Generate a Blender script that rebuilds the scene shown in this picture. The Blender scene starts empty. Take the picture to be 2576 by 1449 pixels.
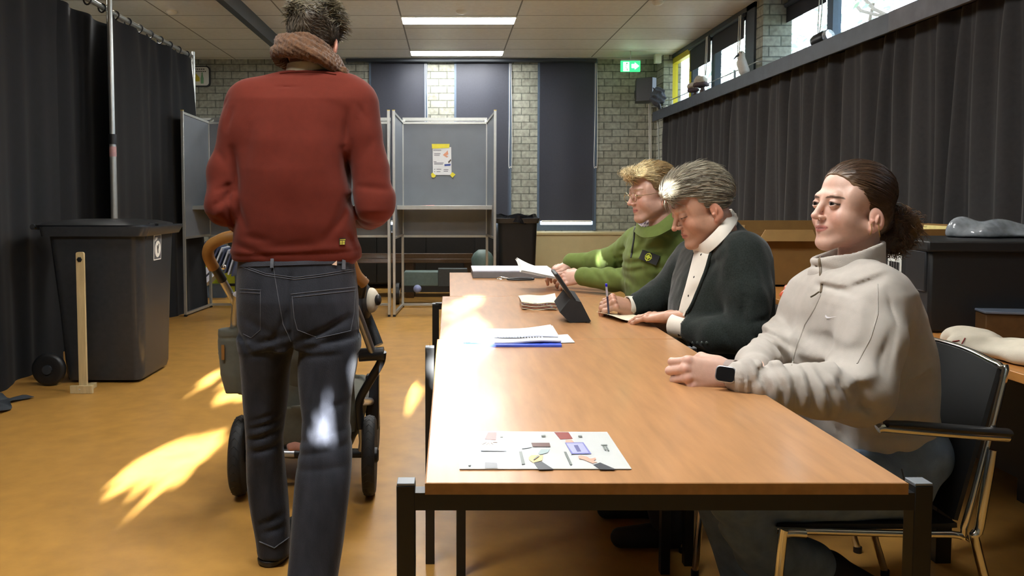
import bpy, math, random
import numpy as np
from mathutils import Matrix, Vector, Euler
from mathutils.bvhtree import BVHTree
S = bpy.context.scene
COL = S.collection
PI = math.pi
random.seed(7)
RNG = np.random.default_rng(11)

# ------------------------------------------------------------------ camera
F, CX, CY, PITCH, H = 1945.0, 1130.0, 602.0, math.radians(3.0), 1.18
cam_d = bpy.data.cameras.new('camera')
cam = bpy.data.objects.new('camera', cam_d)
COL.objects.link(cam)
cam.location = (0, 0, H)
cam.rotation_euler = (PI / 2 - PITCH, 0, 0)
cam_d.sensor_width = 36.0
cam_d.lens = F / 2576.0 * 36.0
cam_d.shift_x = (1288.0 - CX) / 2576.0
cam_d.shift_y = (CY - 724.5) / 2576.0
cam_d.clip_start = 0.05
S.camera = cam

# ------------------------------------------------------------------ light
S.view_settings.view_transform = 'Standard'
S.view_settings.look = 'None'
S.view_settings.gamma = 1.0
S.view_settings.use_curve_mapping = False
S.view_settings.exposure = 1.28
SUN_DIR = Vector((0.02, 0.95, -0.256)).normalized()
sun_d = bpy.data.lights.new('sun', 'SUN')
sun_d.energy = 62.0
sun_d.angle = math.radians(0.4)
sun_d.color = (1.0, 0.97, 0.92)
sun = bpy.data.objects.new('sun', sun_d)
COL.objects.link(sun)
sun.location = (0, -14, 6)
sun.rotation_euler = SUN_DIR.to_track_quat('-Z', 'Y').to_euler()
world = bpy.data.worlds.new('world')
S.world = world
world.use_nodes = True
wn = world.node_tree.nodes
wn['Background'].inputs[0].default_value = (0.68, 0.82, 1.0, 1)
wn['Background'].inputs[1].default_value = 4.0
LAMP_POWER = 20.0
S.cycles.max_bounces = 8


def ray(px, py):
    x = (px - CX) / F
    u = -(py - CY) / F
    c, s = math.cos(PITCH), math.sin(PITCH)
    return Vector((x, c + u * s, u * c - s))


def W(px, py, Y):
    r = ray(px, py)
    t = Y / r.y
    return Vector((r.x * t, Y, H + r.z * t))


def WZ(px, py, Z):
    r = ray(px, py)
    t = (Z - H) / r.z
    return Vector((r.x * t, r.y * t, Z))


def WX(px, py, X):
    r = ray(px, py)
    t = X / r.x
    return Vector((X, r.y * t, H + r.z * t))


# ------------------------------------------------------------------ materials
def srgb(c):
    return tuple(((v / 255.0) / 12.92 if v / 255.0 <= 0.04045 else ((v / 255.0 + 0.055) / 1.055) ** 2.4) for v in c)


MATS = {}


def mat(name, rgb, rough=0.6, metal=0.0, var=0.12, scale=30.0, bump=0.0, bscale=None, sheen=0.0, coat=0.0,
        attr=None, spec=0.5, stretch=None, sss=0.0, detail=4.0):
    if name in MATS:
        return MATS[name]
    m = bpy.data.materials.new(name)
    MATS[name] = m
    m.use_nodes = True
    nt = m.node_tree
    b = nt.nodes['Principled BSDF']
    b.inputs['Roughness'].default_value = rough
    b.inputs['Metallic'].default_value = metal
    b.inputs['Specular IOR Level'].default_value = spec
    if sheen:
        b.inputs['Sheen Weight'].default_value = sheen
        b.inputs['Sheen Roughness'].default_value = 0.4
    if coat:
        b.inputs['Coat Weight'].default_value = coat
        b.inputs['Coat Roughness'].default_value = 0.12
    if sss:
        b.inputs['Subsurface Weight'].default_value = sss
        b.inputs['Subsurface Radius'].default_value = (0.012, 0.005, 0.003)
        b.inputs['Subsurface Scale'].default_value = 1.0
    tc = nt.nodes.new('ShaderNodeTexCoord')
    mp = nt.nodes.new('ShaderNodeMapping')
    nt.links.new(tc.outputs['Object'], mp.inputs[0])
    if stretch:
        mp.inputs['Scale'].default_value = stretch
    nz = nt.nodes.new('ShaderNodeTexNoise')
    nz.inputs['Scale'].default_value = scale
    nz.inputs['Detail'].default_value = detail
    nt.links.new(mp.outputs[0], nz.inputs['Vector'])
    mr = nt.nodes.new('ShaderNodeMapRange')
    mr.inputs['From Min'].default_value = 0.25
    mr.inputs['From Max'].default_value = 0.75
    mr.inputs['To Min'].default_value = 1 - var
    mr.inputs['To Max'].default_value = 1 + var
    nt.links.new(nz.outputs[0], mr.inputs[0])
    mx = nt.nodes.new('ShaderNodeMix')
    mx.data_type = 'RGBA'
    mx.blend_type = 'MULTIPLY'
    mx.inputs[0].default_value = 1.0
    if attr:
        at = nt.nodes.new('ShaderNodeAttribute')
        at.attribute_name = attr
        nt.links.new(at.outputs['Color'], mx.inputs[6])
    else:
        mx.inputs[6].default_value = (*srgb(rgb), 1)
    nt.links.new(mr.outputs[0], mx.inputs[7])
    nt.links.new(mx.outputs[2], b.inputs['Base Color'])
    if bump:
        n2 = nt.nodes.new('ShaderNodeTexNoise')
        n2.inputs['Scale'].default_value = bscale or scale * 4
        n2.inputs['Detail'].default_value = 3
        nt.links.new(mp.outputs[0], n2.inputs['Vector'])
        bp = nt.nodes.new('ShaderNodeBump')
        bp.inputs['Strength'].default_value = bump
        bp.inputs['Distance'].default_value = 0.004
        nt.links.new(n2.outputs[0], bp.inputs['Height'])
        nt.links.new(bp.outputs[0], b.inputs['Normal'])
    return m


def emis(name, rgb, strength):
    if name in MATS:
        return MATS[name]
    m = bpy.data.materials.new(name)
    MATS[name] = m
    m.use_nodes = True
    b = m.node_tree.nodes['Principled BSDF']
    b.inputs['Base Color'].default_value = (*srgb(rgb), 1)
    b.inputs['Emission Color'].default_value = (*srgb(rgb), 1)
    b.inputs['Emission Strength'].default_value = strength
    return m


def grid_mat(name, c1, c2, mortar, bw, rh, ms, offset, axes, rough=0.9, bump=0.6, var=0.3, smooth=0.2):
    """bricks or tiles; axes names the two world axes the pattern lies in"""
    m = bpy.data.materials.new(name)
    m.use_nodes = True
    nt = m.node_tree
    b = nt.nodes['Principled BSDF']
    b.inputs['Roughness'].default_value = rough
    g = nt.nodes.new('ShaderNodeNewGeometry')
    sp = nt.nodes.new('ShaderNodeSeparateXYZ')
    cb = nt.nodes.new('ShaderNodeCombineXYZ')
    nt.links.new(g.outputs['Position'], sp.inputs[0])
    nt.links.new(sp.outputs[axes[0]], cb.inputs[0])
    nt.links.new(sp.outputs[axes[1]], cb.inputs[1])
    mp = nt.nodes.new('ShaderNodeMapping')
    nt.links.new(cb.outputs[0], mp.inputs[0])
    mp.inputs['Location'].default_value = (offset[0], offset[1], 0)
    br = nt.nodes.new('ShaderNodeTexBrick')
    br.inputs['Scale'].default_value = 1.0
    br.inputs['Brick Width'].default_value = bw
    br.inputs['Row Height'].default_value = rh
    br.inputs['Mortar Size'].default_value = ms
    br.inputs['Mortar Smooth'].default_value = smooth
    br.inputs['Bias'].default_value = 0.0
    br.offset = offset[2]
    br.inputs['Color1'].default_value = (*srgb(c1), 1)
    br.inputs['Color2'].default_value = (*srgb(c2), 1)
    br.inputs['Mortar'].default_value = (*srgb(mortar), 1)
    nt.links.new(mp.outputs[0], br.inputs['Vector'])
    nz = nt.nodes.new('ShaderNodeTexNoise')
    nz.inputs['Scale'].default_value = 22
    nz.inputs['Detail'].default_value = 6
    nt.links.new(g.outputs['Position'], nz.inputs['Vector'])
    mr = nt.nodes.new('ShaderNodeMapRange')
    mr.inputs['From Min'].default_value = 0.3
    mr.inputs['From Max'].default_value = 0.7
    mr.inputs['To Min'].default_value = 1 - var
    mr.inputs['To Max'].default_value = 1 + var * 0.6
    nt.links.new(nz.outputs[0], mr.inputs[0])
    mx = nt.nodes.new('ShaderNodeMix')
    mx.data_type = 'RGBA'
    mx.blend_type = 'MULTIPLY'
    mx.inputs[0].default_value = 1
    nt.links.new(br.outputs[0], mx.inputs[6])
    nt.links.new(mr.outputs[0], mx.inputs[7])
    nt.links.new(mx.outputs[2], b.inputs['Base Color'])
    ad = nt.nodes.new('ShaderNodeMath')
    ad.operation = 'MULTIPLY_ADD'
    nt.links.new(nz.outputs[0], ad.inputs[0])
    ad.inputs[1].default_value = 0.35
    iv = nt.nodes.new('ShaderNodeMath')
    iv.operation = 'SUBTRACT'
    iv.inputs[0].default_value = 1
    nt.links.new(br.outputs['Fac'], iv.inputs[1])
    nt.links.new(iv.outputs[0], ad.inputs[2])
    bp = nt.nodes.new('ShaderNodeBump')
    bp.inputs['Strength'].default_value = bump
    bp.inputs['Distance'].default_value = 0.012
    nt.links.new(ad.outputs[0], bp.inputs['Height'])
    nt.links.new(bp.outputs[0], b.inputs['Normal'])
    return m


# ------------------------------------------------------------------ object helpers
def wmat(o):
    m = Matrix.Translation(o.location) @ o.rotation_euler.to_matrix().to_4x4()
    return m if o.parent is None else wmat(o.parent) @ o.matrix_parent_inverse @ m


def put(o, parent=None):
    """link o; its mesh holds world coordinates, so a child undoes its parent's placing"""
    COL.objects.link(o)
    if parent is not None:
        o.parent = parent
        o.matrix_parent_inverse = wmat(parent).inverted()
    return o


def copy_thing(root, move=(0, 0, 0), rot=0.0):
    def cp(o, par):
        c = o.copy()
        COL.objects.link(c)
        if par is not None:
            c.parent = par
            c.matrix_parent_inverse = o.matrix_parent_inverse.copy()
        for ch in list(bpy.data.objects):
            if ch.parent == o:
                cp(ch, c)
        return c
    r = cp(root, None)
    r.location = root.location + Vector(move)
    r.rotation_euler.z += rot
    return r


def tag(o, label, cat, group=None, kind=None):
    if label: o['label'] = label
    if cat: o['category'] = cat
    if group: o['group'] = group
    if kind: o['kind'] = kind
    return o


def thing(name, label, cat, loc=(0, 0, 0), group=None):
    o = bpy.data.objects.new(name, None)
    COL.objects.link(o)
    o.location = loc
    o.empty_display_size = 0.05
    return tag(o, label, cat, group)


class MB:
    def __init__(s):
        s.v = []
        s.f = []

    def add(s, vs, fs):
        b = len(s.v)
        s.v.extend([tuple(p) for p in vs])
        s.f.extend([tuple(i + b for i in f) for f in fs])
        return s

    def box(s, lo, hi, M=None, top=None):
        """top = (sx, sy) scales the upper face about the centre"""
        x0, y0, z0 = lo
        x1, y1, z1 = hi
        c = [(x0, y0, z0), (x1, y0, z0), (x1, y1, z0), (x0, y1, z0), (x0, y0, z1), (x1, y0, z1), (x1, y1, z1), (x0, y1, z1)]
        if top:
            mx, my = (x0 + x1) / 2, (y0 + y1) / 2
            c = c[:4] + [(mx + (p[0] - mx) * top[0], my + (p[1] - my) * top[1], p[2]) for p in c[4:]]
        if M is not None:
            c = [M @ Vector(p) for p in c]
        return s.add(c, [(0, 3, 2, 1), (4, 5, 6, 7), (0, 1, 5, 4), (1, 2, 6, 5), (2, 3, 7, 6), (3, 0, 4, 7)])

    def bar(s, a, b, w, h=None, up=(0, 0, 1)):
        """square bar from a to b"""
        a, b = Vector(a), Vector(b)
        h = h or w
        d = (b - a)
        L = d.length
        d.normalize()
        u = Vector(up)
        if abs(d.dot(u)) > 0.98:
            u = Vector((0, 1, 0))
        sd = d.cross(u).normalized()
        u = sd.cross(d).normalized()
        M = Matrix(((sd.x, d.x, u.x, a.x), (sd.y, d.y, u.y, a.y), (sd.z, d.z, u.z, a.z), (0, 0, 0, 1)))
        return s.box((-w / 2, 0, -h / 2), (w / 2, L, h / 2), M)

    def tube(s, pts, r, n=10, caps=True, closed=False, flat=1.0):
        pts = [Vector(p) for p in pts]
        m = len(pts)
        rs = r if isinstance(r, (list, tuple)) else [r] * m
        t0 = (pts[1] - pts[0]).normalized()
        nrm = t0.orthogonal().normalized() if abs(t0.z) > 0.95 else t0.cross(Vector((0, 0, 1))).normalized()
        vs = []
        for i in range(m):
            if closed:
                t = (pts[(i + 1) % m] - pts[i - 1]).normalized()
            else:
                t = (pts[min(i + 1, m - 1)] - pts[max(i - 1, 0)])
                t = t.normalized() if t.length > 1e-9 else t0
            nrm = (nrm - t * nrm.dot(t))
            nrm = nrm.normalized() if nrm.length > 1e-6 else t.orthogonal().normalized()
            bn = t.cross(nrm)
            for k in range(n):
                a = 2 * PI * k / n
                vs.append(pts[i] + nrm * (rs[i] * math.cos(a)) + bn * (rs[i] * flat * math.sin(a)))
        fs = []
        for i in range(m if closed else m - 1):
            j = (i + 1) % m
            for k in range(n):
                l = (k + 1) % n
                fs.append((i * n + k, i * n + l, j * n + l, j * n + k))
        if caps and not closed:
            fs.append(tuple(reversed(range(n))))
            fs.append(tuple((m - 1) * n + k for k in range(n)))
        return s.add(vs, fs)

    def lathe(s, prof, M=None, n=28):
        """prof: (radius, height) pairs, round local z"""
        vs = []
        for (r, z) in prof:
            for k in range(n):
                a = 2 * PI * k / n
                p = Vector((r * math.cos(a), r * math.sin(a), z))
                vs.append(M @ p if M is not None else p)
        fs = []
        for i in range(len(prof) - 1):
            for k in range(n):
                l = (k + 1) % n
                fs.append((i * n + k, i * n + l, (i + 1) * n + l, (i + 1) * n + k))
        fs.append(tuple(reversed(range(n))))
        fs.append(tuple((len(prof) - 1) * n + k for k in range(n)))
        return s.add(vs, fs)

    def ball(s, c, r, M=None, n=16, m=10):
        r = r if isinstance(r, (tuple, list)) else (r, r, r)
        vs = []
        fs = []
        for i in range(m + 1):
            th = PI * i / m
            for k in range(n):
                a = 2 * PI * k / n
                p = Vector((r[0] * math.sin(th) * math.cos(a), r[1] * math.sin(th) * math.sin(a), r[2] * math.cos(th)))
                vs.append((M @ p if M is not None else p) + Vector(c))
        for i in range(m):
            for k in range(n):
                l = (k + 1) % n
                fs.append((i * n + k, (i + 1) * n + k, (i + 1) * n + l, i * n + l))
        return s.add(vs, fs)

    def prism(s, poly, ext):
        """closed polygon of 3-D points pushed along ext"""
        n = len(poly)
        ext = Vector(ext)
        p = [Vector(q) for q in poly]
        vs = p + [q + ext for q in p]
        fs = [tuple(range(n)), tuple(reversed(range(n, 2 * n)))]
        fs += [(i, i + n, (i + 1) % n + n, (i + 1) % n) for i in range(n)]
        return s.add(vs, fs)

    def sheet(s, fn, nu, nv, thick=0.0):
        P = [[Vector(fn(i / nu, j / nv)) for j in range(nv + 1)] for i in range(nu + 1)]
        vs = [P[i][j] for i in range(nu + 1) for j in range(nv + 1)]
        w = nv + 1
        fs = [(i * w + j, (i + 1) * w + j, (i + 1) * w + j + 1, i * w + j + 1) for i in range(nu) for j in range(nv)]
        if thick:
            N = []
            for i in range(nu + 1):
                for j in range(nv + 1):
                    a = P[min(i + 1, nu)][j] - P[max(i - 1, 0)][j]
                    b = P[i][min(j + 1, nv)] - P[i][max(j - 1, 0)]
                    c = a.cross(b)
                    N.append(c.normalized() if c.length > 1e-12 else Vector((0, 0, 1)))
            m = len(vs)
            vs = vs + [vs[i] - N[i] * thick for i in range(m)]
            fs = fs + [tuple(q + m for q in reversed(f)) for f in fs]
            rim = [i * w for i in range(nu + 1)] + [nu * w + j for j in range(1, w)] + [i * w + nv for i in range(nu - 1, -1, -1)] + [j for j in range(nv - 1, 0, -1)]
            for a, b in zip(rim, rim[1:] + rim[:1]):
                fs.append((a, a + m, b + m, b))
        return s.add(vs, fs)

    def build(s, name, m, parent=None, angle=50, bevel=0.0):
        me = bpy.data.meshes.new(name)
        me.from_pydata(s.v, [], s.f)
        me.validate()
        me.materials.append(m)
        me.polygons.foreach_set('use_smooth', [True] * len(me.polygons))
        me.set_sharp_from_angle(angle=math.radians(angle))
        me.update()
        o = put(bpy.data.objects.new(name, me), parent)
        if bevel:
            md = o.modifiers.new('bevel', 'BEVEL')
            md.width = bevel
            md.segments = 2
            md.limit_method = 'ANGLE'
            md.angle_limit = math.radians(40)
        return o


def lerp(a, b, t):
    return a + (b - a) * t


def curve(pts, n=8, closed=False):
    """Catmull-Rom through 3-D points"""
    P = [Vector(p) for p in pts]
    out = []
    m = len(P)
    segs = m if closed else m - 1
    for i in range(segs):
        if closed:
            a, b, c, d = P[i - 1], P[i], P[(i + 1) % m], P[(i + 2) % m]
        else:
            a, b, c, d = P[max(i - 1, 0)], P[i], P[i + 1], P[min(i + 2, m - 1)]
        for k in range(n):
            t = k / n
            out.append(0.5 * ((2 * b) + (c - a) * t + (2 * a - 5 * b + 4 * c - d) * t * t + (3 * b - a - 3 * c + d) * t ** 3))
    if not closed:
        out.append(P[-1])
    return out


def roundrect(w, h, r, n=5):
    out = []
    for cx, cy, a0 in ((w / 2 - r, h / 2 - r, 0), (-w / 2 + r, h / 2 - r, 90), (-w / 2 + r, -h / 2 + r, 180), (w / 2 - r, -h / 2 + r, 270)):
        for k in range(n + 1):
            a = math.radians(a0 + 90 * k / n)
            out.append((cx + r * math.cos(a), cy + r * math.sin(a)))
    return out


# ------------------------------------------------------------------ implicit surfaces (numpy) -> one smooth mesh
class G:
    def __init__(s, lo, hi, h):
        s.lo = np.array(lo, float)
        s.h = h
        s.n = [int(math.ceil((hi[i] - lo[i]) / h)) + 1 for i in range(3)]
        s.ax = [(s.lo[i] + h * np.arange(s.n[i])).astype(np.float32) for i in range(3)]
        s.d = np.full(s.n, 0.5, np.float32)

    def _sl(s, lo, hi):
        r = []
        for i in range(3):
            a = max(0, int((lo[i] - s.lo[i]) / s.h) - 1)
            b = min(s.n[i], int((hi[i] - s.lo[i]) / s.h) + 3)
            if b <= a:
                return None
            r.append(slice(a, b))
        return tuple(r)

    def _p(s, sl):
        return (s.ax[0][sl[0]][:, None, None], s.ax[1][sl[1]][None, :, None], s.ax[2][sl[2]][None, None, :])

    def _mix(s, sl, e, k, sub):
        d = s.d[sl]
        if sub:
            hh = np.clip(0.5 - 0.5 * (e + d) / k, 0, 1)
            s.d[sl] = d * (1 - hh) + (-e) * hh + k * hh * (1 - hh)
        else:
            hh = np.clip(0.5 + 0.5 * (e - d) / k, 0, 1)
            s.d[sl] = e * (1 - hh) + d * hh - k * hh * (1 - hh)

    def cone(s, a, b, ra, rb=None, k=0.02, sub=False, sq=None):
        """tapered capsule; sq scales the distance in x, y, z"""
        a = np.array(a, float)
        b = np.array(b, float)
        rb = ra if rb is None else rb
        R = max(ra, rb) * (max(1 / min(sq), 1) if sq else 1) + k + 3 * s.h
        sl = s._sl(np.minimum(a, b) - R, np.maximum(a, b) + R)
        if sl is None: return s
        x, y, z = s._p(sl)
        q = np.array(sq if sq else (1, 1, 1), float)
        A, B = a * q, b * q
        ba = B - A
        px, py, pz = x * q[0] - A[0], y * q[1] - A[1], z * q[2] - A[2]
        t = np.clip((px * ba[0] + py * ba[1] + pz * ba[2]) / max(ba.dot(ba), 1e-12), 0, 1)
        e = np.sqrt((px - t * ba[0]) ** 2 + (py - t * ba[1]) ** 2 + (pz - t * ba[2]) ** 2) - (ra + (rb - ra) * t)
        s._mix(sl, e.astype(np.float32), k, sub)
        return s

    def ell(s, c, r, k=0.02, sub=False, rot=None):
        c = np.array(c, float)
        r = np.array(r if hasattr(r, '__len__') else (r, r, r), float)
        R = r.max() + k + 3 * s.h
        sl = s._sl(c - R, c + R)
        if sl is None: return s
        x, y, z = s._p(sl)
        px, py, pz = x - c[0], y - c[1], z - c[2]
        if rot is not None:
            M = np.array(Euler([math.radians(v) for v in rot]).to_matrix().transposed())
            px, py, pz = [M[i, 0] * px + M[i, 1] * py + M[i, 2] * pz for i in range(3)]
        k0 = np.sqrt((px / r[0]) ** 2 + (py / r[1]) ** 2 + (pz / r[2]) ** 2)
        k1 = np.sqrt((px / r[0] ** 2) ** 2 + (py / r[1] ** 2) ** 2 + (pz / r[2] ** 2) ** 2)
        e = k0 * (k0 - 1) / np.maximum(k1, 1e-6)
        s._mix(sl, e.astype(np.float32), k, sub)
        return s

    def loft(s, rows, k=0.02, p=2.4, axis=2, sub=False):
        """rows: (z, cx, half width, cy, half depth) from low to high"""
        rows = sorted(rows)
        zs = [r[0] for r in rows]
        z = s.ax[2]
        cx, hw, cy, hd = [np.interp(z, zs, [r[i] for r in rows]).astype(np.float32)[None, None, :] for i in (1, 2, 3, 4)]
        x, y = s.ax[0][:, None, None], s.ax[1][None, :, None]
        q = (np.abs((x - cx) / hw) ** p + np.abs((y - cy) / hd) ** p) ** (1 / p)
        e = (q - 1) * np.minimum(hw, hd)
        zz = z[None, None, :]
        e = np.maximum(e, np.maximum(zs[0] - zz, zz - zs[-1]))
        s._mix((slice(None),) * 3, e.astype(np.float32), k, sub)
        return s

    def cut(s, n, o, k=0.004):
        """keep the side where n . (p - o) < 0"""
        sl = (slice(None),) * 3
        x, y, z = s._p(sl)
        e = -((x - o[0]) * n[0] + (y - o[1]) * n[1] + (z - o[2]) * n[2])
        s._mix(sl, e.astype(np.float32), k, True)
        return s

    def waves(s, amp, freq, n=6, seed=1, aniso=(1, 1, 1)):
        r = np.random.default_rng(seed)
        x, y, z = s._p((slice(None),) * 3)
        w = 0
        for _ in range(n):
            v = r.normal(size=3)
            v = v / np.linalg.norm(v) * freq * r.uniform(0.6, 1.5) * np.array(aniso)
            w = w + np.sin(v[0] * x + v[1] * y + v[2] * z + r.uniform(0, 6.28))
        s.d += (amp / math.sqrt(n) * w).astype(np.float32)
        return s

    def fold(s, a, b, w, depth, zone=None):
        """groove (depth > 0) or ridge (< 0) along a-b, measured in the x-z plane; zone = (y0, y1)"""
        a = np.array(a, float)
        b = np.array(b, float)
        x = s.ax[0][:, None, None]
        z = s.ax[2][None, None, :]
        bx, bz = b[0] - a[0], b[2] - a[2]
        px, pz = x - a[0], z - a[2]
        t = np.clip((px * bx + pz * bz) / max(bx * bx + bz * bz, 1e-9), 0, 1)
        d2 = (px - t * bx) ** 2 + (pz - t * bz) ** 2
        g = depth * np.exp(-d2 / (w * w)) * (0.45 + 0.55 * np.sin(np.clip(t, 0.02, 0.98) * PI))
        if zone:
            y = s.ax[1][None, :, None]
            g = g * np.clip((zone[1] - y) / 0.03, 0, 1) * np.clip((y - zone[0]) / 0.03, 0, 1)
        s.d = (s.d + g).astype(np.float32)
        return s

    def mesh(s):
        d = s.d
        sg = d < 0
        nx, ny, nz = d.shape
        acc = np.zeros((nx - 1, ny - 1, nz - 1, 3), np.float32)
        cnt = np.zeros((nx - 1, ny - 1, nz - 1), np.float32)
        for axis in range(3):
            o1, o2 = [a for a in range(3) if a != axis]
            for u in (0, 1):
                for v in (0, 1):
                    s0 = [None] * 3
                    s0[axis] = slice(0, d.shape[axis] - 1)
                    s0[o1] = slice(u, d.shape[o1] - 1 + u)
                    s0[o2] = slice(v, d.shape[o2] - 1 + v)
                    s1 = list(s0)
                    s1[axis] = slice(1, d.shape[axis])
                    s0, s1 = tuple(s0), tuple(s1)
                    A, B = d[s0], d[s1]
                    ch = sg[s0] != sg[s1]
                    den = np.where(ch, A - B, 1)
                    t = np.where(ch, A / np.where(den == 0, 1e-9, den), 0)
                    acc[..., axis] += t
                    acc[..., o1] += u * ch
                    acc[..., o2] += v * ch
                    cnt += ch
        cell = cnt > 0
        idx = -np.ones(cell.shape, np.int64)
        ii = np.argwhere(cell)
        idx[cell] = np.arange(len(ii))
        V = s.lo + (ii + acc[cell] / cnt[cell][:, None]) * s.h
        quads = []
        for axis in range(3):
            o1, o2 = [(1, 2), (2, 0), (0, 1)][axis]
            s0 = [slice(None)] * 3
            s0[axis] = slice(0, d.shape[axis] - 1)
            s1 = [slice(None)] * 3
            s1[axis] = slice(1, d.shape[axis])
            ch = sg[tuple(s0)] != sg[tuple(s1)]
            pos = np.argwhere(ch)
            ok = (pos[:, o1] > 0) & (pos[:, o2] > 0) & (pos[:, o1] < cell.shape[o1]) & (pos[:, o2] < cell.shape[o2])
            pos = pos[ok]
            inside = sg[tuple(s0)][tuple(pos.T)]
            e1 = np.zeros(3, int)
            e1[o1] = 1
            e2 = np.zeros(3, int)
            e2[o2] = 1
            q = np.stack([idx[tuple((pos - e1 - e2).T)], idx[tuple((pos - e2).T)], idx[tuple(pos.T)], idx[tuple((pos - e1).T)]], 1)
            q[~inside] = q[~inside][:, ::-1]
            quads.append(q)
        Q = np.concatenate(quads)
        Q = Q[(Q >= 0).all(1)]
        return V, Q


def np_obj(name, V, Q, m, parent=None, col=None, smooth_it=0):
    me = bpy.data.meshes.new(name)
    me.vertices.add(len(V))
    me.vertices.foreach_set('co', np.asarray(V, np.float32).ravel())
    me.loops.add(len(Q) * 4)
    me.loops.foreach_set('vertex_index', np.asarray(Q, np.int32).ravel())
    me.polygons.add(len(Q))
    me.polygons.foreach_set('loop_start', np.arange(0, len(Q) * 4, 4, dtype=np.int32))
    me.update(calc_edges=True)
    me.validate()
    me.polygons.foreach_set('use_smooth', [True] * len(me.polygons))
    me.materials.append(m)
    if col is not None:
        a = me.color_attributes.new('Col', 'FLOAT_COLOR', 'POINT')
        a.data.foreach_set('color', np.concatenate([col, np.ones((len(col), 1))], 1).astype(np.float32).ravel())
    o = put(bpy.data.objects.new(name, me), parent)
    if smooth_it:
        md = o.modifiers.new('smooth', 'SMOOTH')
        md.iterations = smooth_it
        md.factor = 0.5
    return o


def relax(V, Q, it=2, f=0.5):
    n = len(V)
    for _ in range(it):
        acc = np.zeros_like(V)
        c = np.zeros(n)
        for a, b in ((0, 1), (1, 2), (2, 3), (3, 0)):
            for u, w in ((a, b), (b, a)):
                for k in range(3):
                    acc[:, k] += np.bincount(Q[:, u], weights=V[Q[:, w], k], minlength=n)
                c += np.bincount(Q[:, u], minlength=n)
        V = V + f * (acc / np.maximum(c, 1)[:, None] - V)
    return V


def join(parts):
    vs, qs, cs, b = [], [], [], 0
    for p in parts:
        vs.append(p[0])
        qs.append(p[1] + b)
        cs.append(p[2])
        b += len(p[0])
    return np.concatenate(vs), np.concatenate(qs), np.concatenate(cs)


def xform(V, M):
    A = np.array(M)
    return V @ A[:3, :3].T + A[:3, 3]


class Surf:
    """finds where the camera's line through a pixel meets a mesh, to lay seams, zips and buttons on it"""
    def __init__(s, V, Q):
        s.last = 2.5
        s.t = BVHTree.FromPolygons([tuple(v) for v in V], [tuple(int(i) for i in q) for q in Q])

    def at(s, px, py, off=0.0):
        d = ray(px, py).normalized()
        h = s.t.ray_cast(Vector((0, 0, H)), d)
        if h[0] is None:
            h = s.t.find_nearest(Vector((0, 0, H)) + d * s.last)
        else:
            s.last = h[3]
        n = h[1]
        if n.dot(d) > 0: n = -n
        return h[0] + n * off, n

    def line(s, pts, step=10, off=0.0):
        out = []
        for (a, b) in zip(pts, pts[1:]):
            k = max(1, int(math.hypot(b[0] - a[0], b[1] - a[1]) / step))
            for i in range(k):
                out.append(s.at(lerp(a[0], b[0], i / k), lerp(a[1], b[1], i / k), off)[0])
        out.append(s.at(*pts[-1], off)[0])
        return out

    def patch(s, corners, nu, nv, off=0.002):
        """grid over four pixel corners (00, 10, 11, 01) laid on the surface"""
        c = corners
        def fn(u, v):
            x = lerp(lerp(c[0][0], c[1][0], u), lerp(c[3][0], c[2][0], u), v)
            y = lerp(lerp(c[0][1], c[1][1], u), lerp(c[3][1], c[2][1], u), v)
            return s.at(x, y, off)[0]
        return fn
# ================================================================== the room
CEIL = 3.07
YB = 10.6
M_brick = grid_mat('brick_back', (172, 173, 160), (150, 151, 138), (108, 111, 103), 0.225, 0.0975, 0.007, (0.03, 0.02, 0.5), (0, 2))
M_brick2 = grid_mat('brick_side', (172, 173, 160), (150, 151, 138), (108, 111, 103), 0.225, 0.0975, 0.007, (0.03, 0.02, 0.5), (1, 2))
M_ceil = grid_mat('ceiling_tiles', (232, 235, 236), (227, 230, 231), (122, 126, 126), 1.2, 0.6, 0.008, (0.5, -0.29, 0.0), (0, 1), rough=0.55, bump=0.25, var=0.05, smooth=0.1)
M_dark = mat('dark_frame_paint', (58, 66, 76), 0.45, var=0.1)
M_blue = mat('blue_grey_frame', (88, 104, 122), 0.45, var=0.08)
M_blind = mat('blind_cloth', (52, 55, 66), 0.55, var=0.08, scale=60, bump=0.1)
M_alu = mat('aluminium', (190, 192, 188), 0.35, 0.75, var=0.06)
M_chrome = mat('chrome', (225, 225, 222), 0.12, 1.0, var=0.02)
M_white = mat('white_plastic', (225, 225, 218), 0.4, var=0.03)
M_black = mat('black_plastic', (24, 25, 27), 0.42, var=0.1)
M_glass = bpy.data.materials.new('window_glass')
M_glass.use_nodes = True
_nt = M_glass.node_tree
_nt.nodes.remove(_nt.nodes['Principled BSDF'])
_tr = _nt.nodes.new('ShaderNodeBsdfTransparent')
_tr.inputs[0].default_value = (0.96, 0.98, 1.0, 1)
_gl = _nt.nodes.new('ShaderNodeBsdfGlossy')
_gl.inputs['Roughness'].default_value = 0.02
_mx = _nt.nodes.new('ShaderNodeMixShader')
_mx.inputs[0].default_value = 0.07
_nt.links.new(_tr.outputs[0], _mx.inputs[1])
_nt.links.new(_gl.outputs[0], _mx.inputs[2])
_nt.links.new(_mx.outputs[0], _nt.nodes['Material Output'].inputs[0])


def floor_mat():
    m = mat('linoleum', (180, 134, 66), 0.34, var=0.16, scale=9, bump=0.04, bscale=160, detail=8, spec=0.42)
    return m


b = MB().box((-4.8, -3.2, -0.1), (4.2, YB + 0.3, 0))
tag(b.build('floor', floor_mat()), None, None, kind='structure')
b = MB().box((-4.8, -3.2, CEIL), (3.42, YB + 0.3, CEIL + 0.12))
tag(b.build('ceiling', M_ceil), None, None, kind='structure')

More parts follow.
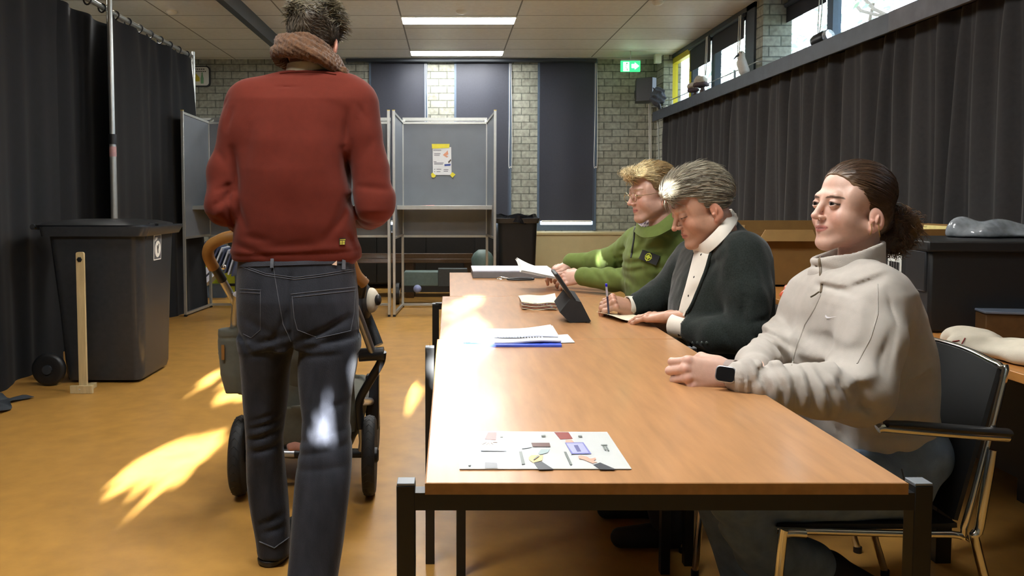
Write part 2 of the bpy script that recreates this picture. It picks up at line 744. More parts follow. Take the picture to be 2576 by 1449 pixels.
# back wall with three tall windows
win = [(930, 1075), (1143, 1286), (1352, 1500)]
wx = [(W(a, 400, YB).x, W(c, 400, YB).x) for a, c in win]
ZS = 0.745
b = MB()
prev = -4.8
for x0, x1 in wx:
    b.box((prev, YB, 0), (x0, YB + 0.3, CEIL))
    b.box((x0, YB, 0), (x1, YB + 0.3, ZS))
    prev = x1
b.box((prev, YB, 0), (3.0, YB + 0.3, CEIL)).box((3.0, YB, 0), (4.2, YB + 0.3, 2.2))
tag(b.build('wall_back', M_brick), None, None, kind='structure')
for k, (x0, x1) in enumerate(wx):
    b = MB()
    for a in (x0 + 0.02, x1 - 0.02):
        b.bar((a, YB + 0.02, ZS), (a, YB + 0.02, CEIL), 0.045, 0.06)
    b.bar((x0, YB + 0.03, ZS + 0.04), (x1, YB + 0.03, ZS + 0.04), 0.05, 0.08)
    b.bar((x0, YB + 0.03, CEIL - 0.03), (x1, YB + 0.03, CEIL - 0.03), 0.05, 0.06)
    w = tag(b.build('window_%d' % (k + 1), M_blue), None, None, kind='structure')
    MB().box((x0 + 0.04, YB + 0.1, ZS + 0.08), (x1 - 0.04, YB + 0.105, CEIL - 0.05)).build('pane', M_glass, w)
    side = ('the left tall back window nearest the standing man', 'the middle tall back window behind a booth',
            'the tall back window above the cream sill')[k]
    t = thing('roller_blind', 'dark roller blind drawn down over ' + side, 'blind', ((x0 + x1) / 2, YB - 0.02, CEIL - 0.05), 'roller blinds on the back wall')
    MB().sheet(lambda u, v: (lerp(x0 + 0.026, x1 - 0.026, u), YB - 0.012 + 0.004 * math.sin(u * 9), lerp(ZS + 0.13, CEIL - 0.02, v)), 12, 6, 0.003).build('cloth', M_blind, t)
    MB().box((x0 + 0.06, YB - 0.022, ZS + 0.118), (x1 - 0.06, YB - 0.008, ZS + 0.14)).build('bottom_bar', M_white, t, bevel=0.003)
    ch = curve([(x1 - 0.03, YB - 0.03, CEIL - 0.06), (x1 - 0.028, YB - 0.03, 2.3), (x1 - 0.035, YB - 0.03, 1.66), (x1 - 0.012, YB - 0.03, 1.62), (x1 + 0.008, YB - 0.03, 1.68), (x1 + 0.004, YB - 0.03, 2.4), (x1 - 0.012, YB - 0.03, CEIL - 0.06)], 6)
    MB().tube(ch, 0.004, 6).build('chain', M_white, t)

# blind rail along the top of the back wall
x0, x1 = W(870, 150, YB - 0.1).x, W(1500, 150, YB - 0.1).x
tag(MB().box((x0, YB - 0.13, CEIL - 0.05), (x1, YB - 0.03, CEIL)).build('trim_1', M_dark), None, None, kind='structure')
MB().box((x0 - 0.1, YB - 0.16, CEIL - 0.012), (x1 + 0.45, YB - 0.13, CEIL)).build('trim_2', M_alu)['kind'] = 'structure'

# cream boxed-in sill under the right window
M_cream = mat('cream_board', (200, 186, 142), 0.5, var=0.05, scale=8)
b = MB().box((wx[2][0] - 0.12, YB - 0.32, 0), (2.82, YB, 0.70)).box((wx[2][0] - 0.14, YB - 0.34, 0.70), (2.82, YB, 0.735))
tag(b.build('wall_sill_box', M_cream, bevel=0.004), None, None, kind='structure')

# ceiling beam
XA = -2.06
tag(MB().box((-2.055, -3, 2.925), (-1.985, YB, CEIL)).build('trim_3', mat('beam_steel', (66, 74, 80), 0.4, 0.2, var=0.1)), None, None, kind='structure')

# left, front walls
tag(MB().box((-4.8, -3.2, 0), (-4.5, YB, CEIL)).build('wall_left', M_brick2), None, None, kind='structure')
WF = ((-1.85, 1.1, 1.25, 3.03),)  # unseen window opening, sized to pass the sun to the lit spots
b = MB().box((-4.8, -3.2, 0), (WF[0][0], -3, CEIL)).box((WF[0][1], -3.2, 0), (4.2, -3, CEIL))
for x0, x1, z0, z1 in WF:
    b.box((x0, -3.2, 0), (x1, -3, z0)).box((x0, -3.2, z1), (x1, -3, CEIL))
tag(b.build('wall_front', mat('pale_wall', (170, 168, 155), 0.8, var=0.05)), None, None, kind='structure')

# right wall: lower part behind the curtain, pier, upper windows on two planes
XL, XR, ZL = 2.95, 3.2, 2.33
YP = 7.36
b = MB()
b.box((XL, YP, 0), (XL + 0.3, YB, ZL - 0.02))
b.box((XR, -3.2, 0), (XR + 0.3, YP, ZL - 0.02))
b.box((XL, YP, ZL - 0.02), (XR + 0.02, YP + 0.16, CEIL))             # brick pier between the two window bands
b.box((2.82, YB - 0.33, 0), (XL + 0.1, YB, CEIL))                    # pillar in the corner
b.box((XR, -3.2, ZL - 0.02), (XR + 0.3, 0.35, CEIL))
b.box((XR, 2.95, ZL - 0.02), (XR + 0.3, 4.2, CEIL))
tag(b.build('wall_right', M_brick), None, None, kind='structure')

# ledge over the curtain
M_ledge = mat('ledge_board', (62, 68, 78), 0.5, var=0.22, scale=14, bump=0.1)
M_ledge2 = mat('worn_ledge_board', (92, 92, 98), 0.6, var=0.35, scale=7, bump=0.1)
ZT, ZBt = 2.315, 2.195
YJ = WX(2245, 60, 2.7).y
tag(MB().box((2.68, YJ, ZBt), (2.70, YB - 0.33, ZT)).box((2.70, YJ, ZT - 0.02), (XR, YB - 0.33, ZT)).build('trim_4', M_ledge, bevel=0.002), None, None, kind='structure')
tag(MB().box((2.675, -2.5, ZBt), (2.70, YJ, ZT)).box((2.70, -2.5, ZT - 0.02), (XR, YJ, ZT)).build('trim_5', M_ledge2, bevel=0.002), None, None, kind='structure')


def side_window(n, X, pa, pb, frame, yb=None, lo=None, hi=None):
    """window in the right wall between two pixel columns (far, near)"""
    ya = X * F / (pa - CX) if lo is None else lo
    yb = X * F / (pb - CX) if hi is None else hi
    y0, y1 = min(ya, yb), max(ya, yb)
    z0, z1 = ZT, CEIL - 0.03
    f = 0.05
    b = MB()
    for a, c, d, e in ((y0, y0 + f, z0, z1), (y1 - f, y1, z0, z1), (y0, y1, z0, z0 + f), (y0, y1, z1 - 0.09, z1)):
        b.box((X - 0.01, a, d), (X + 0.06, c, e))
    w = tag(b.build('window_%d' % n, frame), None, None, kind='structure')
    MB().box((X + 0.03, y0 + f, z0 + f), (X + 0.034, y1 - f, z1 - 0.09)).build('pane', M_glass, w)
    return y0, y1


M_yellow = mat('yellow_paint', (214, 196, 40), 0.5, var=0.05)
wins = {}
wins[4] = side_window(4, XL, 1686, 1733, M_yellow)
wins[5] = side_window(5, XL, 1735, 1789, M_dark)
wins[6] = side_window(6, XL, 1790, 1873, M_dark)
wins[7] = side_window(7, XR, 1956, 2078, M_blue)
wins[8] = side_window(8, XR, 2078, 2420, M_blue)
wins[9] = side_window(9, XR, 0, 0, M_blue, lo=0.35, hi=1.65)
wins[10] = side_window(10, XR, 0, 0, M_blue, lo=1.65, hi=2.95)
# wide mullion before the pier, top rail
tag(MB().box((XL - 0.02, YP + 0.16, ZT), (XL + 0.1, wins[6][0], CEIL)).build('trim_6', M_dark), None, None, kind='structure')
tag(MB().box((XL - 0.02, YP + 0.16, CEIL - 0.05), (XL + 0.1, YB - 0.33, CEIL)).box((XR - 0.02, -2, CEIL - 0.05), (XR + 0.1, YP, CEIL)).build('trim_7', M_dark), None, None, kind='structure')
# blinds half down in the side windows
for n, zb, lab in ((5, (1738, 180), 'black roller blind half down beside the yellow-framed window'),
                   (6, (1868, 98), 'black roller blind half down in the window left of the brick pier'),
                   (7, (2062, 14), 'black roller blind half down in the window right of the brick pier')):
    X = XL if n < 7 else XR
    y0, y1 = wins[n]
    zz = WX(zb[0], zb[1], X - 0.03).z
    t = thing('roller_blind', lab, 'blind', (X - 0.03, (y0 + y1) / 2, CEIL - 0.08), 'roller blinds in the high side windows')
    MB().sheet(lambda u, v: (X - 0.03 + 0.002 * math.sin(u * 12), lerp(y0 + 0.03, y1 - 0.03, u), lerp(zz, CEIL - 0.09, v)), 10, 3, 0.003).build('cloth', mat('black_blind_cloth', (36, 35, 44), 0.7, var=0.06), t)
    MB().tube([(X - 0.04, y0 + 0.01, CEIL - 0.08), (X - 0.04, y1 - 0.01, CEIL - 0.08)], 0.02, 10).build('roller', M_dark, t)
    yc = y0 + 0.02
    ch = curve([(X - 0.07, yc, CEIL - 0.08), (X - 0.08, yc - 0.02, 2.75), (X - 0.08, yc + 0.01, 2.58), (X - 0.075, yc + 0.05, 2.62), (X - 0.07, yc + 0.04, CEIL - 0.08)], 6)
    MB().tube(ch, 0.005, 6).build('chain', M_white, t)

# daylight outside: sun-lit ground, a loose tree beyond the seen windows, an added leaf screen cut to shape the sun patches
tag(MB().box((3.6, -6, -0.2), (30, 22, -0.1)).build('ground', mat('outside_ground', (120, 130, 90), 0.9)), None, None, kind='structure')


def inpoly(x, y, P):
    if not (min(p[0] for p in P) <= x <= max(p[0] for p in P)):
        return False
    c = False
    n = len(P)
    for i in range(n):
        x1, y1 = P[i]
        x2, y2 = P[i - 1]
        if (y1 > y) != (y2 > y) and x < (x2 - x1) * (y - y1) / (y2 - y1) + x1:
            c = not c
    return c


GAPS0 = [[(265, 1238), (300, 1195), (370, 1140), (450, 1108), (560, 1080), (575, 1100), (520, 1152), (440, 1190), (350, 1228)],
         [(362, 1240), (400, 1212), (472, 1198), (465, 1224), (420, 1240)],
         [(493, 978), (515, 950), (545, 930), (610, 926), (610, 968), (560, 968)],
         [(543, 1010), (570, 986), (625, 978), (625, 1010)],
         [(150, 1490), (205, 1433), (248, 1431), (225, 1470)]]
GAPS1 = [[(1100, 778), (1165, 750), (1205, 738), (1216, 764), (1170, 780)], [(1100, 806), (1168, 786), (1172, 794)],
         [(1100, 850), (1160, 812), (1212, 800), (1216, 836), (1212, 875), (1090, 882)],
         [(1095, 884), (1216, 878), (1222, 912), (1160, 922), (1130, 940), (1150, 962), (1180, 968), (1090, 1010)],
         [(1120, 712), (1192, 704), (1195, 708), (1120, 716)]]
GAPSL = [[(915, 850), (858, 950), (765, 1122), (845, 1128), (920, 1040)]]


GAPSH = [([(1568, 434), (1574, 418), (1600, 404), (1640, 406), (1644, 420), (1612, 424), (1590, 436)], 3.16), ([(1660, 486), (1664, 462), (1690, 436), (1735, 414), (1765, 412), (1730, 440), (1700, 462), (1680, 490)], 2.50)]


def gap_shapes(Y):
    """the gaps in the added leaf screen, as (x, z) outlines on the plane y = Y: lit spots carried back along the sun's direction"""
    out = []
    for gs, fn in ((GAPS0, lambda p: WZ(p[0], p[1], 0)), (GAPS1, lambda p: WZ(p[0], p[1], 0.74)), (GAPSL, lambda p: W(p[0], p[1], 2.24))):
        for g in gs:
            out.append([fn(p) for p in g])
    for g, yy in GAPSH:
        out.append([W(p[0], p[1], yy) for p in g])
    res = []
    for g in out:
        q = []
        for w in g:
            w = w + SUN_DIR * ((Y - w.y) / SUN_DIR.y)
            q.append((w.x, w.z))
        res.append(q)
    return res


def leaf(b, c, s, rx, ry, rz):
    M = Matrix.Translation(c) @ Euler((rx, ry, rz)).to_matrix().to_4x4()
    b.add([M @ Vector(p) for p in ((0, -s, 0), (0.45 * s, -0.2 * s, 0.08 * s), (0.3 * s, 0.6 * s, 0), (0, s, -0.06 * s), (-0.3 * s, 0.6 * s, 0), (-0.45 * s, -0.2 * s, 0.08 * s))], [(0, 1, 2, 3, 4, 5)])


M_leaf = mat('leaves', (120, 134, 92), 0.5, var=0.3, scale=5)
M_bark = mat('bark', (90, 80, 66), 0.9, var=0.2)
for k, (x0, x1, z0, z1) in enumerate(WF):
    bb = MB()
    for a_, c_, d_, e_ in ((x0, x0 + .05, z0, z1), (x1 - .05, x1, z0, z1), (x0, x1, z0, z0 + .05), (x0, x1, z1 - .05, z1)):
        bb.box((a_, -3.12, d_), (c_, -3.06, e_))
    w = tag(bb.build('window_%d' % (11 + k), M_blue), None, None, kind='structure')
    MB().box((x0 + .05, -3.092, z0 + .05), (x1 - .05, -3.088, z1 - .05)).build('pane', M_glass, w)
t = thing('leaf_mask', 'unseen screen of leaves added behind the viewer, its gaps shaped to cast the sun patches', 'leaf_mask', (-0.4, -3.7, -0.1))  # added out of view; leaves left out where sun should pass
b = MB()
R = random.Random(3)
gsl = [gap_shapes(-3.45 - 0.03 * lay) for lay in range(8)]
for lay in range(7):
    Yl = -3.45 - 0.03 * lay
    gs = gsl[lay]
    for i in range(2900):
        x, z = R.uniform(-2.3, 1.5), R.uniform(1.15, 3.45)
        if any(inpoly(x, z, g_) for g_ in gs):
            continue
        s = R.uniform(0.06, 0.10)
        near = any(inpoly(x + dx, z + dz, g_) for g_ in gs for dx, dz in ((s * .6, 0), (-s * .6, 0), (0, s * .6), (0, -s * .6), (s * .3, s * .3), (-s * .3, -s * .3)))
        if near:
            s *= 0.30
        leaf(b, (x, Yl, z), s, PI / 2 + R.uniform(-.4, .4), R.uniform(-.4, .4), R.uniform(0, 6.3))
for i in range(58):
    for j in range(33):
        x, z = -2.4 + i * 0.07, 1.1 + j * 0.072
        if any(inpoly(x + dx, z + dz, g_) for g_ in gsl[6] for dx, dz in ((0, 0), (.09, 0), (-.09, 0), (0, .09), (0, -.09), (.06, .06), (-.06, .06), (.06, -.06), (-.06, -.06), (.03, .03), (-.03, -.03), (.03, -.03), (-.03, .03), (.045, 0), (-.045, 0), (0, .045), (0, -.045))):
            continue
        leaf(b, (x, -3.66, z), 0.12, PI / 2 + R.uniform(-.2, .2), R.uniform(-.2, .2), R.uniform(0, 6.3))
        leaf(b, (x, -3.68, z), 0.12, PI / 2, 0, R.uniform(0, 6.3))
b.build('foliage', M_leaf, t)
b = MB()
for x in (-1.6, -0.4, 0.8):
    b.tube(curve([(x, -3.9, -0.1), (x + .05, -3.85, 1.2), (x - .1, -3.8, 2.6)], 6), [0.06 - 0.002 * i for i in range(13)], 8)
b.build('stems', M_bark, t)
t = thing('tree', 'pale leafy tree outside the high side windows', 'tree', (8.2, 9.5, -0.1))
b = MB()
for i in range(9000):
    c = Vector((R.gauss(8.2, 1.0), R.uniform(7, 26), R.gauss(4.9, 1.3)))
    if math.sin(c.y * 2.1) + math.sin(c.z * 3.3 + c.y) < -0.2: continue
    leaf(b, c, R.uniform(0.06, 0.12), R.uniform(0, 6), R.uniform(0, 6), R.uniform(0, 6))
b.build('foliage', mat('pale_leaves', (140, 156, 138), 0.5, var=0.3, scale=5), t)
b = MB().tube(curve([(8.2, 9.5, -0.1), (8.1, 9.6, 2), (8.4, 9.2, 4), (8.2, 9.6, 6)], 6), [0.14 - 0.004 * i for i in range(19)], 10)
for i in range(16):
    y = R.uniform(5, 18)
    b.tube(curve([(8.2, lerp(y, 9.5, 0.5), R.uniform(3, 4)), (8.0 + R.uniform(-.5, .5), y, R.uniform(3.6, 5)), (8.2, y + R.uniform(-1, 1), R.uniform(5, 7))], 5), 0.03, 6)
b.build('trunk', M_bark, t)
tag(MB().box((4.4, 0.5, -0.2), (16, 1.0, 8.5)).build('wall_sun_shade', M_brick), None, None, kind='structure')  # unseen wall, added to keep the sun off the outside leaves
# portals help the sky find its way in
for y0, y1, X in ((wins[6][0], wins[4][1], XL + 0.2), (wins[8][0], wins[7][1], XR + 0.2), (0.35, 2.95, XR + 0.12)):
    ld = bpy.data.lights.new('sky_portal', 'AREA')
    ld.shape = 'RECTANGLE'
    ld.size = y1 - y0
    ld.size_y = CEIL - ZT
    ld.cycles.is_portal = True
    lo = bpy.data.objects.new('sky_portal', ld)
    COL.objects.link(lo)
    lo.location = (X, (y0 + y1) / 2, (CEIL + ZT) / 2)
    lo.rotation_euler = (PI / 2, 0, PI / 2)

# ceiling lamps
M_lamp = emis('lamp_diffuser', (249, 249, 246), LAMP_POWER)
lampspots = [(0.1, 10.13, 'long ceiling lamp over the back windows, the farther of the two in view'), (0.1, 8.29, 'long ceiling lamp over the voting booths, the nearer of the two in view'),
             (0.1, 6.45, 'long ceiling lamp above the far end of the tables'), (0.1, 4.0, 'long ceiling lamp above the table corner with paper piles'),
             (0.1, 1.7, 'long ceiling lamp above the near table')]
lampspots += [(-3.5, 7.0, 'long ceiling lamp behind the black stage curtain'), (-1.2, 1.2, 'long ceiling lamp above the open floor near the viewer')]
for x, y, lab in lampspots:
    t = thing('ceiling_lamp', lab, 'lamp', (x, y, CEIL), 'long flat ceiling lamps')
    b = MB()
    for a in (-1, 1):
        b.box((x - 0.605, y + a * 0.158 - 0.006, CEIL - 0.012), (x + 0.605, y + a * 0.158 + 0.006, CEIL - 0.0005))
        b.box((x + a * 0.6 - 0.006, y - 0.16, CEIL - 0.012), (x + a * 0.6 + 0.006, y + 0.16, CEIL - 0.0005))
    b.build('frame', M_white, t)
    MB().box((x - 0.594, y - 0.152, CEIL - 0.008), (x + 0.594, y + 0.152, CEIL - 0.001)).build('diffuser', M_lamp, t)
# small ceiling discs
for px, py, lab in ((432, 28, 'small white detector disc on the ceiling near the dark beam'), (1161, 27, 'small white ceiling disc beside the nearer long lamp'), (1655, 4, 'small dark ceiling disc near the side windows')):
    p = WZ(px, py, CEIL)
    o = MB().lathe([(0.055, 0), (0.055, -0.012), (0.035, -0.03), (0.01, -0.034)], Matrix.Translation(p)).build('ceiling_detector', M_white)
    tag(o, lab, 'detector', 'ceiling discs')


# ------------------------------------------------------------------ curtains
M_cur = mat('grey_curtain', (43, 42, 43), 0.95, var=0.15, scale=40, sheen=0.12)
M_stage = mat('black_stage_curtain', (13, 16, 20), 0.92, var=0.25, scale=25, sheen=0.04)


def right_curtain(name, lab, ya, yb, seed):
    rr = random.Random(seed)
    y, ph, marks = ya, 0.0, []
    marks = [(ya, 0.0)]
    while y < yb:
        y += rr.uniform(0.15, 0.25)
        ph += 2 * PI
        marks.append((y, ph))
    ys = np.array([m[0] for m in marks])
    phs = np.array([m[1] for m in marks])

    def fn(u, v):
        y = lerp(ya, yb, u)
        z = lerp(0.03, ZBt + 0.03, v)
        p = float(np.interp(y, ys, phs))
        a = 0.058 * (0.5 + 0.5 * min(1, (1 - v) * 9)) * (0.8 + 0.3 * math.sin(p * 0.31))
        x = 2.80 - a * (0.6 * math.cos(p) + 0.4 * abs(math.sin(p / 2 + 0.4)) ** 3 * math.cos(p * 2)) - 0.012 * math.sin(p * 0.5 + z * 1.7)
        dy = 0.03 * math.sin(p + 0.8) * (1 - v) + 0.02 * math.sin(z * 2.1 + p * 0.23)
        return (x, y + dy, z)
    o = MB().sheet(fn, int((yb - ya) / 0.018), 16, 0.004).build(name, M_cur, angle=80)
    return tag(o, lab, 'curtain')


right_curtain('curtain', 'pleated dark grey curtain hanging under the whole length of the ledge', -1.0, YB - 0.42, 5)

RZ = 2.70


def left_curtain(lab, ya, yb, seed, sway=0.0, xo=0.0):
    rr = random.Random(seed)
    ks = [(rr.uniform(2.0, 9.0), rr.uniform(0, 6), rr.uniform(0.5, 1.0)) for _ in range(5)] + [(rr.uniform(14, 30), rr.uniform(0, 6), rr.uniform(0.2, 0.4)) for _ in range(4)]

    def fn(u, v):
        y = lerp(ya, yb, u)
        z = lerp(0.0, RZ - 0.02, v)
        w = sum(c * math.sin(a * y + b + 0.25 * z) for a, b, c in ks) / 3.0
        pin = 0.5 * math.sin(y * 14) * max(0, v - 0.85) * 0.25
        return (-2.78 + xo + 0.06 * w * (1.15 - 0.5 * v) + pin + sway * (1 - v) * (u ** 3), y, z)
    o = MB().sheet(fn, int((yb - ya) / 0.022), 20, 0.004).build('stage_curtain', M_stage, angle=80)
    return tag(o, lab, 'curtain', 'black stage curtains on the pipe rail')


left_curtain('black stage curtain nearest the viewer, left of the dark gap', -0.5, 5.50, 2)
left_curtain('black stage curtain between the dark gap and the metal upright', 5.38, 7.1, 3, xo=-0.17)
left_curtain('black stage curtain from the metal upright to the corner behind the booths', 6.30, 8.38, 4, sway=0.12)
t = thing('curtain_rail', 'silver pipe rail on uprights carrying the black stage curtains', 'rail', (-2.72, 6.3, 0))
MB().tube([(-2.79, -0.5, RZ + 0.02), (-2.79, 8.45, RZ + 0.02)], 0.02, 12).build('pipe', M_alu, t)
for y in (6.27,):
    MB().tube([(-2.715, y, 0.02), (-2.715, y, 1.66)], 0.026, 14).tube([(-2.715, y, 1.66), (-2.715, y, RZ + 0.07)], 0.021, 14).build('upright', M_alu, t)
    MB().tube([(-2.715, y, 1.62), (-2.715, y, 1.70)], 0.031, 14).build('collar', M_black, t)
    MB().tube([(-2.715, y, 1.52), (-2.715, y, 1.60)], 0.0275, 14).build('sticker', mat('red_sticker', (190, 150, 150), 0.5), t)
    MB().box((-2.95, y - 0.18, 0), (-2.66, y + 0.18, 0.015)).build('base_plate', M_black, t, bevel=0.004)
MB().tube([(-2.76, 8.42, 0.01), (-2.76, 8.42, RZ + 0.06)], 0.022, 12).build('upright', M_alu, t)
for i in range(34):
    y = 8.3 - i * 0.25
    MB().tube([(-2.79 + 0.03 * math.cos(a), y + 0.006 * math.sin(a * 2), RZ + 0.01 + 0.034 * math.sin(a)) for a in [2 * PI * k / 14 for k in range(14)]], 0.007, 6, closed=True).build('tie', M_black, t)

# ------------------------------------------------------------------ things on the back wall and the ledge
# exit sign
t = thing('exit_sign', 'green lit exit sign with running figure and white arrow', 'sign', tuple(W(1587, 165, 10.0)))
a, c = W(1562, 180, 10.0), W(1611, 152, 10.0)
MB().box((a.x, 10.0, a.z), (c.x, 10.03, c.z)).build('panel', emis('exit_green', (44, 190, 100), 1.1), t, bevel=0.002)
MB().box((a.x - 0.006, 9.998, c.z - 0.004), (c.x + 0.006, 10.032, c.z + 0.014)).build('housing', M_alu, t)
MB().tube([((a.x + c.x) / 2, 10.015, c.z), ((a.x + c.x) / 2, 10.015, CEIL)], 0.006, 8).build('hanger', M_alu, t)
ex = lambda px, py: W(px, py, 9.996)
M_w = emis('exit_white', (235, 255, 240), 1.2)
MB().prism([ex(1568, 156), ex(1583, 156), ex(1583, 179), ex(1568, 179)], (0, .003, 0)).build('door_mark', M_w, t)
b = MB().prism([ex(1589, 161), ex(1597, 161), ex(1597, 157), ex(1608, 166), ex(1597, 175), ex(1597, 171), ex(1589, 171)], (0, .003, 0))
b.build('arrow', M_w, t)
M_g2 = emis('exit_dark_green', (16, 120, 60), 0.5)
b = MB().ball(W(1577, 159.5, 9.993), (0.009, 0.002, 0.009))
for p, q in (((1576, 162), (1574, 169)), ((1574, 169), (1578, 173)), ((1578, 173), (1577, 178)), ((1574, 169), (1571, 174)), ((1571, 174), (1568, 174)), ((1575, 163), (1571, 166)), ((1576, 163), (1580, 165))):
    b.bar(W(p[0], p[1], 9.993), W(q[0], q[1], 9.993), 0.008, 0.004)
b.build('running_figure', M_g2, t)
# speaker
p = W(1620, 228, 10.2)
t = thing('loudspeaker', 'black box loudspeaker on the brick wall near the corner', 'speaker', tuple(p))
MB().prism([(p.x - 0.12, 10.12, p.z - 0.15), (p.x + 0.06, 10.02, p.z - 0.15), (p.x + 0.13, 10.08, p.z - 0.15), (p.x + 0.1, 10.36, p.z - 0.15), (p.x - 0.08, 10.36, p.z - 0.15)], (0, 0, 0.30)).build('cabinet', M_black, t, bevel=0.004)
MB().box((p.x - 0.03, 10.34, p.z - 0.05), (p.x + 0.03, YB, p.z + 0.05)).build('bracket', M_black, t)
# detector, conduits
p = W(1654, 148, 10.24)
tag(MB().box((p.x - 0.04, 10.2, p.z - 0.06), (p.x + 0.045, 10.28, p.z + 0.06)).build('motion_sensor', M_white, bevel=0.008), 'small white motion sensor high on the corner pillar', 'sensor')
b = MB()
for dx in (0, 0.022):
    b.tube([W(1633, 262, YB - 0.02) + Vector((dx, 0, 0)), W(1634, 412, YB - 0.02) + Vector((dx, 0, 0))], 0.008, 8)
tag(b.build('conduit', M_white), 'pair of thin white cable conduits on the back wall by the corner', 'conduit')
tag(MB().box(tuple(W(1630, 420, YB - 0.05)), tuple(Vector(W(1644, 408, YB)))).build('cable_box', M_black), 'small black cable box at the foot of the white conduits', 'box')
tag(MB().tube([W(1655, 285, 10.2), W(1658, 420, 10.2)], 0.008, 8).build('thin_rod', M_alu), 'thin pale rod standing beside the corner pillar', 'rod')
# poster left
a, c = W(489, 218, YB - 0.03), W(528, 166, YB - 0.03)
a.x -= 0.12
t = thing('wall_clock_poster', 'white rounded notice in a black frame on the back wall by the stage curtain', 'notice', ((a.x + c.x) / 2, YB - 0.03, (a.z + c.z) / 2))
t.name = 'framed_notice'
mx, mz, w, h = (a.x + c.x) / 2, (a.z + c.z) / 2, c.x - a.x, c.z - a.z
MB().prism([(mx + x, YB - 0.035, mz + z) for x, z in roundrect(w, h, 0.05)], (0, .035, 0)).build('frame', M_black, t)
MB().prism([(mx + x, YB - 0.042, mz + z) for x, z in roundrect(w - 0.03, h - 0.03, 0.04)], (0, .01, 0)).build('sheet', M_white, t)
b = MB()
for k in range(2):
    z = c.z - 0.045 - k * 0.03
    for j in range(7):
        b.box((mx - 0.09 + j * 0.028 + k * 0.02, YB - 0.045, z - 0.006), (mx - 0.072 + j * 0.028 + k * 0.02, YB - 0.041, z + 0.006))
b.build('lettering', M_black, t)
MB().prism([(mx - 0.03, YB - 0.046, mz - 0.07), (mx + 0.03, YB - 0.046, mz - 0.07), (mx + 0.03, YB - 0.046, mz - 0.02), (mx - 0.02, YB - 0.046, mz + 0.04)], (0, .004, 0)).build('yellow_print', M_yellow, t)
MB().lathe([(0.018, -0.1), (0.02, -0.03), (0.008, 0.02), (0.008, 0.05)], Matrix.Translation((mx + 0.065, YB - 0.046, mz)) @ Matrix.Diagonal((1, 0.15, 1, 1)), 12).build('bottle_print', mat('green_print', (120, 170, 130), 0.5), t)
# whiteboard edge behind the left booth
a, c = W(488, 330, YB - 0.04), W(640, 297, YB - 0.04)
t = thing('whiteboard', 'wide blue-grey board with pale edge behind the leftmost booth', 'board', (a.x, YB - 0.04, a.z))
MB().box((a.x, YB - 0.045, a.z - 0.9), (c.x + 0.6, YB - 0.012, c.z - 0.02)).build('panel', mat('board_grey', (86, 96, 112), 0.3), t)
MB().box((a.x, YB - 0.06, c.z - 0.03), (c.x + 0.6, YB - 0.012, c.z)).build('rim', M_alu, t)

# wire railing along the ledge
t = thing('wire_railing', 'two thin silver wires on brackets running along the ledge windows', 'railing', (2.9, 7.4, ZT))
for dz in (0.07, 0.15):
    pts = [(XR - 0.06, 0, ZT + dz), (XR - 0.06, YP - 0.1, ZT + dz), (XR - 0.1, YP - 0.06, ZT + dz), (XL - 0.02, YP - 0.06, ZT + dz), (XL - 0.06, YP - 0.02, ZT + dz), (XL - 0.06, YB - 0.42, ZT + dz), (XL - 0.3, YB - 0.4, ZT + dz)]
    MB().tube(pts, 0.006, 8).build('wire', M_alu, t)
for y, x in ((5.9, XR), (7.9, XL), (9.2, XL), (YB - 0.5, XL)):
    MB().box((x - 0.07, y - 0.006, ZT), (x - 0.05, y + 0.006, ZT + 0.165)).box((x - 0.065, y - 0.006, ZT + 0.07), (x - 0.01, y + 0.006, ZT + 0.08)).build('bracket', M_alu, t)
# ================================================================== furniture
def wood_mat(name, c1, rough=0.30, coat=0.16, stretch=(9, 1.2, 9), scale=5.0, var=0.16):
    return mat(name, c1, rough, var=var, scale=scale, stretch=stretch, coat=coat, spec=0.36, bump=0.015, bscale=90, detail=9)


M_top = wood_mat('beech_top', (178, 131, 88))
M_edge = wood_mat('beech_edge', (166, 122, 70), 0.5, 0.0)
M_leg = mat('black_table_steel', (20, 21, 22), 0.38, var=0.15, scale=80)
M_pale = mat('grey_cap', (120, 125, 130), 0.4, var=0.05)


def table(lab, x0, x1, y0, y1, legs, zt=0.74, rail=(0.018, 0.05), zl=None):
    """legs: (x, y, height)"""
    t = thing('table', lab, 'table', ((x0 + x1) / 2, (y0 + y1) / 2, 0), 'beech tables pushed together in a row')
    MB().box((x0, y0, zt - 0.019), (x1, y1, zt)).build('tabletop', M_top, t, bevel=0.0015)
    MB().box((x0 - 0.0006, y0 - 0.0006, zt - 0.0185), (x1 + 0.0006, y1 + 0.0006, zt - 0.0012)).build('edge_band', M_edge, t)
    b = MB()
    lx = sorted(set(round(l[0], 3) for l in legs))
    ly = sorted(set(round(l[1], 3) for l in legs))
    for y in ly:
        b.box((min(l[0] for l in legs if round(l[1], 3) == y), y - 0.014, zt - 0.047), (max(l[0] for l in legs if round(l[1], 3) == y), y + 0.014, zt - 0.0192))
    for x in (max(x0 + 0.06, min(lx)), min(x1 - 0.06, max(lx))):
        b.box((x - 0.014, min(ly), zt - 0.047), (x + 0.014, max(ly), zt - 0.0194))
    b.build('frame', M_leg, t)
    for x, y, h in legs:
        l = MB().box((x - 0.0145, y - 0.0145, 0), (x + 0.0145, y + 0.0145, h)).build('leg', M_leg, t, bevel=0.0015)
        MB().box((x - 0.014, y - 0.014, h), (x + 0.014, y + 0.014, h + 0.004)).build('leg_cap', M_pale, l, bevel=0.001)
    return t


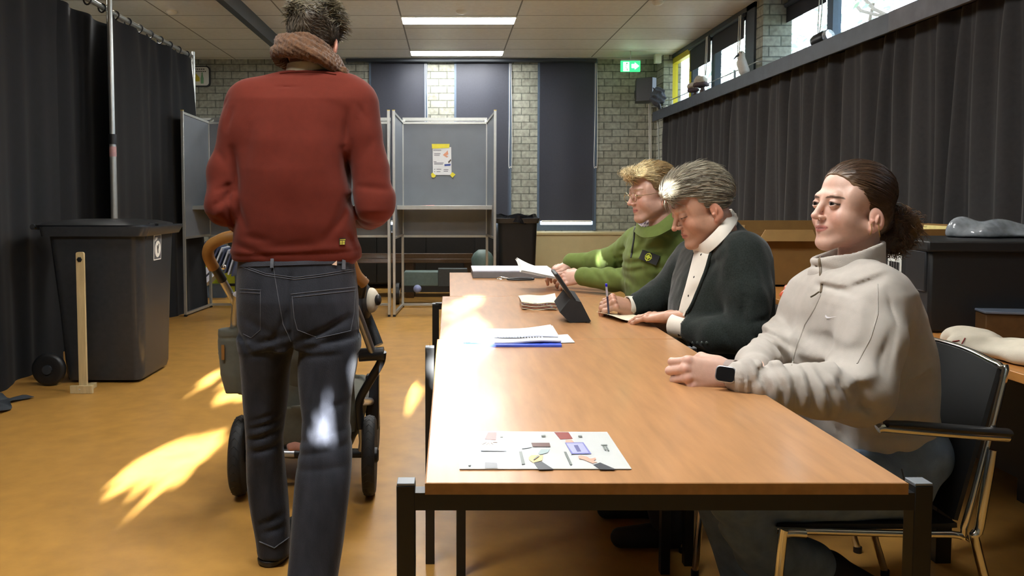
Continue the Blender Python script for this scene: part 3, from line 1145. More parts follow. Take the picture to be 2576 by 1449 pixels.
table('beech table nearest the viewer, laminated picture sheet on it', -0.037, 0.712, 1.178, 2.408,
      [(-0.068, 1.2, 0.732), (0.742, 1.2, 0.732), (0.037, 2.375, 0.69), (0.679, 2.385, 0.69)])
table('middle beech table with the tablet stand and receipts', -0.03, 0.712, 2.412, 3.474,
      [(-0.062, 2.455, 0.705), (0.77, 2.44, 0.705), (-0.06, 3.40, 0.715), (0.75, 3.40, 0.715)])
table('far beech table where the young man in green holds papers', 0.003, 0.76, 3.482, 4.60,
      [(0.03, 3.53, 0.715), (0.73, 3.53, 0.715), (0.03, 4.55, 0.715), (0.73, 4.55, 0.715)])

# second row of tables behind the seated people
YE = WZ(2345, 875, 0.74)
t = thing('side_table', 'long wooden table behind the seated people, black crate on it', 'table', (1.8, 2.9, 0))
MB().box((1.44, 1.55, 0.715), (2.66, 4.5, 0.74)).build('tabletop', wood_mat('oak_top', (176, 120, 62), 0.35), t, bevel=0.002)
for x in (1.60, 2.25):
    for y in (1.75, 2.47, 2.95, 4.35):
        MB().box((x - 0.025, y - 0.025, 0), (x + 0.025, y + 0.025, 0.715)).build('leg', M_leg, t, bevel=0.002)
MB().box((2.16, 1.6, 0.12), (2.19, 4.25, 0.715)).build('modesty_panel', mat('black_panel', (26, 24, 22), 0.6), t)


# ------------------------------------------------------------------ tubular armchairs (sitter faces -X)
M_shell = mat('black_chair_shell', (27, 28, 29), 0.5, var=0.12, scale=60)


def armchair(lab, x0, x1, y0, y1, zs=0.40, zb=0.77, za=0.615, yaw=0.0, legs=True):
    """x0 front, x1 back of the seat; y0 near side, y1 far side"""
    t = thing('armchair', lab, 'chair', ((x0 + x1) / 2, (y0 + y1) / 2, 0), 'black shell armchairs with chrome tube frames')
    r = 0.0105
    ym = (y0 + y1) / 2
    xb = x1 + 0.10
    # seat, with the back lifted off it
    MB().sheet(lambda u, v: (lerp(x0 + 0.01, x1 + 0.01, u), lerp(y0 + 0.012, y1 - 0.012, v), zs + 0.012 - 0.015 * math.sin(v * PI) * math.sin(u * 2.6) + 0.03 * max(0, u - 0.9)), 14, 10, 0.012).build('seat', M_shell, t)

    def back(u, v):
        z = lerp(zs + 0.02, zb + 0.01 * math.sin(u * PI), v)
        x = lerp(x1 + 0.012, xb + 0.005, v) + 0.035 * math.sin(u * PI) * (0.3 + 0.7 * v)
        return (x, lerp(y0 + 0.012, y1 - 0.012, u), z)
    b = MB()
    bs = MB()
    nu, nv = 16, 14
    bs.sheet(back, nu, nv, 0.010)
    # diamond hole low in the back
    cells = nu * nv
    holes = set()
    keep = []
    for i, f in enumerate(bs.f):
        if i < 2 * cells:
            k = i % cells
            u, v = k // nv, k % nv
            if (u, v) in ((7, 3), (8, 3), (7, 4), (8, 4)):
                continue
        keep.append(f)
    bs.f = keep
    bs.build('backrest', M_shell, t)
    top = [back(0, 1), back(0.12, 1), back(0.3, 1), back(0.5, 1), back(0.7, 1), back(0.88, 1), back(1, 1)]
    pth = [(x0, y0, zs + 0.002), (x1 - 0.01, y0, zs - 0.008), (x1 + 0.02, y0, zs + 0.01), (xb, y0, zb - 0.03)] + [(p[0], p[1], p[2] + 0.004) for p in top] + [(xb, y1, zb - 0.03), (x1 + 0.02, y1, zs + 0.01), (x1 - 0.01, y1, zs - 0.008), (x0, y1, zs + 0.002)]
    MB().tube(curve(pth, 4), r * 0.8, 10).build('back_frame', M_chrome, t)
    for y, sgn in ((y0, -1), (y1, 1)):
        yo = y + sgn * 0.024
        leg = [(x0 - 0.02, yo, 0.012), (x0 + 0.005, yo, zs - 0.02), (x0 + 0.015, yo, zs + 0.004), (x0 + 0.06, yo, zs + 0.004)]
        MB().tube(curve(leg, 5), r, 10).build('leg', M_chrome, t)
        rear = [(x1 + 0.14, yo, 0.012), (x1 + 0.035, yo, zs - 0.03), (x1 + 0.04, yo, zs + 0.02), (xb - 0.035, yo, za - 0.03)]
        MB().tube(curve(rear, 6), r, 10).build('leg', M_chrome, t)
        arm = [(xb, yo, za), (x1 - 0.02, yo, za + 0.008), (x0 + 0.27, yo, za + 0.02), (x0 + 0.235, yo, za + 0.023), (x0 + 0.225, yo + 0.0 * sgn, za + 0.02)]
        a = MB().tube(curve(arm, 5), r, 10).build('arm', M_chrome, t)
        MB().tube([(xb + 0.002, yo, za + 0.012), (x0 + 0.30, yo, za + 0.03), (x0 + 0.245, yo, za + 0.033)], [0.016, 0.017, 0.014], 12, flat=0.55).build('arm_pad', M_black, a)
        for q in (leg[0], rear[0]):
            MB().tube([(q[0], q[1], 0.0), (q[0], q[1], 0.02)], 0.013, 10).build('foot_cap', M_black, t)
    return t


armchair('black armchair with chrome frame under the woman in cream fleece, nearest the viewer', 0.79, 1.225, 1.83, 2.34, zs=0.378)
armchair('black armchair under the man in the dark jacket, mostly hidden', 0.80, 1.225, 2.55, 3.05)
armchair('black armchair under the young man in green, wholly behind the jacket', 0.85, 1.27, 3.30, 3.80)

# ------------------------------------------------------------------ voting booths
M_panel = mat('booth_panel', (112, 118, 126), 0.42, var=0.06, scale=6)
M_shelf = mat('booth_shelf', (170, 168, 155), 0.5, var=0.05)


def booth(lab, x0, x1, yf=7.7, yb=8.38, zt=2.03, inset=0.045, hide=()):
    t = thing('voting_booth', lab, 'booth', ((x0 + x1) / 2, (yf + yb) / 2, 0), 'grey voting booths with aluminium frames')
    p = 0.026
    xi0, xi1 = x0 + inset, x1 - inset
    zl = 0.79
    for (x, y, h) in ((x0, yf, zt + 0.02), (x1, yf, zt + 0.02), (xi0, yb, zt - 0.03), (xi1, yb, zt - 0.03)):
        l = MB().box((x - p / 2, y - p / 2, 0.02), (x + p / 2, y + p / 2, h)).build('post', M_alu, t, bevel=0.002)
        MB().box((x - p / 2, y - p / 2, 0), (x + p / 2, y + p / 2, 0.022)).build('foot', M_black, l)
        MB().box((x - p / 2, y - p / 2, h), (x + p / 2, y + p / 2, h + 0.008)).build('end_cap', mat('cap_yellow', (190, 170, 90), 0.5), l)
    for xa, xb_ in ((x0, xi0), (x1, xi1)):
        for z in (zt, zl, 0.03):
            MB().bar((xa, yf, z), (xb_, yb, z - (0.03 if z > 1 else 0)), p * .9).build('side_rail', M_alu, t)
        MB().add([(xa - .003, yf, zl), (xb_ - .003, yb, zl), (xb_ - .003, yb, zt - .03), (xa - .003, yf, zt), (xa + .003, yf, zl), (xb_ + .003, yb, zl), (xb_ + .003, yb, zt - .03), (xa + .003, yf, zt)],
                 [(0, 1, 2, 3), (7, 6, 5, 4), (0, 4, 5, 1), (1, 5, 6, 2), (2, 6, 7, 3), (3, 7, 4, 0)]).build('side_panel', M_panel, t)
    for z, y in ((zt - 0.035, yb), (0.775, yb), (0.03, yb)):
        MB().box((xi0, y - p / 2, z - p / 2), (xi1, y + p / 2, z + p / 2)).build('rear_rail', M_alu, t, bevel=0.002)
    MB().box((xi0 + .01, yb - 0.004, 0.78), (xi1 - .01, yb + 0.004, zt - 0.05)).build('back_panel', M_panel, t)
    s = MB().box((xi0 - .02, yf + 0.22, 1.085), (xi1 + .02, yb - 0.01, 1.105)).build('shelf', M_shelf, t, bevel=0.002)
    MB().box((xi0 - .03, yf + 0.205, 1.07), (xi1 + .03, yf + 0.222, 1.112)).build('shelf_edge', M_alu, s, bevel=0.002)
    MB().box((x0 + .04, yb + 0.12, zt + 0.0), (x1 - .04, yb + 0.15, zt + 0.035)).build('light_bar', M_alu, t)
    MB().bar((x0 + .06, yb, zt - 0.03), (x0 + .06, yb + 0.13, zt + 0.01), 0.02).build('light_arm', M_alu, t)
    MB().bar((x1 - .06, yb, zt - 0.03), (x1 - .06, yb + 0.13, zt + 0.01), 0.02).build('light_arm', M_alu, t)
    return t


xa, xb = W(991, 500, 7.7).x, W(1245, 500, 7.7).x
booth('right grey voting booth, instruction sheet taped inside', xa, xb)
xc, xd = W(462, 500, 7.7).x, W(978, 500, 7.7).x
xm = (xc + xd) / 2
booth('middle grey voting booth, half hidden behind the standing man', xm + 0.015, xd)
booth('leftmost grey voting booth, beside the black stage curtain', xc, xm - 0.015)
# sheet taped in the right booth
yy = 8.36
t = thing('instruction_sheet', 'white printed sheet held by yellow tape inside the right booth', 'paper', tuple(W(1112, 405, yy)))
q = lambda x, y, o=0: W(x, y, yy - o)
MB().prism([q(1088, 370), q(1135, 370), q(1136, 440), q(1089, 440)], (0, .002, 0)).build('sheet', mat('paper_white', (225, 226, 228), 0.6, var=0.03), t)
M_tape = mat('yellow_tape', (226, 212, 60), 0.5, var=0.05)
for pl in ([(1086, 362), (1131, 362), (1130, 372), (1087, 374)], [(1084, 438), (1088, 434), (1097, 442), (1092, 447), (1086, 446)], [(1132, 440), (1138, 433), (1146, 439), (1138, 447)]):
    MB().prism([q(x, y, .004) for x, y in pl], (0, .002, 0)).build('tape', M_tape, t)
M_ink = mat('print_grey', (120, 124, 132), 0.6)
b = MB()
for (x0_, x1_, y_) in ((1090, 1110, 377), (1092, 1108, 386), (1092, 1106, 390), (1091, 1098, 406), (1092, 1116, 409), (1092, 1114, 412), (1098, 1110, 425), (1116, 1128, 426), (1098, 1108, 431), (1116, 1127, 430), (1092, 1095, 425), (1092, 1095, 431)):
    b.prism([q(x0_, y_, .003), q(x1_, y_, .003), q(x1_, y_ + 1.6, .003), q(x0_, y_ + 1.6, .003)], (0, .001, 0))
b.build('printed_text', M_ink, t)
MB().prism([q(*p_, .003) for p_ in ((1116, 388), (1124, 381), (1126, 378), (1128, 388), (1122, 392), (1128, 394), (1124, 396), (1114, 390))], (0, .001, 0)).build('hand_picture', mat('print_orange', (214, 150, 120), 0.6), t)
MB().prism([q(*p_, .003) for p_ in ((1118, 413), (1134, 412), (1133, 417), (1118, 418))], (0, .001, 0)).build('blue_picture', mat('print_blue', (60, 82, 150), 0.6), t)
MB().prism([q(*p_, .003) for p_ in ((1127, 407), (1134, 400), (1135, 404), (1129, 411))], (0, .001, 0)).build('dark_picture', mat('print_brown', (80, 66, 56), 0.6), t)
p = Vector(((xa + xb) / 2, 7.98, 1.105))
tag(MB().tube([W(1058, 519, 8.0), W(1092, 518, 8.05)], 0.009, 8).build('red_pencil', mat('red_paint', (190, 40, 40), 0.4)), 'red pencil lying on the shelf of the right booth', 'pencil')

# ------------------------------------------------------------------ wheeled bins
M_bin = mat('bin_plastic', (50, 53, 57), 0.24, var=0.1, scale=30, bump=0.05, bscale=400, spec=0.45)


def ring_prism(b, rings, n_c=6):
    """rings: list of (z, cx, cy, w, d, r) -> skin"""
    P = []
    for z, cx, cy, w, d, r in rings:
        P.append([(cx + x, cy + y, z) for x, y in roundrect(w, d, r, n_c)])
    n = len(P[0])
    vs = [p for ring in P for p in ring]
    fs = [(i * n + k, i * n + (k + 1) % n, (i + 1) * n + (k + 1) % n, (i + 1) * n + k) for i in range(len(P) - 1) for k in range(n)]
    fs.append(tuple(reversed(range(n))))
    fs.append(tuple((len(P) - 1) * n + k for k in range(n)))
    return b.add(vs, fs)


# large bin: front (lid lip) faces the booths side, wheels toward the viewer's left
fl, fr = WZ(352, 965, 0), WZ(412, 925, 0)
t = thing('wheeled_bin', 'large dark grey wheeled bin with round white sticker, by the stage curtain', 'bin', (-2.3, 5.1, 0))
bx0, bx1, by0, by1 = -2.50, -1.965, 4.86, 5.42
b = MB()
ring_prism(b, [(0.02, -2.215, 5.15, 0.47, 0.50, 0.04), (0.06, -2.215, 5.15, 0.50, 0.52, 0.06), (0.5, -2.225, 5.15, 0.55, 0.55, 0.07), (0.93, -2.235, 5.15, 0.60, 0.60, 0.07), (0.98, -2.235, 5.15, 0.61, 0.61, 0.07)])
b.build('body', M_bin, t, angle=50)
b = MB()
ring_prism(b, [(0.945, -2.235, 5.15, 0.665, 0.66, 0.05), (0.995, -2.225, 5.15, 0.70, 0.67, 0.05), (1.005, -2.225, 5.15, 0.70, 0.67, 0.05)])
b.build('rim', M_bin, t, angle=50)
b = MB()
ring_prism(b, [(0.985, -2.27, 5.15, 0.70, 0.62, 0.1), (1.015, -2.28, 5.15, 0.72, 0.63, 0.12), (1.035, -2.29, 5.15, 0.60, 0.5, 0.14), (1.045, -2.29, 5.15, 0.36, 0.3, 0.12)])
b.build('lid', mat('bin_lid_black', (30, 31, 33), 0.35), t, angle=60)
MB().tube([(-2.67, 4.95, 1.0), (-2.67, 5.35, 1.0)], 0.018, 10).build('handle', M_bin, t)
b = MB()
for y in (4.93, 5.37):
    b.prism([(-1.93, y, 0.945), (-1.955, y, 0.83), (-1.96, y, 0.945)], (0, 0.012, 0))
b.build('rib', M_bin, t)
for y in (4.84, 5.40):
    M = Matrix.Translation((-2.53, y, 0.105)) @ Matrix.Rotation(PI / 2, 4, 'X')
    w = MB().lathe([(0.085, -0.028), (0.1, -0.02), (0.105, 0), (0.1, 0.02), (0.085, 0.028), (0.04, 0.02)], M, 32).build('wheel', M_black, t)
    MB().lathe([(0.03, -0.032), (0.03, 0.032)], M, 14).build('hub', M_bin, w)
b = MB()
for px0, px1, py0 in ((395, 412, 900),):
    pass
# sticker on the right face (x = about -1.95), turned to +x
st = thing('_', None, None)
bpy.data.objects.remove(st)
sx = -1.925
cyc, czc = 5.12, 0.86
def bf(y, z, o=0.0):
    xs = -2.225 + 0.275 + (z - 0.5) / 0.43 * 0.02 + 0.0
    return Vector((-2.225 + np.interp(z, [0.06, 0.5, 0.93], [0.01 + 0.25, 0.275, -0.01 + 0.30]) + 0.0015 + o, y, z))
s_ = MB().prism([bf(cyc + x, czc + z) for x, z in roundrect(0.13, 0.17, 0.004, 1)], (0.001, 0, 0)).build('sticker', M_white, t)
MB().prism([bf(cyc + x, czc + z, .001) for x, z in roundrect(0.115, 0.155, 0.003, 1)], (0.001, 0, 0)).build('sticker_ground', mat('sticker_grey', (84, 86, 90), 0.5), s_)
MB().prism([bf(cyc + 0.048 * math.cos(a), czc - 0.012 + 0.055 * math.sin(a), .0022) for a in [2 * PI * k / 28 for k in range(28)]], (0.001, 0, 0)).build('sticker_disc', M_white, s_)
b = MB()
b.bar(bf(cyc - 0.012, czc + 0.012, .004), bf(cyc + 0.004, czc - 0.04, .004), 0.009, 0.002, up=(1, 0, 0))
b.bar(bf(cyc + 0.014, czc + 0.022, .004), bf(cyc - 0.004, czc - 0.03, .004), 0.007, 0.002, up=(1, 0, 0))
b.build('sticker_mark', M_black, s_)
b = MB()
for k in range(4):
    b.bar(bf(cyc - 0.05 + k * 0.011, czc + 0.04 + k * 0.004, .004), bf(cyc - 0.042 + k * 0.01, czc + 0.066, .004), 0.004, 0.002, up=(1, 0, 0))
b.build('sticker_dashes', M_white, s_)
b = MB()
b.box((-2.05, 5.05, 1.004), (-1.90, 5.2, 1.018)).box((-2.0, 4.98, 1.012), (-1.93, 5.1, 1.022))
b.build('latch', M_black, t)

# T-shaped wooden stand in front of the bin
t = thing('wooden_stand', 'narrow upright wooden plank on a small cross foot, in front of the bin', 'stand', (-2.31, 4.7, 0))
p0, p1 = W(193, 975, 4.66), W(201, 634, 4.66)
M_pine = wood_mat('pine', (196, 176, 132), 0.6, 0.0, (14, 14, 1.5))
MB().prism([(p1.x + x, 4.655, lerp(0.0, p1.z, 0.5) + z) for x, z in roundrect(0.047, p1.z, 0.012, 4)], (0, .018, 0)).build('plank', M_pine, t)
MB().box((p1.x - 0.068, 4.63, 0), (p1.x + 0.068, 4.65, 0.048)).box((p1.x - 0.02, 4.65, 0), (p1.x + 0.02, 4.80, 0.03)).build('foot', M_pine, t, bevel=0.002)
M = Matrix.Translation((p1.x - 0.001, 4.653, p1.z - 0.045)) @ Matrix.Rotation(PI / 2, 4, 'X')
MB().lathe([(0.017, 0), (0.015, 0.004), (0.006, 0.006)], M, 6).build('knob', M_leg, t)
M = Matrix.Translation((p1.x - 0.01, 4.63, 0.026)) @ Matrix.Rotation(PI / 2, 4, 'X')
MB().lathe([(0.005, 0), (0.004, 0.002)], M, 10).build('screw', M_alu, t)

# second bin behind the right booth
t = thing('wheeled_bin', 'black bin lined with a black bag, between right booth and cream sill', 'bin', (1.1, 9.0, 0))
x0, x1 = W(1252, 600, 8.9).x, W(1352, 600, 8.9).x
cxm, wm = (x0 + x1) / 2, (x1 - x0)
b = MB()
ring_prism(b, [(0.0, cxm, 9.15, wm * .86, 0.46, 0.05), (0.5, cxm, 9.15, wm * .94, 0.5, 0.06), (0.93, cxm, 9.15, wm, 0.54, 0.06)])
b.build('body', M_black, t, angle=50)
b = MB()
ring_prism(b, [(0.9, cxm, 9.15, wm + .03, 0.57, 0.06), (0.955, cxm, 9.15, wm + .06, 0.60, 0.06), (0.96, cxm, 9.15, wm + .02, 0.56, 0.05)])
b.build('rim', M_bin, t)
MB().sheet(lambda u, v: (cxm + (wm / 2 + .035 + .01 * math.sin(u * 60)) * math.cos(2 * PI * u) * (1 if v < .6 else .9), 9.15 + (.30 + .01 * math.cos(u * 50)) * math.sin(2 * PI * u), 0.90 + 0.09 * v + .012 * math.sin(u * 37)), 60, 4, 0.003).build('bag', mat('bin_bag', (30, 30, 33), 0.25), t)

# ------------------------------------------------------------------ dim things under and behind the booths
M_brown = wood_mat('dark_wood', (84, 60, 34), 0.45, 0.1)
t = thing('low_bench', 'dark brown wooden bench standing behind the booths', 'bench', (-0.6, 9.3, 0))
x0, x1 = W(845, 655, 9.0).x, W(1212, 655, 9.0).x
MB().box((x0, 9.12, 0.42), (x1, 9.7, 0.47)).box((x0, 9.15, 0.47), (x1 - 0.1, 9.2, 0.53)).build('top', M_brown, t, bevel=0.004)
for x in (x0 + 0.1, (x0 + x1) / 2, x1 - 0.15):
    MB().box((x - 0.05, 9.15, 0), (x + 0.05, 9.65, 0.42)).build('leg', M_brown, t)
t = thing('low_cabinet', 'long dark low cabinet against the back wall behind the booths', 'cabinet', (-0.7, 10.3, 0))
MB().box((-2.9, 10.12, 0.06), (1.0, 10.55, 0.71)).build('body', mat('dark_cabinet', (34, 32, 29), 0.6), t, bevel=0.004)
MB().box((-2.92, 10.1, 0.71), (1.02, 10.56, 0.738)).build('top', M_brown, t, bevel=0.003)
for k in range(6):
    MB().box((-2.88 + k * 0.645, 10.10, 0.08), (-2.88 + k * 0.645 + 0.63, 10.12, 0.70)).build('door', MATS['dark_cabinet'], t, bevel=0.003)
t = thing('storage_trolley', 'low grey-green trolley with a pale wheel under the right booth', 'trolley', (W(1110, 720, 8.8).x, 8.7, 0))
a, c = W(1008, 700, 8.65), W(1180, 660, 8.65)
MB().box((a.x, 8.65, 0.20), (c.x, 8.88, 0.36), top=(0.9, 0.9)).build('body', mat('grey_green', (98, 118, 112), 0.5), t, bevel=0.01)
MB().box((a.x + .42, 8.6, 0.20), (c.x - .02, 8.72, 0.40)).build('drawer', mat('slate', (62, 70, 72), 0.5), t, bevel=0.006)
M = Matrix.Translation((a.x - 0.03, 8.62, 0.12)) @ Matrix.Rotation(PI / 2, 4, 'Y')
MB().lathe([(0.05, -0.02), (0.12, -0.018), (0.12, 0.018), (0.05, 0.02)], M, 26).build('wheel', M_black, t)
MB().lathe([(0.04, -0.022), (0.04, 0.022)], M, 16).build('hub', M_alu, t)
MB().box((a.x, 8.66, 0.13), (c.x, 8.86, 0.2)).build('chassis', M_black, t)
tag(MB().ball(W(1050, 722, 8.5) * 1 + Vector((0, 0, -0.02)), 0.045, n=14, m=9).build('blue_ball', mat('pale_blue_rubber', (140, 150, 190), 0.5)), 'small pale blue ball on the floor under the right booth', 'ball')
t = thing('pedestal_bin', 'grey-green upright bin partly hidden beside the right booth', 'bin', (W(1220, 700, 9.0).x, 9.0, 0))
pp = W(1222, 640, 8.85)
MB().lathe([(0.10, 0), (0.11, 0.3), (0.13, 0.5), (0.10, 0.56), (0.05, 0.60)], Matrix.Translation((pp.x - 0.04, 8.78, 0)), 20).build('body', MATS['grey_green'], t)
# yellow crate, bent blue tube, tilted boards under the left booth
M_lime = mat('lime_panel', (196, 204, 52), 0.45, var=0.05)
a, c = W(510, 713, 9.3), W(640, 612, 9.3)
t = thing('yellow_crate', 'lime yellow crate behind the leftmost booth', 'crate', ((a.x + c.x) / 2, 9.4, 0))
MB().box((a.x, 9.3, 0.02), (c.x, 9.75, 0.56)).build('body', M_lime, t, bevel=0.01)
MB().box((a.x, 9.285, a.z - 0.03), (c.x, 9.3, a.z)).box((a.x + .28, 9.285, 0.33), (c.x, 9.3, 0.36)).build('edge_strip', M_black, t)
t = thing('folding_frame', 'bent blue-grey tube frame in front of the lime yellow crate', 'frame', (W(570, 690, 9.1).x, 9.1, 0))
MB().tube(curve([W(594, 757, 9.235), W(594, 700, 9.235), W(588, 680, 9.235), W(575, 676, 9.235), W(562, 676, 9.235)], 5), 0.016, 10).build('tube', M_blue, t)
t = thing('stacked_boards', 'stack of pale folded boards leaning under the leftmost booth', 'boards', (W(520, 690, 9.0).x, 9.0, 0))
for k in range(11):
    p0, p1 = W(502 + k * 9, 652 + k * 4, 9.0), W(528 + k * 8, 606 + k * 3, 9.0)
    MB().bar(p0, p1 + Vector((0, 0.0, 0)), 0.018, 0.3, up=(0, 1, 0)).build('board', mat('board_white', (200, 205, 220), 0.5) if k % 2 else mat('board_blue', (70, 80, 110), 0.5), t)
MB().bar(W(508, 700, 9.0), W(540, 668, 9.0), 0.06, 0.3, up=(0, 1, 0)).bar(W(515, 716, 9.0), W(545, 686, 9.0), 0.05, 0.3, up=(0, 1, 0)).build('lower_boards', mat('board_white', (200, 205, 220), 0.5), t)
t = thing('plinth', 'dark plinth under the leaning pale boards', 'plinth', (W(520, 740, 9.0).x, 9.0, 0))
a, c = W(478, 745, 9.1), W(560, 718, 9.1)
MB().box((a.x, 9.18, 0), (c.x, 9.275, 0.16)).build('body', M_blue, t)
# dark cloth scrap on the floor far left
o = MB().sheet(lambda u, v: (lerp(-2.75, -2.48, u) + 0.04 * math.sin(v * 7), lerp(4.15, 4.5, v) + 0.03 * math.sin(u * 9), 0.012 + 0.012 * math.sin(u * 8 + v * 5) ** 2 + 0.05 * max(0, 0.6 - u) * v), 16, 12, 0.003).build('cloth_scrap', mat('slate_cloth', (60, 66, 72), 0.6))
tag(o, 'crumpled dark grey cloth lying on the floor by the stage curtain', 'cloth')

# ------------------------------------------------------------------ on the side table
M_crate = mat('black_crate', (22, 23, 25), 0.5, var=0.2, scale=120)
YC = 2.75
lft, cor = WX(2215, 590, 1.5), None
t = thing('ballot_crate', 'large black plastic crate with barcode label on the side table', 'crate', (1.7, 2.7, 0.74))
cx0, cy0 = W(2338, 700, 2.52).x, 2.52
cx_l, cy_l = W(2212, 700, 2.90).x, 2.90
z0, z1 = 0.742, W(2345, 606, 2.52).z
ux = Vector((cx_l - cx0, cy_l - cy0, 0))
L = ux.length
ux.normalize()
uy = Vector((-ux.y, ux.x, 0))
if uy.x < 0: uy = -uy
Mc = Matrix(((ux.x, uy.x, 0, cx0), (ux.y, uy.y, 0, cy0), (0, 0, 1, 0), (0, 0, 0, 1)))
b = MB().box((0, 0, z0), (L, 0.72, z1 - 0.02), Mc)
b.build('body', M_crate, t, bevel=0.01)
MB().box((-0.012, -0.012, z1 - 0.035), (L + 0.012, 0.73, z1), Mc).build('rim', M_crate, t, bevel=0.006)
MB().box((L * 0.05, -0.006, z1 - 0.17), (L * 0.42, 0.004, z1 - 0.035), Mc).build('handle_recess', mat('crate_inner', (38, 40, 43), 0.35), t, bevel=0.004)
MB().box((L * 0.5, -0.012, z1 - 0.145), (L * 0.92, 0.0, z1 - 0.135), Mc).build('lip', M_crate, t, bevel=0.003)
l_ = MB().box((L * 0.52, -0.0035, z1 - 0.125), (L * 0.80, -0.001, z1 - 0.05), Mc).build('label', M_white, t)
b = MB()
for k in range(13):
    b.box((L * 0.55 + k * 0.0065, -0.0048, z1 - 0.118), (L * 0.55 + k * 0.0065 + (0.004 if k % 3 else 0.002), -0.0036, z1 - 0.088), Mc)
b.box((L * 0.6, -0.0048, z1 - 0.073), (L * 0.68, -0.0036, z1 - 0.068), Mc)
b.build('barcode', M_black, l_)
# plastic bag on the crate
o = MB()
G_ = G((0, 0, 0), (0.34, 0.2, 0.1), 0.006)
G_.ell((0.17, 0.1, 0.012), (0.15, 0.085, 0.045), 0.01).ell((0.08, 0.1, 0.02), (0.06, 0.06, 0.05), 0.02).waves(0.008, 60, 6, 3).cut((0, 0, -1), (0, 0, 0.002))
V, Q = G_.mesh()
V = V + np.array([W(2490, 610, 2.75).x - 0.16, 2.66, z1])
o = np_obj('plastic_bag', V, Q, mat('clear_bag', (128, 134, 140), 0.15, var=0.3, scale=40, spec=0.8), None)
tag(o, 'crumpled clear plastic bag on top of the black crate', 'bag')
# cardboard boxes behind
M_card = mat('cardboard', (140, 106, 56), 0.8, var=0.08, scale=20)
a, c = W(1872, 740, 3.86), W(2438, 562, 3.86)
t = thing('cardboard_box', 'wide open cardboard box at the back of the side table, behind the black crate', 'box', ((a.x + c.x) / 2, 3.8, 0.74))
MB().box((a.x, 3.86, 0.742), (c.x, 3.87, c.z - 0.045)).box((a.x, 4.4, 0.742), (c.x, 4.41, c.z)).box((a.x, 3.87, 0.742), (a.x + .01, 4.4, c.z - .01)).box((c.x - .01, 3.87, 0.742), (c.x, 4.4, c.z - .01)).box((a.x, 3.86, 0.742), (c.x, 4.41, 0.75)).build('body', M_card, t)
for xa_, xb_, in ((1916, 2045),):
    p = [W(xa_ + 10, 578, 3.85), W(xb_, 578, 3.85), W(xb_ + 12, 607, 3.81), W(xa_ - 8, 607, 3.81)]
    MB().prism(p, (0, .006, 0)).build('flap', M_card, t)
a2, c2 = W(2290, 606, 3.8), W(2412, 577, 3.8)
MB().box((a2.x, 3.82, a2.z - 0.02), (c2.x, 3.83, c2.z)).build('flap', M_card, t)
tag(MB().prism([W(2378, 590, 4.0), W(2384, 569, 4.0), W(2425, 578, 4.0), W(2425, 590, 4.0)], (0, .2, 0)).build('paper_scrap', mat('pale_yellow', (222, 206, 130), 0.6)), 'pale yellow paper corner sticking out of the cardboard box', 'paper')
# small stuff behind the jacket man
p = W(1965, 690, 3.1)
o = MB()
G_ = G((0, 0, 0), (0.16, 0.12, 0.09), 0.005)
G_.ell((0.08, 0.06, 0.02), (0.06, 0.045, 0.035), 0.01).waves(0.007, 90, 6, 8).cut((0, 0, -1), (0, 0, 0.003))
V, Q = G_.mesh()
o = np_obj('snack_bag', V + np.array([1.455, 3.36, 0.7405]), Q, mat('red_foil', (190, 90, 60), 0.25, var=0.5, scale=30), None)
tag(o, 'small crumpled red and clear snack bag behind the jacket man', 'bag')
q0 = W(1950, 735, 2.9)
tag(MB().box((1.18 + 0.27, 2.75, 0.742), (1.62, 2.98, 0.75)).build('booklet', mat('paper_white', (225, 226, 228), 0.6)), 'white and blue booklet on the side table behind the jacket man', 'booklet')
# grey book / tray and tote bag, right edge
a = WZ(2470, 850, 0.742)
b = MB()
YY = 2.02
pA, pB = W(2468, 800, YY), W(2640, 818, 1.9)
t = thing('document_box', 'brown document box with grey-blue lid at the right end of the side table', 'box', (1.5, 2.0, 0.742))
b0 = Vector(WZ(2478, 848, 0.742))
MB().prism([b0, b0 + Vector((0.5, -0.12, 0)), b0 + Vector((0.53, 0.02, 0)), b0 + Vector((0.03, 0.14, 0))], (0, 0, 0.075)).build('body', M_brown, t, bevel=0.004)
MB().prism([b0 + Vector((-0.006, -.004, .075)), b0 + Vector((0.5, -0.13, .075)), b0 + Vector((0.54, 0.02, .075)), b0 + Vector((0.03, 0.145, .075))], (0, 0, 0.008)).build('lid', mat('slate_lid', (96, 106, 122), 0.35), t, bevel=0.002)
G_ = G((-0.02, -0.02, 0), (0.52, 0.34, 0.12), 0.006)
G_.ell((0.10, 0.2, 0.02), (0.09, 0.07, 0.03), 0.03).ell((0.24, 0.12, 0.02), (0.15, 0.11, 0.035), 0.03).cone((0.16, 0.2, 0.03), (0.2, 0.08, 0.03), 0.03, 0.02, 0.03).ell((0.38, 0.12, 0.02), (0.13, 0.1, 0.03), 0.03).waves(0.006, 34, 8, 12).waves(0.003, 80, 6, 13).cut((0, 0, -1), (0, 0, 0.002))
V, Q = G_.mesh()
p = WZ(2360, 905, 0.742)
Mt = Matrix(((0.30, 0.9, 0, 1.365), (-0.92, 0.30, 0, 2.33), (0, 0, 1, 0.7405), (0, 0, 0, 1)))
TV = xform(relax(V, Q, 1), Mt)
t = np_obj('tote_bag', TV, Q, mat('canvas', (206, 198, 180), 0.85, var=0.06, scale=30, bump=0.2, bscale=500), None)
tag(t, 'crumpled cream cotton tote bag on the side table behind the armchair', 'bag')
sf = Surf(TV, Q)
b = MB()
for pl in ([(2414, 858), (2398, 860), (2396, 870), (2408, 873)], [(2428, 852), (2420, 866)], [(2400, 866), (2410, 866)]):
    b.tube(sf.line(pl, 5, 0.002), 0.0016, 5)
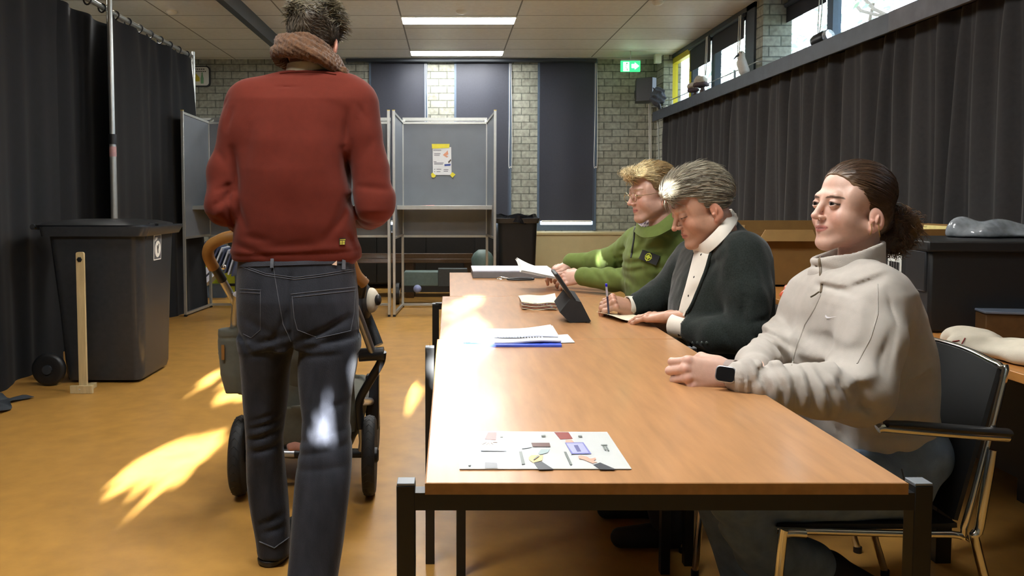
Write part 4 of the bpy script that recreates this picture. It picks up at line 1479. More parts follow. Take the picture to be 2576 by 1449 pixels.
b.build('red_print', mat('red_print', (160, 40, 36), 0.6), t)

# ------------------------------------------------------------------ things on the ledge
zt = ZT
def lg(px, X=2.8):
    return X * F / (px - CX)
yq = lg(1655, 2.76)
t = thing('fluffy_disc', 'round dark textured disc on a thin foot at the far end of the ledge', 'ornament', (2.74, 9.9, zt))
c = W(1655, 243, 9.9)
Gd = G((c.x - .14, 9.83, c.z - .16), (c.x + .14, 9.97, c.z + .16), 0.006)
Gd.ell((c.x, 9.9, c.z), (0.095, 0.035, 0.12), 0.01).waves(0.012, 80, 8, 21)
V, Q = Gd.mesh()
np_obj('disc', V, Q, mat('dark_fluff', (64, 68, 76), 0.8, var=0.4, scale=60), t)
MB().tube([(c.x + .03, 9.9, zt), (c.x + .01, 9.9, c.z - 0.08)], 0.02, 10).build('stem', M_black, t)
tag(MB().ball((2.76, 9.9, zt + 0.025), 0.025).build('small_bulb', M_white), 'small white bulb on the far end of the ledge', 'bulb')
# two brown mushrooms / tuft ornaments
for (px, py, s, lab) in ((1762, 208, 1.0, 'taller brown toadstool ornament on the ledge, its cap leaning forward'), (1743, 222, 0.8, 'smaller brown toadstool ornament beside the taller one on the ledge')):
    X = 2.77
    p = WX(px, py, X)
    t = thing('toadstool_ornament', lab, 'ornament', (p.x, p.y, zt), 'brown toadstool ornaments on the ledge')
    y = p.y
    zc = p.z
    MB().tube(curve([(p.x + .01, y, zt), (p.x + .02, y - .02, lerp(zt, zc, .5)), (p.x, y, zc)], 5), [0.03 * s] * 5 + [0.022 * s] * 6, 10).build('stalk', mat('toad_brown', (74, 60, 58), 0.7, var=0.3), t)
    Gm = G((p.x - .13, y - .13, zc - .08), (p.x + .13, y + .13, zc + .12), 0.007)
    Gm.ell((p.x, y, zc + 0.02), (0.075 * s, 0.075 * s, 0.055 * s), 0.02).ell((p.x, y - .02, zc - 0.03), (0.085 * s, 0.07 * s, 0.025 * s), 0.02).waves(0.008, 70, 6, int(px))
    V, Q = Gm.mesh()
    V0 = V
    colr = np.where((V[:, 2:3] > zc + 0.0), np.array([srgb((176, 166, 150))]), np.array([srgb((74, 58, 60))]))
    np_obj('cap', V, Q, mat('toad_cap', (0, 0, 0), 0.8, attr='Col', var=0.15), t, colr)
p = WX(1736, 236, 2.8)
tag(MB().box((p.x - .03, p.y - .04, zt), (p.x + .03, p.y + .06, zt + .035)).build('orange_box', mat('orange', (230, 130, 40), 0.5), bevel=0.004), 'tiny orange box at the foot of the toadstool ornaments', 'box')
p = WX(1741, 222, 2.8)
tag(MB().lathe([(0.02, 0), (0.024, 0.06), (0.016, 0.11), (0.008, 0.12)], Matrix.Translation((p.x + .01, p.y - .13, zt))).build('white_figurine', M_white), 'tiny white figurine beside the toadstool ornaments', 'figurine')
# gull
X = 2.80
c = WX(1869, 160, X)
y = c.y
t = thing('bird_figure', 'white carved gull standing on the ledge in front of the brick pier', 'bird figure', (X, y, zt))
u = y / F      # metres per pixel here
def gp(px, py, o=0.0):
    return WX(px, py, X) * 1.0
bp = lambda px, py, o=0.0: (W(px, py, y).x, y + o, W(px, py, y).z)
Gg = G((c.x - .16, y - .12, zt - 0.02), (c.x + .16, y + .14, zt + .3), 0.005)
Gg.cone(bp(1872, 178), bp(1866, 158), 13 * u, 11.5 * u, 0.02).cone(bp(1866, 160), bp(1866, 139), 11 * u, 7.5 * u, 0.015).ell(bp(1865, 136), (8.5 * u, 8 * u, 7.5 * u), 0.01)
Gg.cone(bp(1874, 178, .02), bp(1885, 184, .05), 8 * u, 3 * u, 0.02)
V, Q = Gg.mesh()
np_obj('body', V, Q, mat('gull_white', (206, 200, 190), 0.6, var=0.06), t)
MB().tube([bp(1858, 138, -.005), bp(1851, 143, -.008), bp(1844, 150, -.012)], [3.4 * u, 2.4 * u, .8 * u], 8).build('beak', mat('beak_dark', (62, 60, 60), 0.4), t)
for dx in (-3, 5):
    MB().tube([bp(1868 + dx, 188), (W(1868 + dx, 188, y).x, y, zt)], 1.6 * u, 8).box((W(1862 + dx, 188, y).x, y - .03, zt), (W(1872 + dx, 188, y).x, y + .01, zt + .006)).build('leg', mat('beak_yellow', (190, 150, 70), 0.5), t)
MB().ball(bp(1862, 134, -7.6 * u), 1.4 * u, n=10, m=6).build('eye', M_black, t)
# torch
t = thing('hand_torch', 'black cylindrical torch with faceted glass head lying on the ledge wires', 'torch', tuple(WX(2110, 65, 2.88)))
a_, c_ = WX(2098, 66, 2.86), WX(2132, 55, 2.86)
d_ = (c_ - a_).normalized()
q_ = d_.to_track_quat('Z', 'Y').to_matrix().to_4x4()
zc_ = ZT + 0.062
Mt = Matrix.Translation((a_.x - .06, a_.y, zc_)) @ Euler((math.radians(78), 0, math.radians(20))).to_matrix().to_4x4()
MB().lathe([(0.05, -0.10), (0.056, -0.08), (0.056, 0.0), (0.052, 0.012)], Mt, 26).build('barrel', M_black, t)
MB().lathe([(0.05, 0.012), (0.053, 0.03), (0.045, 0.045), (0.02, 0.04)], Mt, 14).build('lens', mat('faceted_glass', (200, 205, 215), 0.08, 0.6, var=0.4, scale=70), t, angle=5)

# ------------------------------------------------------------------ things on the tables
TZ = 0.7405
M_paper = mat('paper', (226, 226, 224), 0.55, var=0.02)
T_ = lambda px, py, o=0.0: WZ(px, py, TZ + o)
def flat(name, poly, m, parent, o=0.0, th=0.0006):
    return MB().prism([T_(x, y, o) for x, y in poly], (0, 0, th)).build(name, m, parent)


t = thing('laminated_sheet', 'glossy laminated instruction sheet with pictures of hands, on the near table', 'sheet', tuple(T_(1370, 1135)))
flat('sheet', [(1152, 1086), (1527, 1088), (1589, 1181), (1156, 1181)], mat('laminate', (214, 219, 219), 0.16, var=0.02, coat=0.35), t, 0.0005, 0.0012)
o1 = 0.0019
def cz(x, y):      # pixel of the zoomed crop to photo pixel
    return (960 + x / 3.543, 1040 + y / 3.543)
def fp(name, poly, rgb, par=t):
    m = mat('print_%d_%d_%d' % rgb, rgb, 0.35, var=0.03, coat=0.15)
    fp.n = getattr(fp, 'n', 0) + 1
    return flat(name, [cz(*p) for p in poly], m, par, o1 + fp.n * 0.00008, 0.0002)
fp('sleeve_picture', [(948, 168), (1028, 168), (1020, 238), (918, 228)], (140, 52, 48))
fp('sleeve_picture', [(1538, 168), (1665, 168), (1704, 226), (1592, 232)], (140, 52, 48))
fp('sleeve_picture', [(920, 432), (1030, 440), (1036, 490), (918, 488)], (56, 62, 72))
fp('sleeve_picture', [(1356, 438), (1428, 430), (1534, 498), (1400, 500)], (56, 62, 72))
fp('sleeve_picture', [(1886, 458), (1948, 438), (2092, 500), (1948, 500)], (56, 62, 72))
fp('hand_picture', [(924, 232), (1010, 240), (1042, 260), (990, 256), (1000, 280), (976, 262), (968, 288), (952, 262), (930, 284), (936, 256), (900, 276), (884, 264)], (206, 160, 140))
fp('hand_picture', [(1640, 236), (1690, 230), (1716, 258), (1640, 262)], (206, 160, 140))
fp('hand_picture', [(1752, 384), (1776, 372), (1830, 386), (1860, 404), (1906, 394), (1912, 410), (1890, 420), (1922, 436), (1880, 446), (1800, 412), (1760, 404)], (206, 160, 140))
fp('hand_picture', [(1310, 392), (1336, 372), (1440, 372), (1430, 420), (1352, 440), (1312, 410)], (222, 190, 130))
fp('hand_picture', [(1396, 356), (1420, 320), (1498, 320), (1480, 350), (1410, 368)], (150, 170, 172))
fp('passport_picture', [(1334, 262), (1496, 262), (1506, 298), (1346, 296)], (96, 62, 56))
fp('card_picture', [(1242, 270), (1332, 266), (1338, 302), (1252, 316)], (176, 182, 196))
fp('blue_form_picture', [(1634, 260), (1798, 258), (1870, 360), (1694, 362)], (120, 124, 190))
fp('pale_form_picture', [(1646, 268), (1790, 266), (1846, 352), (1704, 354)], (168, 172, 222))
fp('dark_form_picture', [(1712, 284), (1748, 282), (1780, 340), (1744, 342)], (92, 96, 150))
fp('blue_form_picture', [(880, 316), (1120, 322), (1110, 334), (886, 334)], (120, 130, 150))
for poly in ([(1224, 340), (1250, 338), (1280, 450), (1250, 452)], [(1624, 342), (1646, 342), (1700, 456), (1680, 456)], [(1955, 276), (2010, 276), (2012, 284), (1955, 284)],
             [(1968, 292), (1984, 292), (2006, 326), (1990, 326)], [(1994, 292), (2008, 292), (2030, 332), (2016, 332)], [(1052, 192), (1088, 190), (1088, 202), (1054, 204)],
             [(1422, 194), (1460, 192), (1462, 204), (1424, 206)], [(1750, 198), (1786, 196), (1788, 206), (1754, 208)], [(766, 420), (794, 420), (798, 462), (774, 464)], [(1350, 410), (1396, 374), (1406, 380), (1356, 416)]):
    fp('printed_text', poly, (112, 122, 120))

# folder of forms with the blue underside
t = thing('form_stack', 'stack of white forms on a bright blue folder on the middle table', 'papers', tuple(T_(1290, 860)))
flat('folder', [(1160, 848), (1410, 862), (1413, 873), (1168, 873)], mat('bright_blue', (60, 90, 210), 0.4), t, 0.0, 0.006)
c0 = [(1160, 843), (1390, 834), (1412, 868), (1166, 870)]
def wav(o, c):
    P = [T_(*q) for q in c]
    return lambda u, v: (lerp(lerp(P[0], P[1], u), lerp(P[3], P[2], u), v) + Vector((0, 0, o + 0.006 * (1 - v) * u ** 2 + 0.003 * math.sin(u * 7 + v * 2))))
MB().sheet(wav(0.008, c0), 20, 4, 0.004).build('forms', M_paper, t)
MB().sheet(wav(0.015, [(1160, 846), (1385, 836), (1404, 862), (1164, 858)]), 20, 4, 0.003).build('top_form', mat('paper_lilac', (206, 212, 232), 0.5), t)
b = MB()
for k in range(22):
    x = 1210 + k * 7.2
    b.prism([T_(x, 847, .024), T_(x + 4, 847, .024), T_(x + 5, 850, .024), T_(x + 1, 850, .024)], (0, 0, .0004))
b.build('faint_print', mat('faint_grey', (180, 186, 200), 0.6), t)
o = thing('white_card', 'white card sticking out beside the blue folder', 'card', tuple(T_(1425, 853)))
flat('card', [(1396, 844), (1428, 842), (1446, 862), (1408, 863)], M_paper, o, 0.001, 0.0015)
flat('clip', [(1398, 851), (1406, 851), (1408, 853), (1398, 853)], M_black, o, 0.003, 0.001)
# receipts
t = thing('receipt_stack', 'curled stack of cream printed slips on the middle table', 'papers', tuple(T_(1352, 770)))
for k in range(5):
    MB().sheet(wav(0.002 + 0.006 * k, [(1308 - k, 763 - k * .5), (1396, 761 - k * .5), (1401, 781), (1312, 779)]), 12, 4, 0.003).build('slip', mat('slip_cream', (226, 218, 190), 0.6) if k % 2 == 0 else mat('slip_red', (168, 120, 100), 0.6), t)
b = MB()
for (x, y, w) in ((1312, 764, 4), (1318, 763, 4), (1324, 763, 3), (1342, 762, 8), (1354, 766, 3), (1360, 766, 3), (1366, 766, 3), (1374, 764, 5), (1382, 766, 4), (1384, 772, 6)):
    b.prism([T_(x, y, .036), T_(x + w, y, .036), T_(x + w, y + 1.6, .036), T_(x, y + 1.6, .036)], (0, 0, .0004))
b.build('print', MATS['print_grey'], t)
t = thing('loose_form', 'white form lying just behind the curled slips', 'paper', tuple(T_(1350, 752)))
flat('sheet', [(1303, 745), (1381, 745), (1401, 760), (1318, 757)], M_paper, t, 0.001, 0.002)
# tablet on its folded stand
t = thing('tablet_computer', 'tablet in a black folding case standing on the middle table', 'tablet', tuple(T_(1450, 812)))
YT = T_(1448, 812).y
tp = lambda px, py, dy=0.0: W(px, py, YT + dy)
A, B_ = tp(1486, 811), tp(1402, 686, 0.0)
dirv = (B_ - A)
wid = Vector((0.01, 0.17, 0.0))
nrm = dirv.cross(wid).normalized()
MB().prism([A, B_, B_ + wid, A + wid], nrm * 0.014).build('case', M_black, t, bevel=0.004)
e1, e2 = dirv * 0.06, wid * 0.07
ns = -nrm
MB().prism([A + e1 + e2 + ns * .0008, A + dirv * .94 + e2 + ns * .0008, A + dirv * .94 + wid * .93 + ns * .0008, A + e1 + wid * .93 + ns * .0008], ns * .0006).build('screen', mat('tablet_screen', (150, 140, 132), 0.1, var=0.2, scale=3), t)
s1, s2, s3 = tp(1408, 784), tp(1433, 812), tp(1480, 811)
top_ = tp(1448, 757)
b = MB()
b.prism([tp(1408, 786), tp(1434, 753), tp(1462, 760), tp(1434, 812)], Vector((0.0, 0.15, 0.02)))
b.prism([tp(1434, 812), tp(1462, 760), tp(1487, 809)], Vector((0, .15, 0.0)))
b.build('folded_stand', mat('black_felt', (30, 31, 33), 0.8, var=0.2), t)
# flat item at the far end (grey ring binder with scissors)
t = thing('ring_binder', 'flat grey binder lying at the far end of the far table', 'binder', tuple(T_(1290, 696)))
a, c = T_(1189, 700), T_(1394, 700)
MB().box((a.x, a.y, TZ), (c.x, a.y + 0.32, TZ + 0.035)).build('cover', mat('binder_grey', (116, 116, 120), 0.5), t, bevel=0.003)
MB().box((a.x, a.y, TZ + .036), (c.x, a.y + 0.32, TZ + 0.042)).build('lid', mat('paper_lilac', (206, 212, 232), 0.5), t)
t = thing('scissors', 'black handled scissors lying in front of the grey binder', 'scissors', tuple(T_(1300, 702)))
f_ = lambda px, py, o=.008: T_(px, py, o)
MB().tube(curve([f_(1275, 702), f_(1300, 700, .012), f_(1335, 700, .012), f_(1340, 703), f_(1300, 704), f_(1278, 703)], 5), 0.005, 8).build('handle', M_black, t)
MB().tube(curve([f_(1252, 699), f_(1262, 697, .014), f_(1280, 700)], 4), 0.006, 8, flat=.5).tube(curve([f_(1250, 702), f_(1262, 702, .01), f_(1280, 701)], 4), 0.006, 8, flat=.5).build('blade', M_chrome, t)
# ================================================================== people kit
M_skin = mat('skin', (0, 0, 0), 0.42, attr='Col', var=0.06, scale=90, sss=0.10, bump=0.06, bscale=500)
M_hair = mat('hair', (0, 0, 0), 0.45, attr='Col', var=0.2, scale=60)
M_eye = mat('eye', (0, 0, 0), 0.08, attr='Col', var=0.0)
A3 = lambda c: np.array(srgb(c))


def mixc(c, m, t):
    return c * (1 - t[:, None]) + m[None, :] * t[:, None]


def gss(d2, w):
    return np.exp(-d2 / (w * w))


def head(p):
    """head in its own frame: eyes at z = 0, face towards +y, person's left is -x ... +x is right when facing +y"""
    h = p.get('h', 0.0022)
    g = G((-0.105, -0.13, -0.25), (0.105, 0.135, 0.135), h)
    jw = p.get('jaw', 1.0)
    g.ell((0, -0.018, 0.036), (0.073, 0.093, 0.080), 0.01)
    g.ell((0, 0.030, -0.028), (0.058 * jw, 0.052, 0.078), 0.02)
    g.cone((0, -0.03, -0.06), (0, -0.06 + p.get('neck_y', 0), -0.26), 0.048 * p.get('neck', 1), 0.056 * p.get('neck', 1), 0.02)
    for s in (-1, 1):
        g.cone((s * 0.050 * jw, -0.005, -0.058), (s * 0.014, 0.062 * 1, -0.098), 0.020, 0.017, 0.022)
        g.ell((s * 0.036 * jw, 0.052, -0.036), (0.025, 0.026, 0.026), 0.018)
        g.ell((s * 0.056, 0.028, 0.012), (0.012, 0.03, 0.03), 0.02)
        g.ell((s * 0.044 * jw, 0.026, -0.052), (0.018, 0.032, 0.030), 0.02)
    ch = p.get('chin', 0.074)
    g.ell((0, ch, -0.101), (0.020, 0.017, 0.016), 0.02)
    g.ell((0, 0.071, -0.064), (0.027, 0.019, 0.022), 0.015)
    g.cone((-0.030, 0.072, 0.019), (0.030, 0.072, 0.019), 0.011 + p.get('brow_r', 0), None, 0.018)
    for s in (-1, 1):
        g.ell((s * 0.032, 0.094, -0.003), (0.019, 0.020, 0.0125), 0.012, sub=True)
    # nose
    nl = p.get('nose', 1.0)
    g.cone((0, 0.080, 0.008), (0, 0.080 + 0.025 * nl, -0.030), 0.0072, 0.0082, 0.010)
    g.ell((0, 0.082 + 0.023 * nl, -0.033), (0.0090, 0.0095, 0.0078), 0.006)
    for s in (-1, 1):
        g.ell((s * 0.0115, 0.086 + 0.006 * nl, -0.0355), (0.0064, 0.0100, 0.0064), 0.005)
    for s in (-1, 1):
        g.cone((s * 0.0055, 0.090 + 0.008 * nl, -0.047), (s * 0.006, 0.092 + 0.006 * nl, -0.040), 0.0024, 0.0030, 0.002, sub=True)
    # eyelids over the eyeballs
    er = 0.0122
    op = p.get('open', 0.0055)
    look = p.get('lid_drop', 0.0)
    for s in (-1, 1):
        e = G((s * 0.032 - 0.02, 0.05, -0.02), (s * 0.032 + 0.02, 0.1, 0.02), h)
        c = (s * 0.032, 0.0735, 0.0)
        e.d[:] = 0.5
        e.ell(c, (er + 0.0017,) * 3, 0.001)
        x, y, z = e._p((slice(None),) * 3)
        u = (x - c[0]) / 0.0125
        z0 = -0.001 - look
        up = (z - z0) - op * np.maximum(1 - u * u, -0.3)
        dn = -(z - z0) - op * 0.55 * np.maximum(1 - u * u, -0.3)
        opening = np.maximum(np.maximum(up, dn), 0.070 - y)
        e.d = np.maximum(e.d, -opening.astype(np.float32))
        # merge into g
        i0 = [int(round((e.lo[k] - g.lo[k]) / h)) for k in range(3)]
        # resample: rebuild on g's own grid instead
        sl = g._sl((s * 0.032 - 0.018, 0.055, -0.018), (s * 0.032 + 0.018, 0.095, 0.018))
        x, y, z = g._p(sl)
        dd = np.sqrt((x - c[0]) ** 2 + (y - c[1]) ** 2 + (z - c[2]) ** 2) - (er + 0.0017)
        u = (x - c[0]) / 0.0125
        up = (z - z0) - op * np.maximum(1 - u * u, -0.3)
        dn = -(z - z0) - op * 0.55 * np.maximum(1 - u * u, -0.3)
        opening = np.maximum(np.maximum(up, dn), 0.0755 - y)
        cur = g.d[sl]
        k_ = 0.004
        hh = np.clip(0.5 + 0.5 * (dd - cur) / k_, 0, 1)
        un = dd * (1 - hh) + cur * hh - k_ * hh * (1 - hh)
        g.d[sl] = np.maximum(un, -opening).astype(np.float32)
    # lips
    mw = p.get('mouth', 1.0)
    sm = p.get('smile', 0.0)
    for s in (-1, 1):
        g.cone((0, 0.0885, -0.0598), (s * 0.021 * mw, 0.0775, -0.0630 + sm), 0.0046, 0.0022, 0.004)
        g.cone((0, 0.0880, -0.0690), (s * 0.018 * mw, 0.0775, -0.0654 + sm), 0.0052, 0.0024, 0.004)
        g.cone((0, 0.0945, -0.0643), (s * 0.022 * mw, 0.0800, -0.0643 + sm), 0.0012 + p.get('part', 0), 0.001, 0.002, sub=True)
    # ears
    for s in (-1, 1):
        c = np.array((s * 0.0735, -0.014, -0.016 + p.get('ear_z', -0.008)))
        g.ell(c + (s * 0.003, -0.002, 0.002), (0.0065, 0.0175, 0.030), 0.004, rot=(-12, s * -4, s * 24))
        g.ell(c + (s * 0.0015, 0.006, -0.024), (0.006, 0.009, 0.011), 0.006)
        g.ell(c + (s * 0.0115, 0.0015, 0.004), (0.006, 0.0095, 0.0185), 0.003, sub=True, rot=(-12, 0, s * 24))
        g.ell(c + (s * 0.0085, 0.000, 0.002), (0.0035, 0.0035, 0.011), 0.004, rot=(10, 0, s * 24))
        g.cone(c + (s * 0.004, 0.012, -0.004), c + (s * 0.003, 0.011, -0.012), 0.005, 0.004, 0.004)
    for f in p.get('extra', []):
        f(g)
    V, Q = g.mesh()
    V = relax(V, Q, 1, 0.4)
    n = len(V)
    x, y, z = V.T
    base = A3(p['skin'])
    col = np.tile(base, (n, 1))
    front = (y > 0.045)
    col = mixc(col, A3(p.get('blush', (196, 120, 100))), 0.28 * (gss((np.abs(x) - 0.040) ** 2 + (z + 0.036) ** 2, 0.022) + gss(x ** 2 + (z + 0.034) ** 2, 0.012)) * front)
    col = mixc(col, A3(p.get('blush', (196, 120, 100))), 0.35 * (np.abs(x) > 0.072))
    ml = np.clip(1.3 - (((x) / (0.0235 * mw)) ** 2 + ((z + 0.0643 - sm * (x / 0.02) ** 2) / 0.0086) ** 2), 0, 1) * (y > 0.068)
    col = mixc(col, A3(p.get('lips', (168, 96, 90))), np.clip(ml * 2.2, 0, 0.85))
    ln = gss((z + 0.0643 - sm * (x / 0.02) ** 2) ** 2, 0.0013) * (np.abs(x) < 0.0225 * mw) * (y > 0.07)
    col = mixc(col, A3((92, 46, 42)), 0.8 * ln)
    bx = (np.abs(x) - 0.033)
    bz = z - (0.0225 + p.get('brow_z', 0) - 7.0 * bx ** 2 - 0.04 * bx)
    br = np.clip(1.4 - (bx / 0.0205) ** 2 - (bz / p.get('brow_w', 0.0034)) ** 2, 0, 1) * front
    col = mixc(col, A3(p['brow']), np.clip(br * 1.6, 0, p.get('brow_a', 0.85)))
    u = (np.abs(x) - 0.032) / 0.0135
    lash = np.abs((z + 0.001 + look) - op * np.maximum(1 - u * u, -0.2))
    lm = gss(lash ** 2, p.get('lash_w', 0.0016)) * (np.abs(u) < 1.08) * (y > 0.066)
    col = mixc(col, A3((34, 26, 24)), np.clip(lm * p.get('lash', 0.8), 0, 1))
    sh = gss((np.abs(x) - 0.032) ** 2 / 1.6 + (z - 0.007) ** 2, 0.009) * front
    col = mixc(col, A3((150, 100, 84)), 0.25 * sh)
    if p.get('stubble'):
        st = np.clip((-z - 0.05) / 0.03, 0, 1) * np.clip((y + 0.02) / 0.04, 0, 1) * (z > -0.13) * (ml < 0.1)
        col = mixc(col, A3((120, 92, 76)), p['stubble'] * st)
    fr = p.get('freck')
    if 'scalp' in p:
        sc = np.clip((z - 0.035 + 0.9 * np.minimum(0.03 - y, 0) * 0 + (0.045 - y) * 0.6) / 0.02, 0, 1) * (np.abs(x) < 0.0735)
        col = mixc(col, A3(p['scalp']), 0.8 * sc * (y < 0.06))
    return V, Q, col


def eyes(p, M, s, parent, col_iris):
    for sd in (-1, 1):
        vs, fs, cs = [], [], []
        n, m = 20, 14
        c = Vector((sd * 0.032, 0.0735, 0.0))
        gz = Vector(p.get('gaze', (0, 1, 0))).normalized()
        b = MB()
        b.ball((0, 0, 0), 0.0121, n=24, m=18)
        rot = gz.to_track_quat('Z', 'Y').to_matrix()
        col = []
        V = []
        for v in b.v:
            v = Vector(v)
            a = math.degrees(math.acos(max(-1, min(1, v.z / 0.0121))))
            col.append(srgb((14, 12, 12)) if a < 14 else (srgb(col_iris) if a < 32 else srgb((206, 198, 194))))
            w = rot @ v
            V.append(M @ (c + w))
        me = bpy.data.meshes.new('eye')
        me.from_pydata([tuple(v) for v in V], [], b.f)
        me.validate()
        me.materials.append(M_eye)
        me.polygons.foreach_set('use_smooth', [True] * len(me.polygons))
        a = me.color_attributes.new('Col', 'FLOAT_COLOR', 'POINT')
        a.data.foreach_set('color', np.array([(*c_, 1) for c_ in col], np.float32).ravel())
        put(bpy.data.objects.new('eye', me), parent)


def hand(kind='fist', stub=0.075, curls=None, thumb=None, spread=(0.16, 0.04, -0.07, -0.2), h=0.0017, splay=1.0):
    """right hand, palm down: wrist at 0, fingers +y, thumb towards -x, back of hand +z; mirror x for the left"""
    g = G((-0.10, -0.075, -0.11), (0.075, 0.215, 0.055), h)
    kn = [(-0.028, 0.088, 0.002), (-0.0095, 0.094, 0.005), (0.010, 0.090, 0.004), (0.028, 0.081, -0.001)]
    L = [(0.043, 0.026, 0.021), (0.048, 0.029, 0.022), (0.044, 0.027, 0.021), (0.034, 0.020, 0.019)]
    R = [0.0098, 0.0100, 0.0094, 0.0083]
    g.cone((0, -stub, 0), (0, 0.0, 0), 0.023, 0.0215, 0.01, sq=(0.82, 1, 1.12))
    for i, k in enumerate(kn):
        g.cone((-0.017 + i * 0.0105, 0.008, -0.001), (k[0], k[1] - 0.006, k[2] - 0.003), 0.0155, 0.0128 - 0.001 * i, 0.014)
    g.cone((-0.022, 0.022, -0.010), (-0.026, 0.050, -0.012), 0.016, 0.012, 0.014)
    tips = []
    for i, k in enumerate(kn):
        a = spread[i] * splay
        d = Vector((-math.sin(a), math.cos(a), 0))
        pos = Vector(k)
        ang = 0.0
        rr = R[i]
        for j in range(3):
            ang += math.radians(curls[i][j])
            dv = Vector((d.x * math.cos(ang), d.y * math.cos(ang), -math.sin(ang)))
            nx = pos + dv * L[i][j]
            g.cone(tuple(pos), tuple(nx), rr * (1 - 0.07 * j), rr * (0.92 - 0.09 * j), 0.0035 if j else 0.006)
            if j < 2:
                g.ell(tuple(nx), (rr * 1.0,) * 3, 0.003)
            pos = nx
        g.ell(tuple(Vector(k) + Vector((0, 0, 0.003))), (0.010, 0.010, 0.009), 0.008)
        tips.append((tuple(pos), tuple(dv)))
    T = thumb or [(-0.024, 0.020, -0.010), (-0.050, 0.048, -0.018), (-0.060, 0.078, -0.020), (-0.060, 0.104, -0.020)]
    g.cone(T[0], T[1], 0.0155, 0.0118, 0.012)
    g.cone(T[1], T[2], 0.0112, 0.0102, 0.004)
    g.cone(T[2], T[3], 0.0102, 0.0082, 0.004)
    V, Q = g.mesh()
    V = relax(V, Q, 1, 0.4)
    return V, Q, tips + [(T[3], tuple(Vector(T[3]) - Vector(T[2])))]


def hand_col(V, tips, skin, red=(190, 110, 95)):
    col = np.tile(A3(skin), (len(V), 1))
    for (t, d) in tips:
        t = np.array(t)
        d2 = ((V - t) ** 2).sum(1)
        col = mixc(col, A3(red), 0.35 * gss(d2, 0.014))
        dn = np.array(Vector(d).normalized())
        nl = t + dn * 0.002 + np.array((0, 0, 0.006))
        col = mixc(col, A3((226, 190, 178)), 0.7 * (((V - nl) ** 2).sum(1) < 0.0055 ** 2))
    for k in ((-0.028, 0.088), (-0.0095, 0.094), (0.010, 0.090), (0.028, 0.081)):
        col = mixc(col, A3(red), 0.3 * gss((V[:, 0] - k[0]) ** 2 + (V[:, 1] - k[1]) ** 2, 0.009))
    return col


def frame(o, y, z, s=1.0, mirror=False):
    """matrix with origin o, local y along y, local z near z"""
    y = Vector(y).normalized()
    z = Vector(z)
    z = (z - y * z.dot(y)).normalized()
    x = y.cross(z)
    if mirror: x = -x
    return Matrix(((x.x * s, y.x * s, z.x * s, o[0]), (x.y * s, y.y * s, z.y * s, o[1]), (x.z * s, y.z * s, z.z * s, o[2]), (0, 0, 0, 1)))


def place(part, M, flip=False):
    V, Q, c = part
    return xform(V, M), (Q[:, ::-1] if flip else Q), c


def strands(name, parent, roots, step, n, length, r, colf, seed=1, M=None, m=None, taper=True):
    """tufts of hair: step(p, k) gives the direction to move at fraction k"""
    rr = random.Random(seed)
    vs, fs, cs = [], [], []
    for p in roots:
        p = Vector(p)
        pts = [p.copy()]
        L = length * rr.uniform(0.6, 1.2)
        j = Vector((rr.gauss(0, 1), rr.gauss(0, 1), rr.gauss(0, 1)))
        for k in range(n):
            d = step(pts[-1], k / n, j)
            pts.append(pts[-1] + d.normalized() * (L / n))
        c = colf(p, rr)
        base = len(vs)
        t0 = (pts[1] - pts[0]).normalized()
        nm = t0.orthogonal().normalized()
        for i, q in enumerate(pts):
            t = (pts[min(i + 1, n)] - pts[max(i - 1, 0)]).normalized()
            nm = (nm - t * nm.dot(t)).normalized()
            bn = t.cross(nm)
            w = r * (1 - 0.85 * (i / n) ** 2 if taper else 1)
            for k in range(3):
                a = 2 * PI * k / 3
                vs.append(q + nm * (w * math.cos(a)) + bn * (w * math.sin(a)))
                cs.append(c)
        for i in range(n):
            for k in range(3):
                l = (k + 1) % 3
                fs.append((base + i * 3 + k, base + i * 3 + l, base + (i + 1) * 3 + l, base + (i + 1) * 3 + k))
    V = np.array([tuple(M @ v) if M is not None else tuple(v) for v in vs])
    return np_obj(name, V, np.array(fs), m or M_hair, parent, np.array(cs))


def rows(data, Y, hd, cy=None):
    """(py, px left, px right) rows at depth Y -> loft rows"""
    out = []
    for i, r in enumerate(data):
        yy = Y(r[0]) if callable(Y) else Y
        a, b = W(r[1], r[0], yy), W(r[2], r[0], yy)
        d = hd(r[0]) if callable(hd) else hd
        c = cy(r[0]) if callable(cy) else (cy if cy is not None else yy)
        out.append((a.z, (a.x + b.x) / 2, (b.x - a.x) / 2, c, d))
    return out


def ip(xs, ys):
    return lambda v: float(np.interp(v, xs, ys))


def cloth_mat(name, rgb, rough=0.9, sheen=0.3, scale=300, bump=0.25, var=0.08, vs=40):
    return mat(name, rgb, rough, var=var, scale=vs, bump=bump * 0.5, bscale=scale * 2.2, sheen=sheen, spec=0.25)
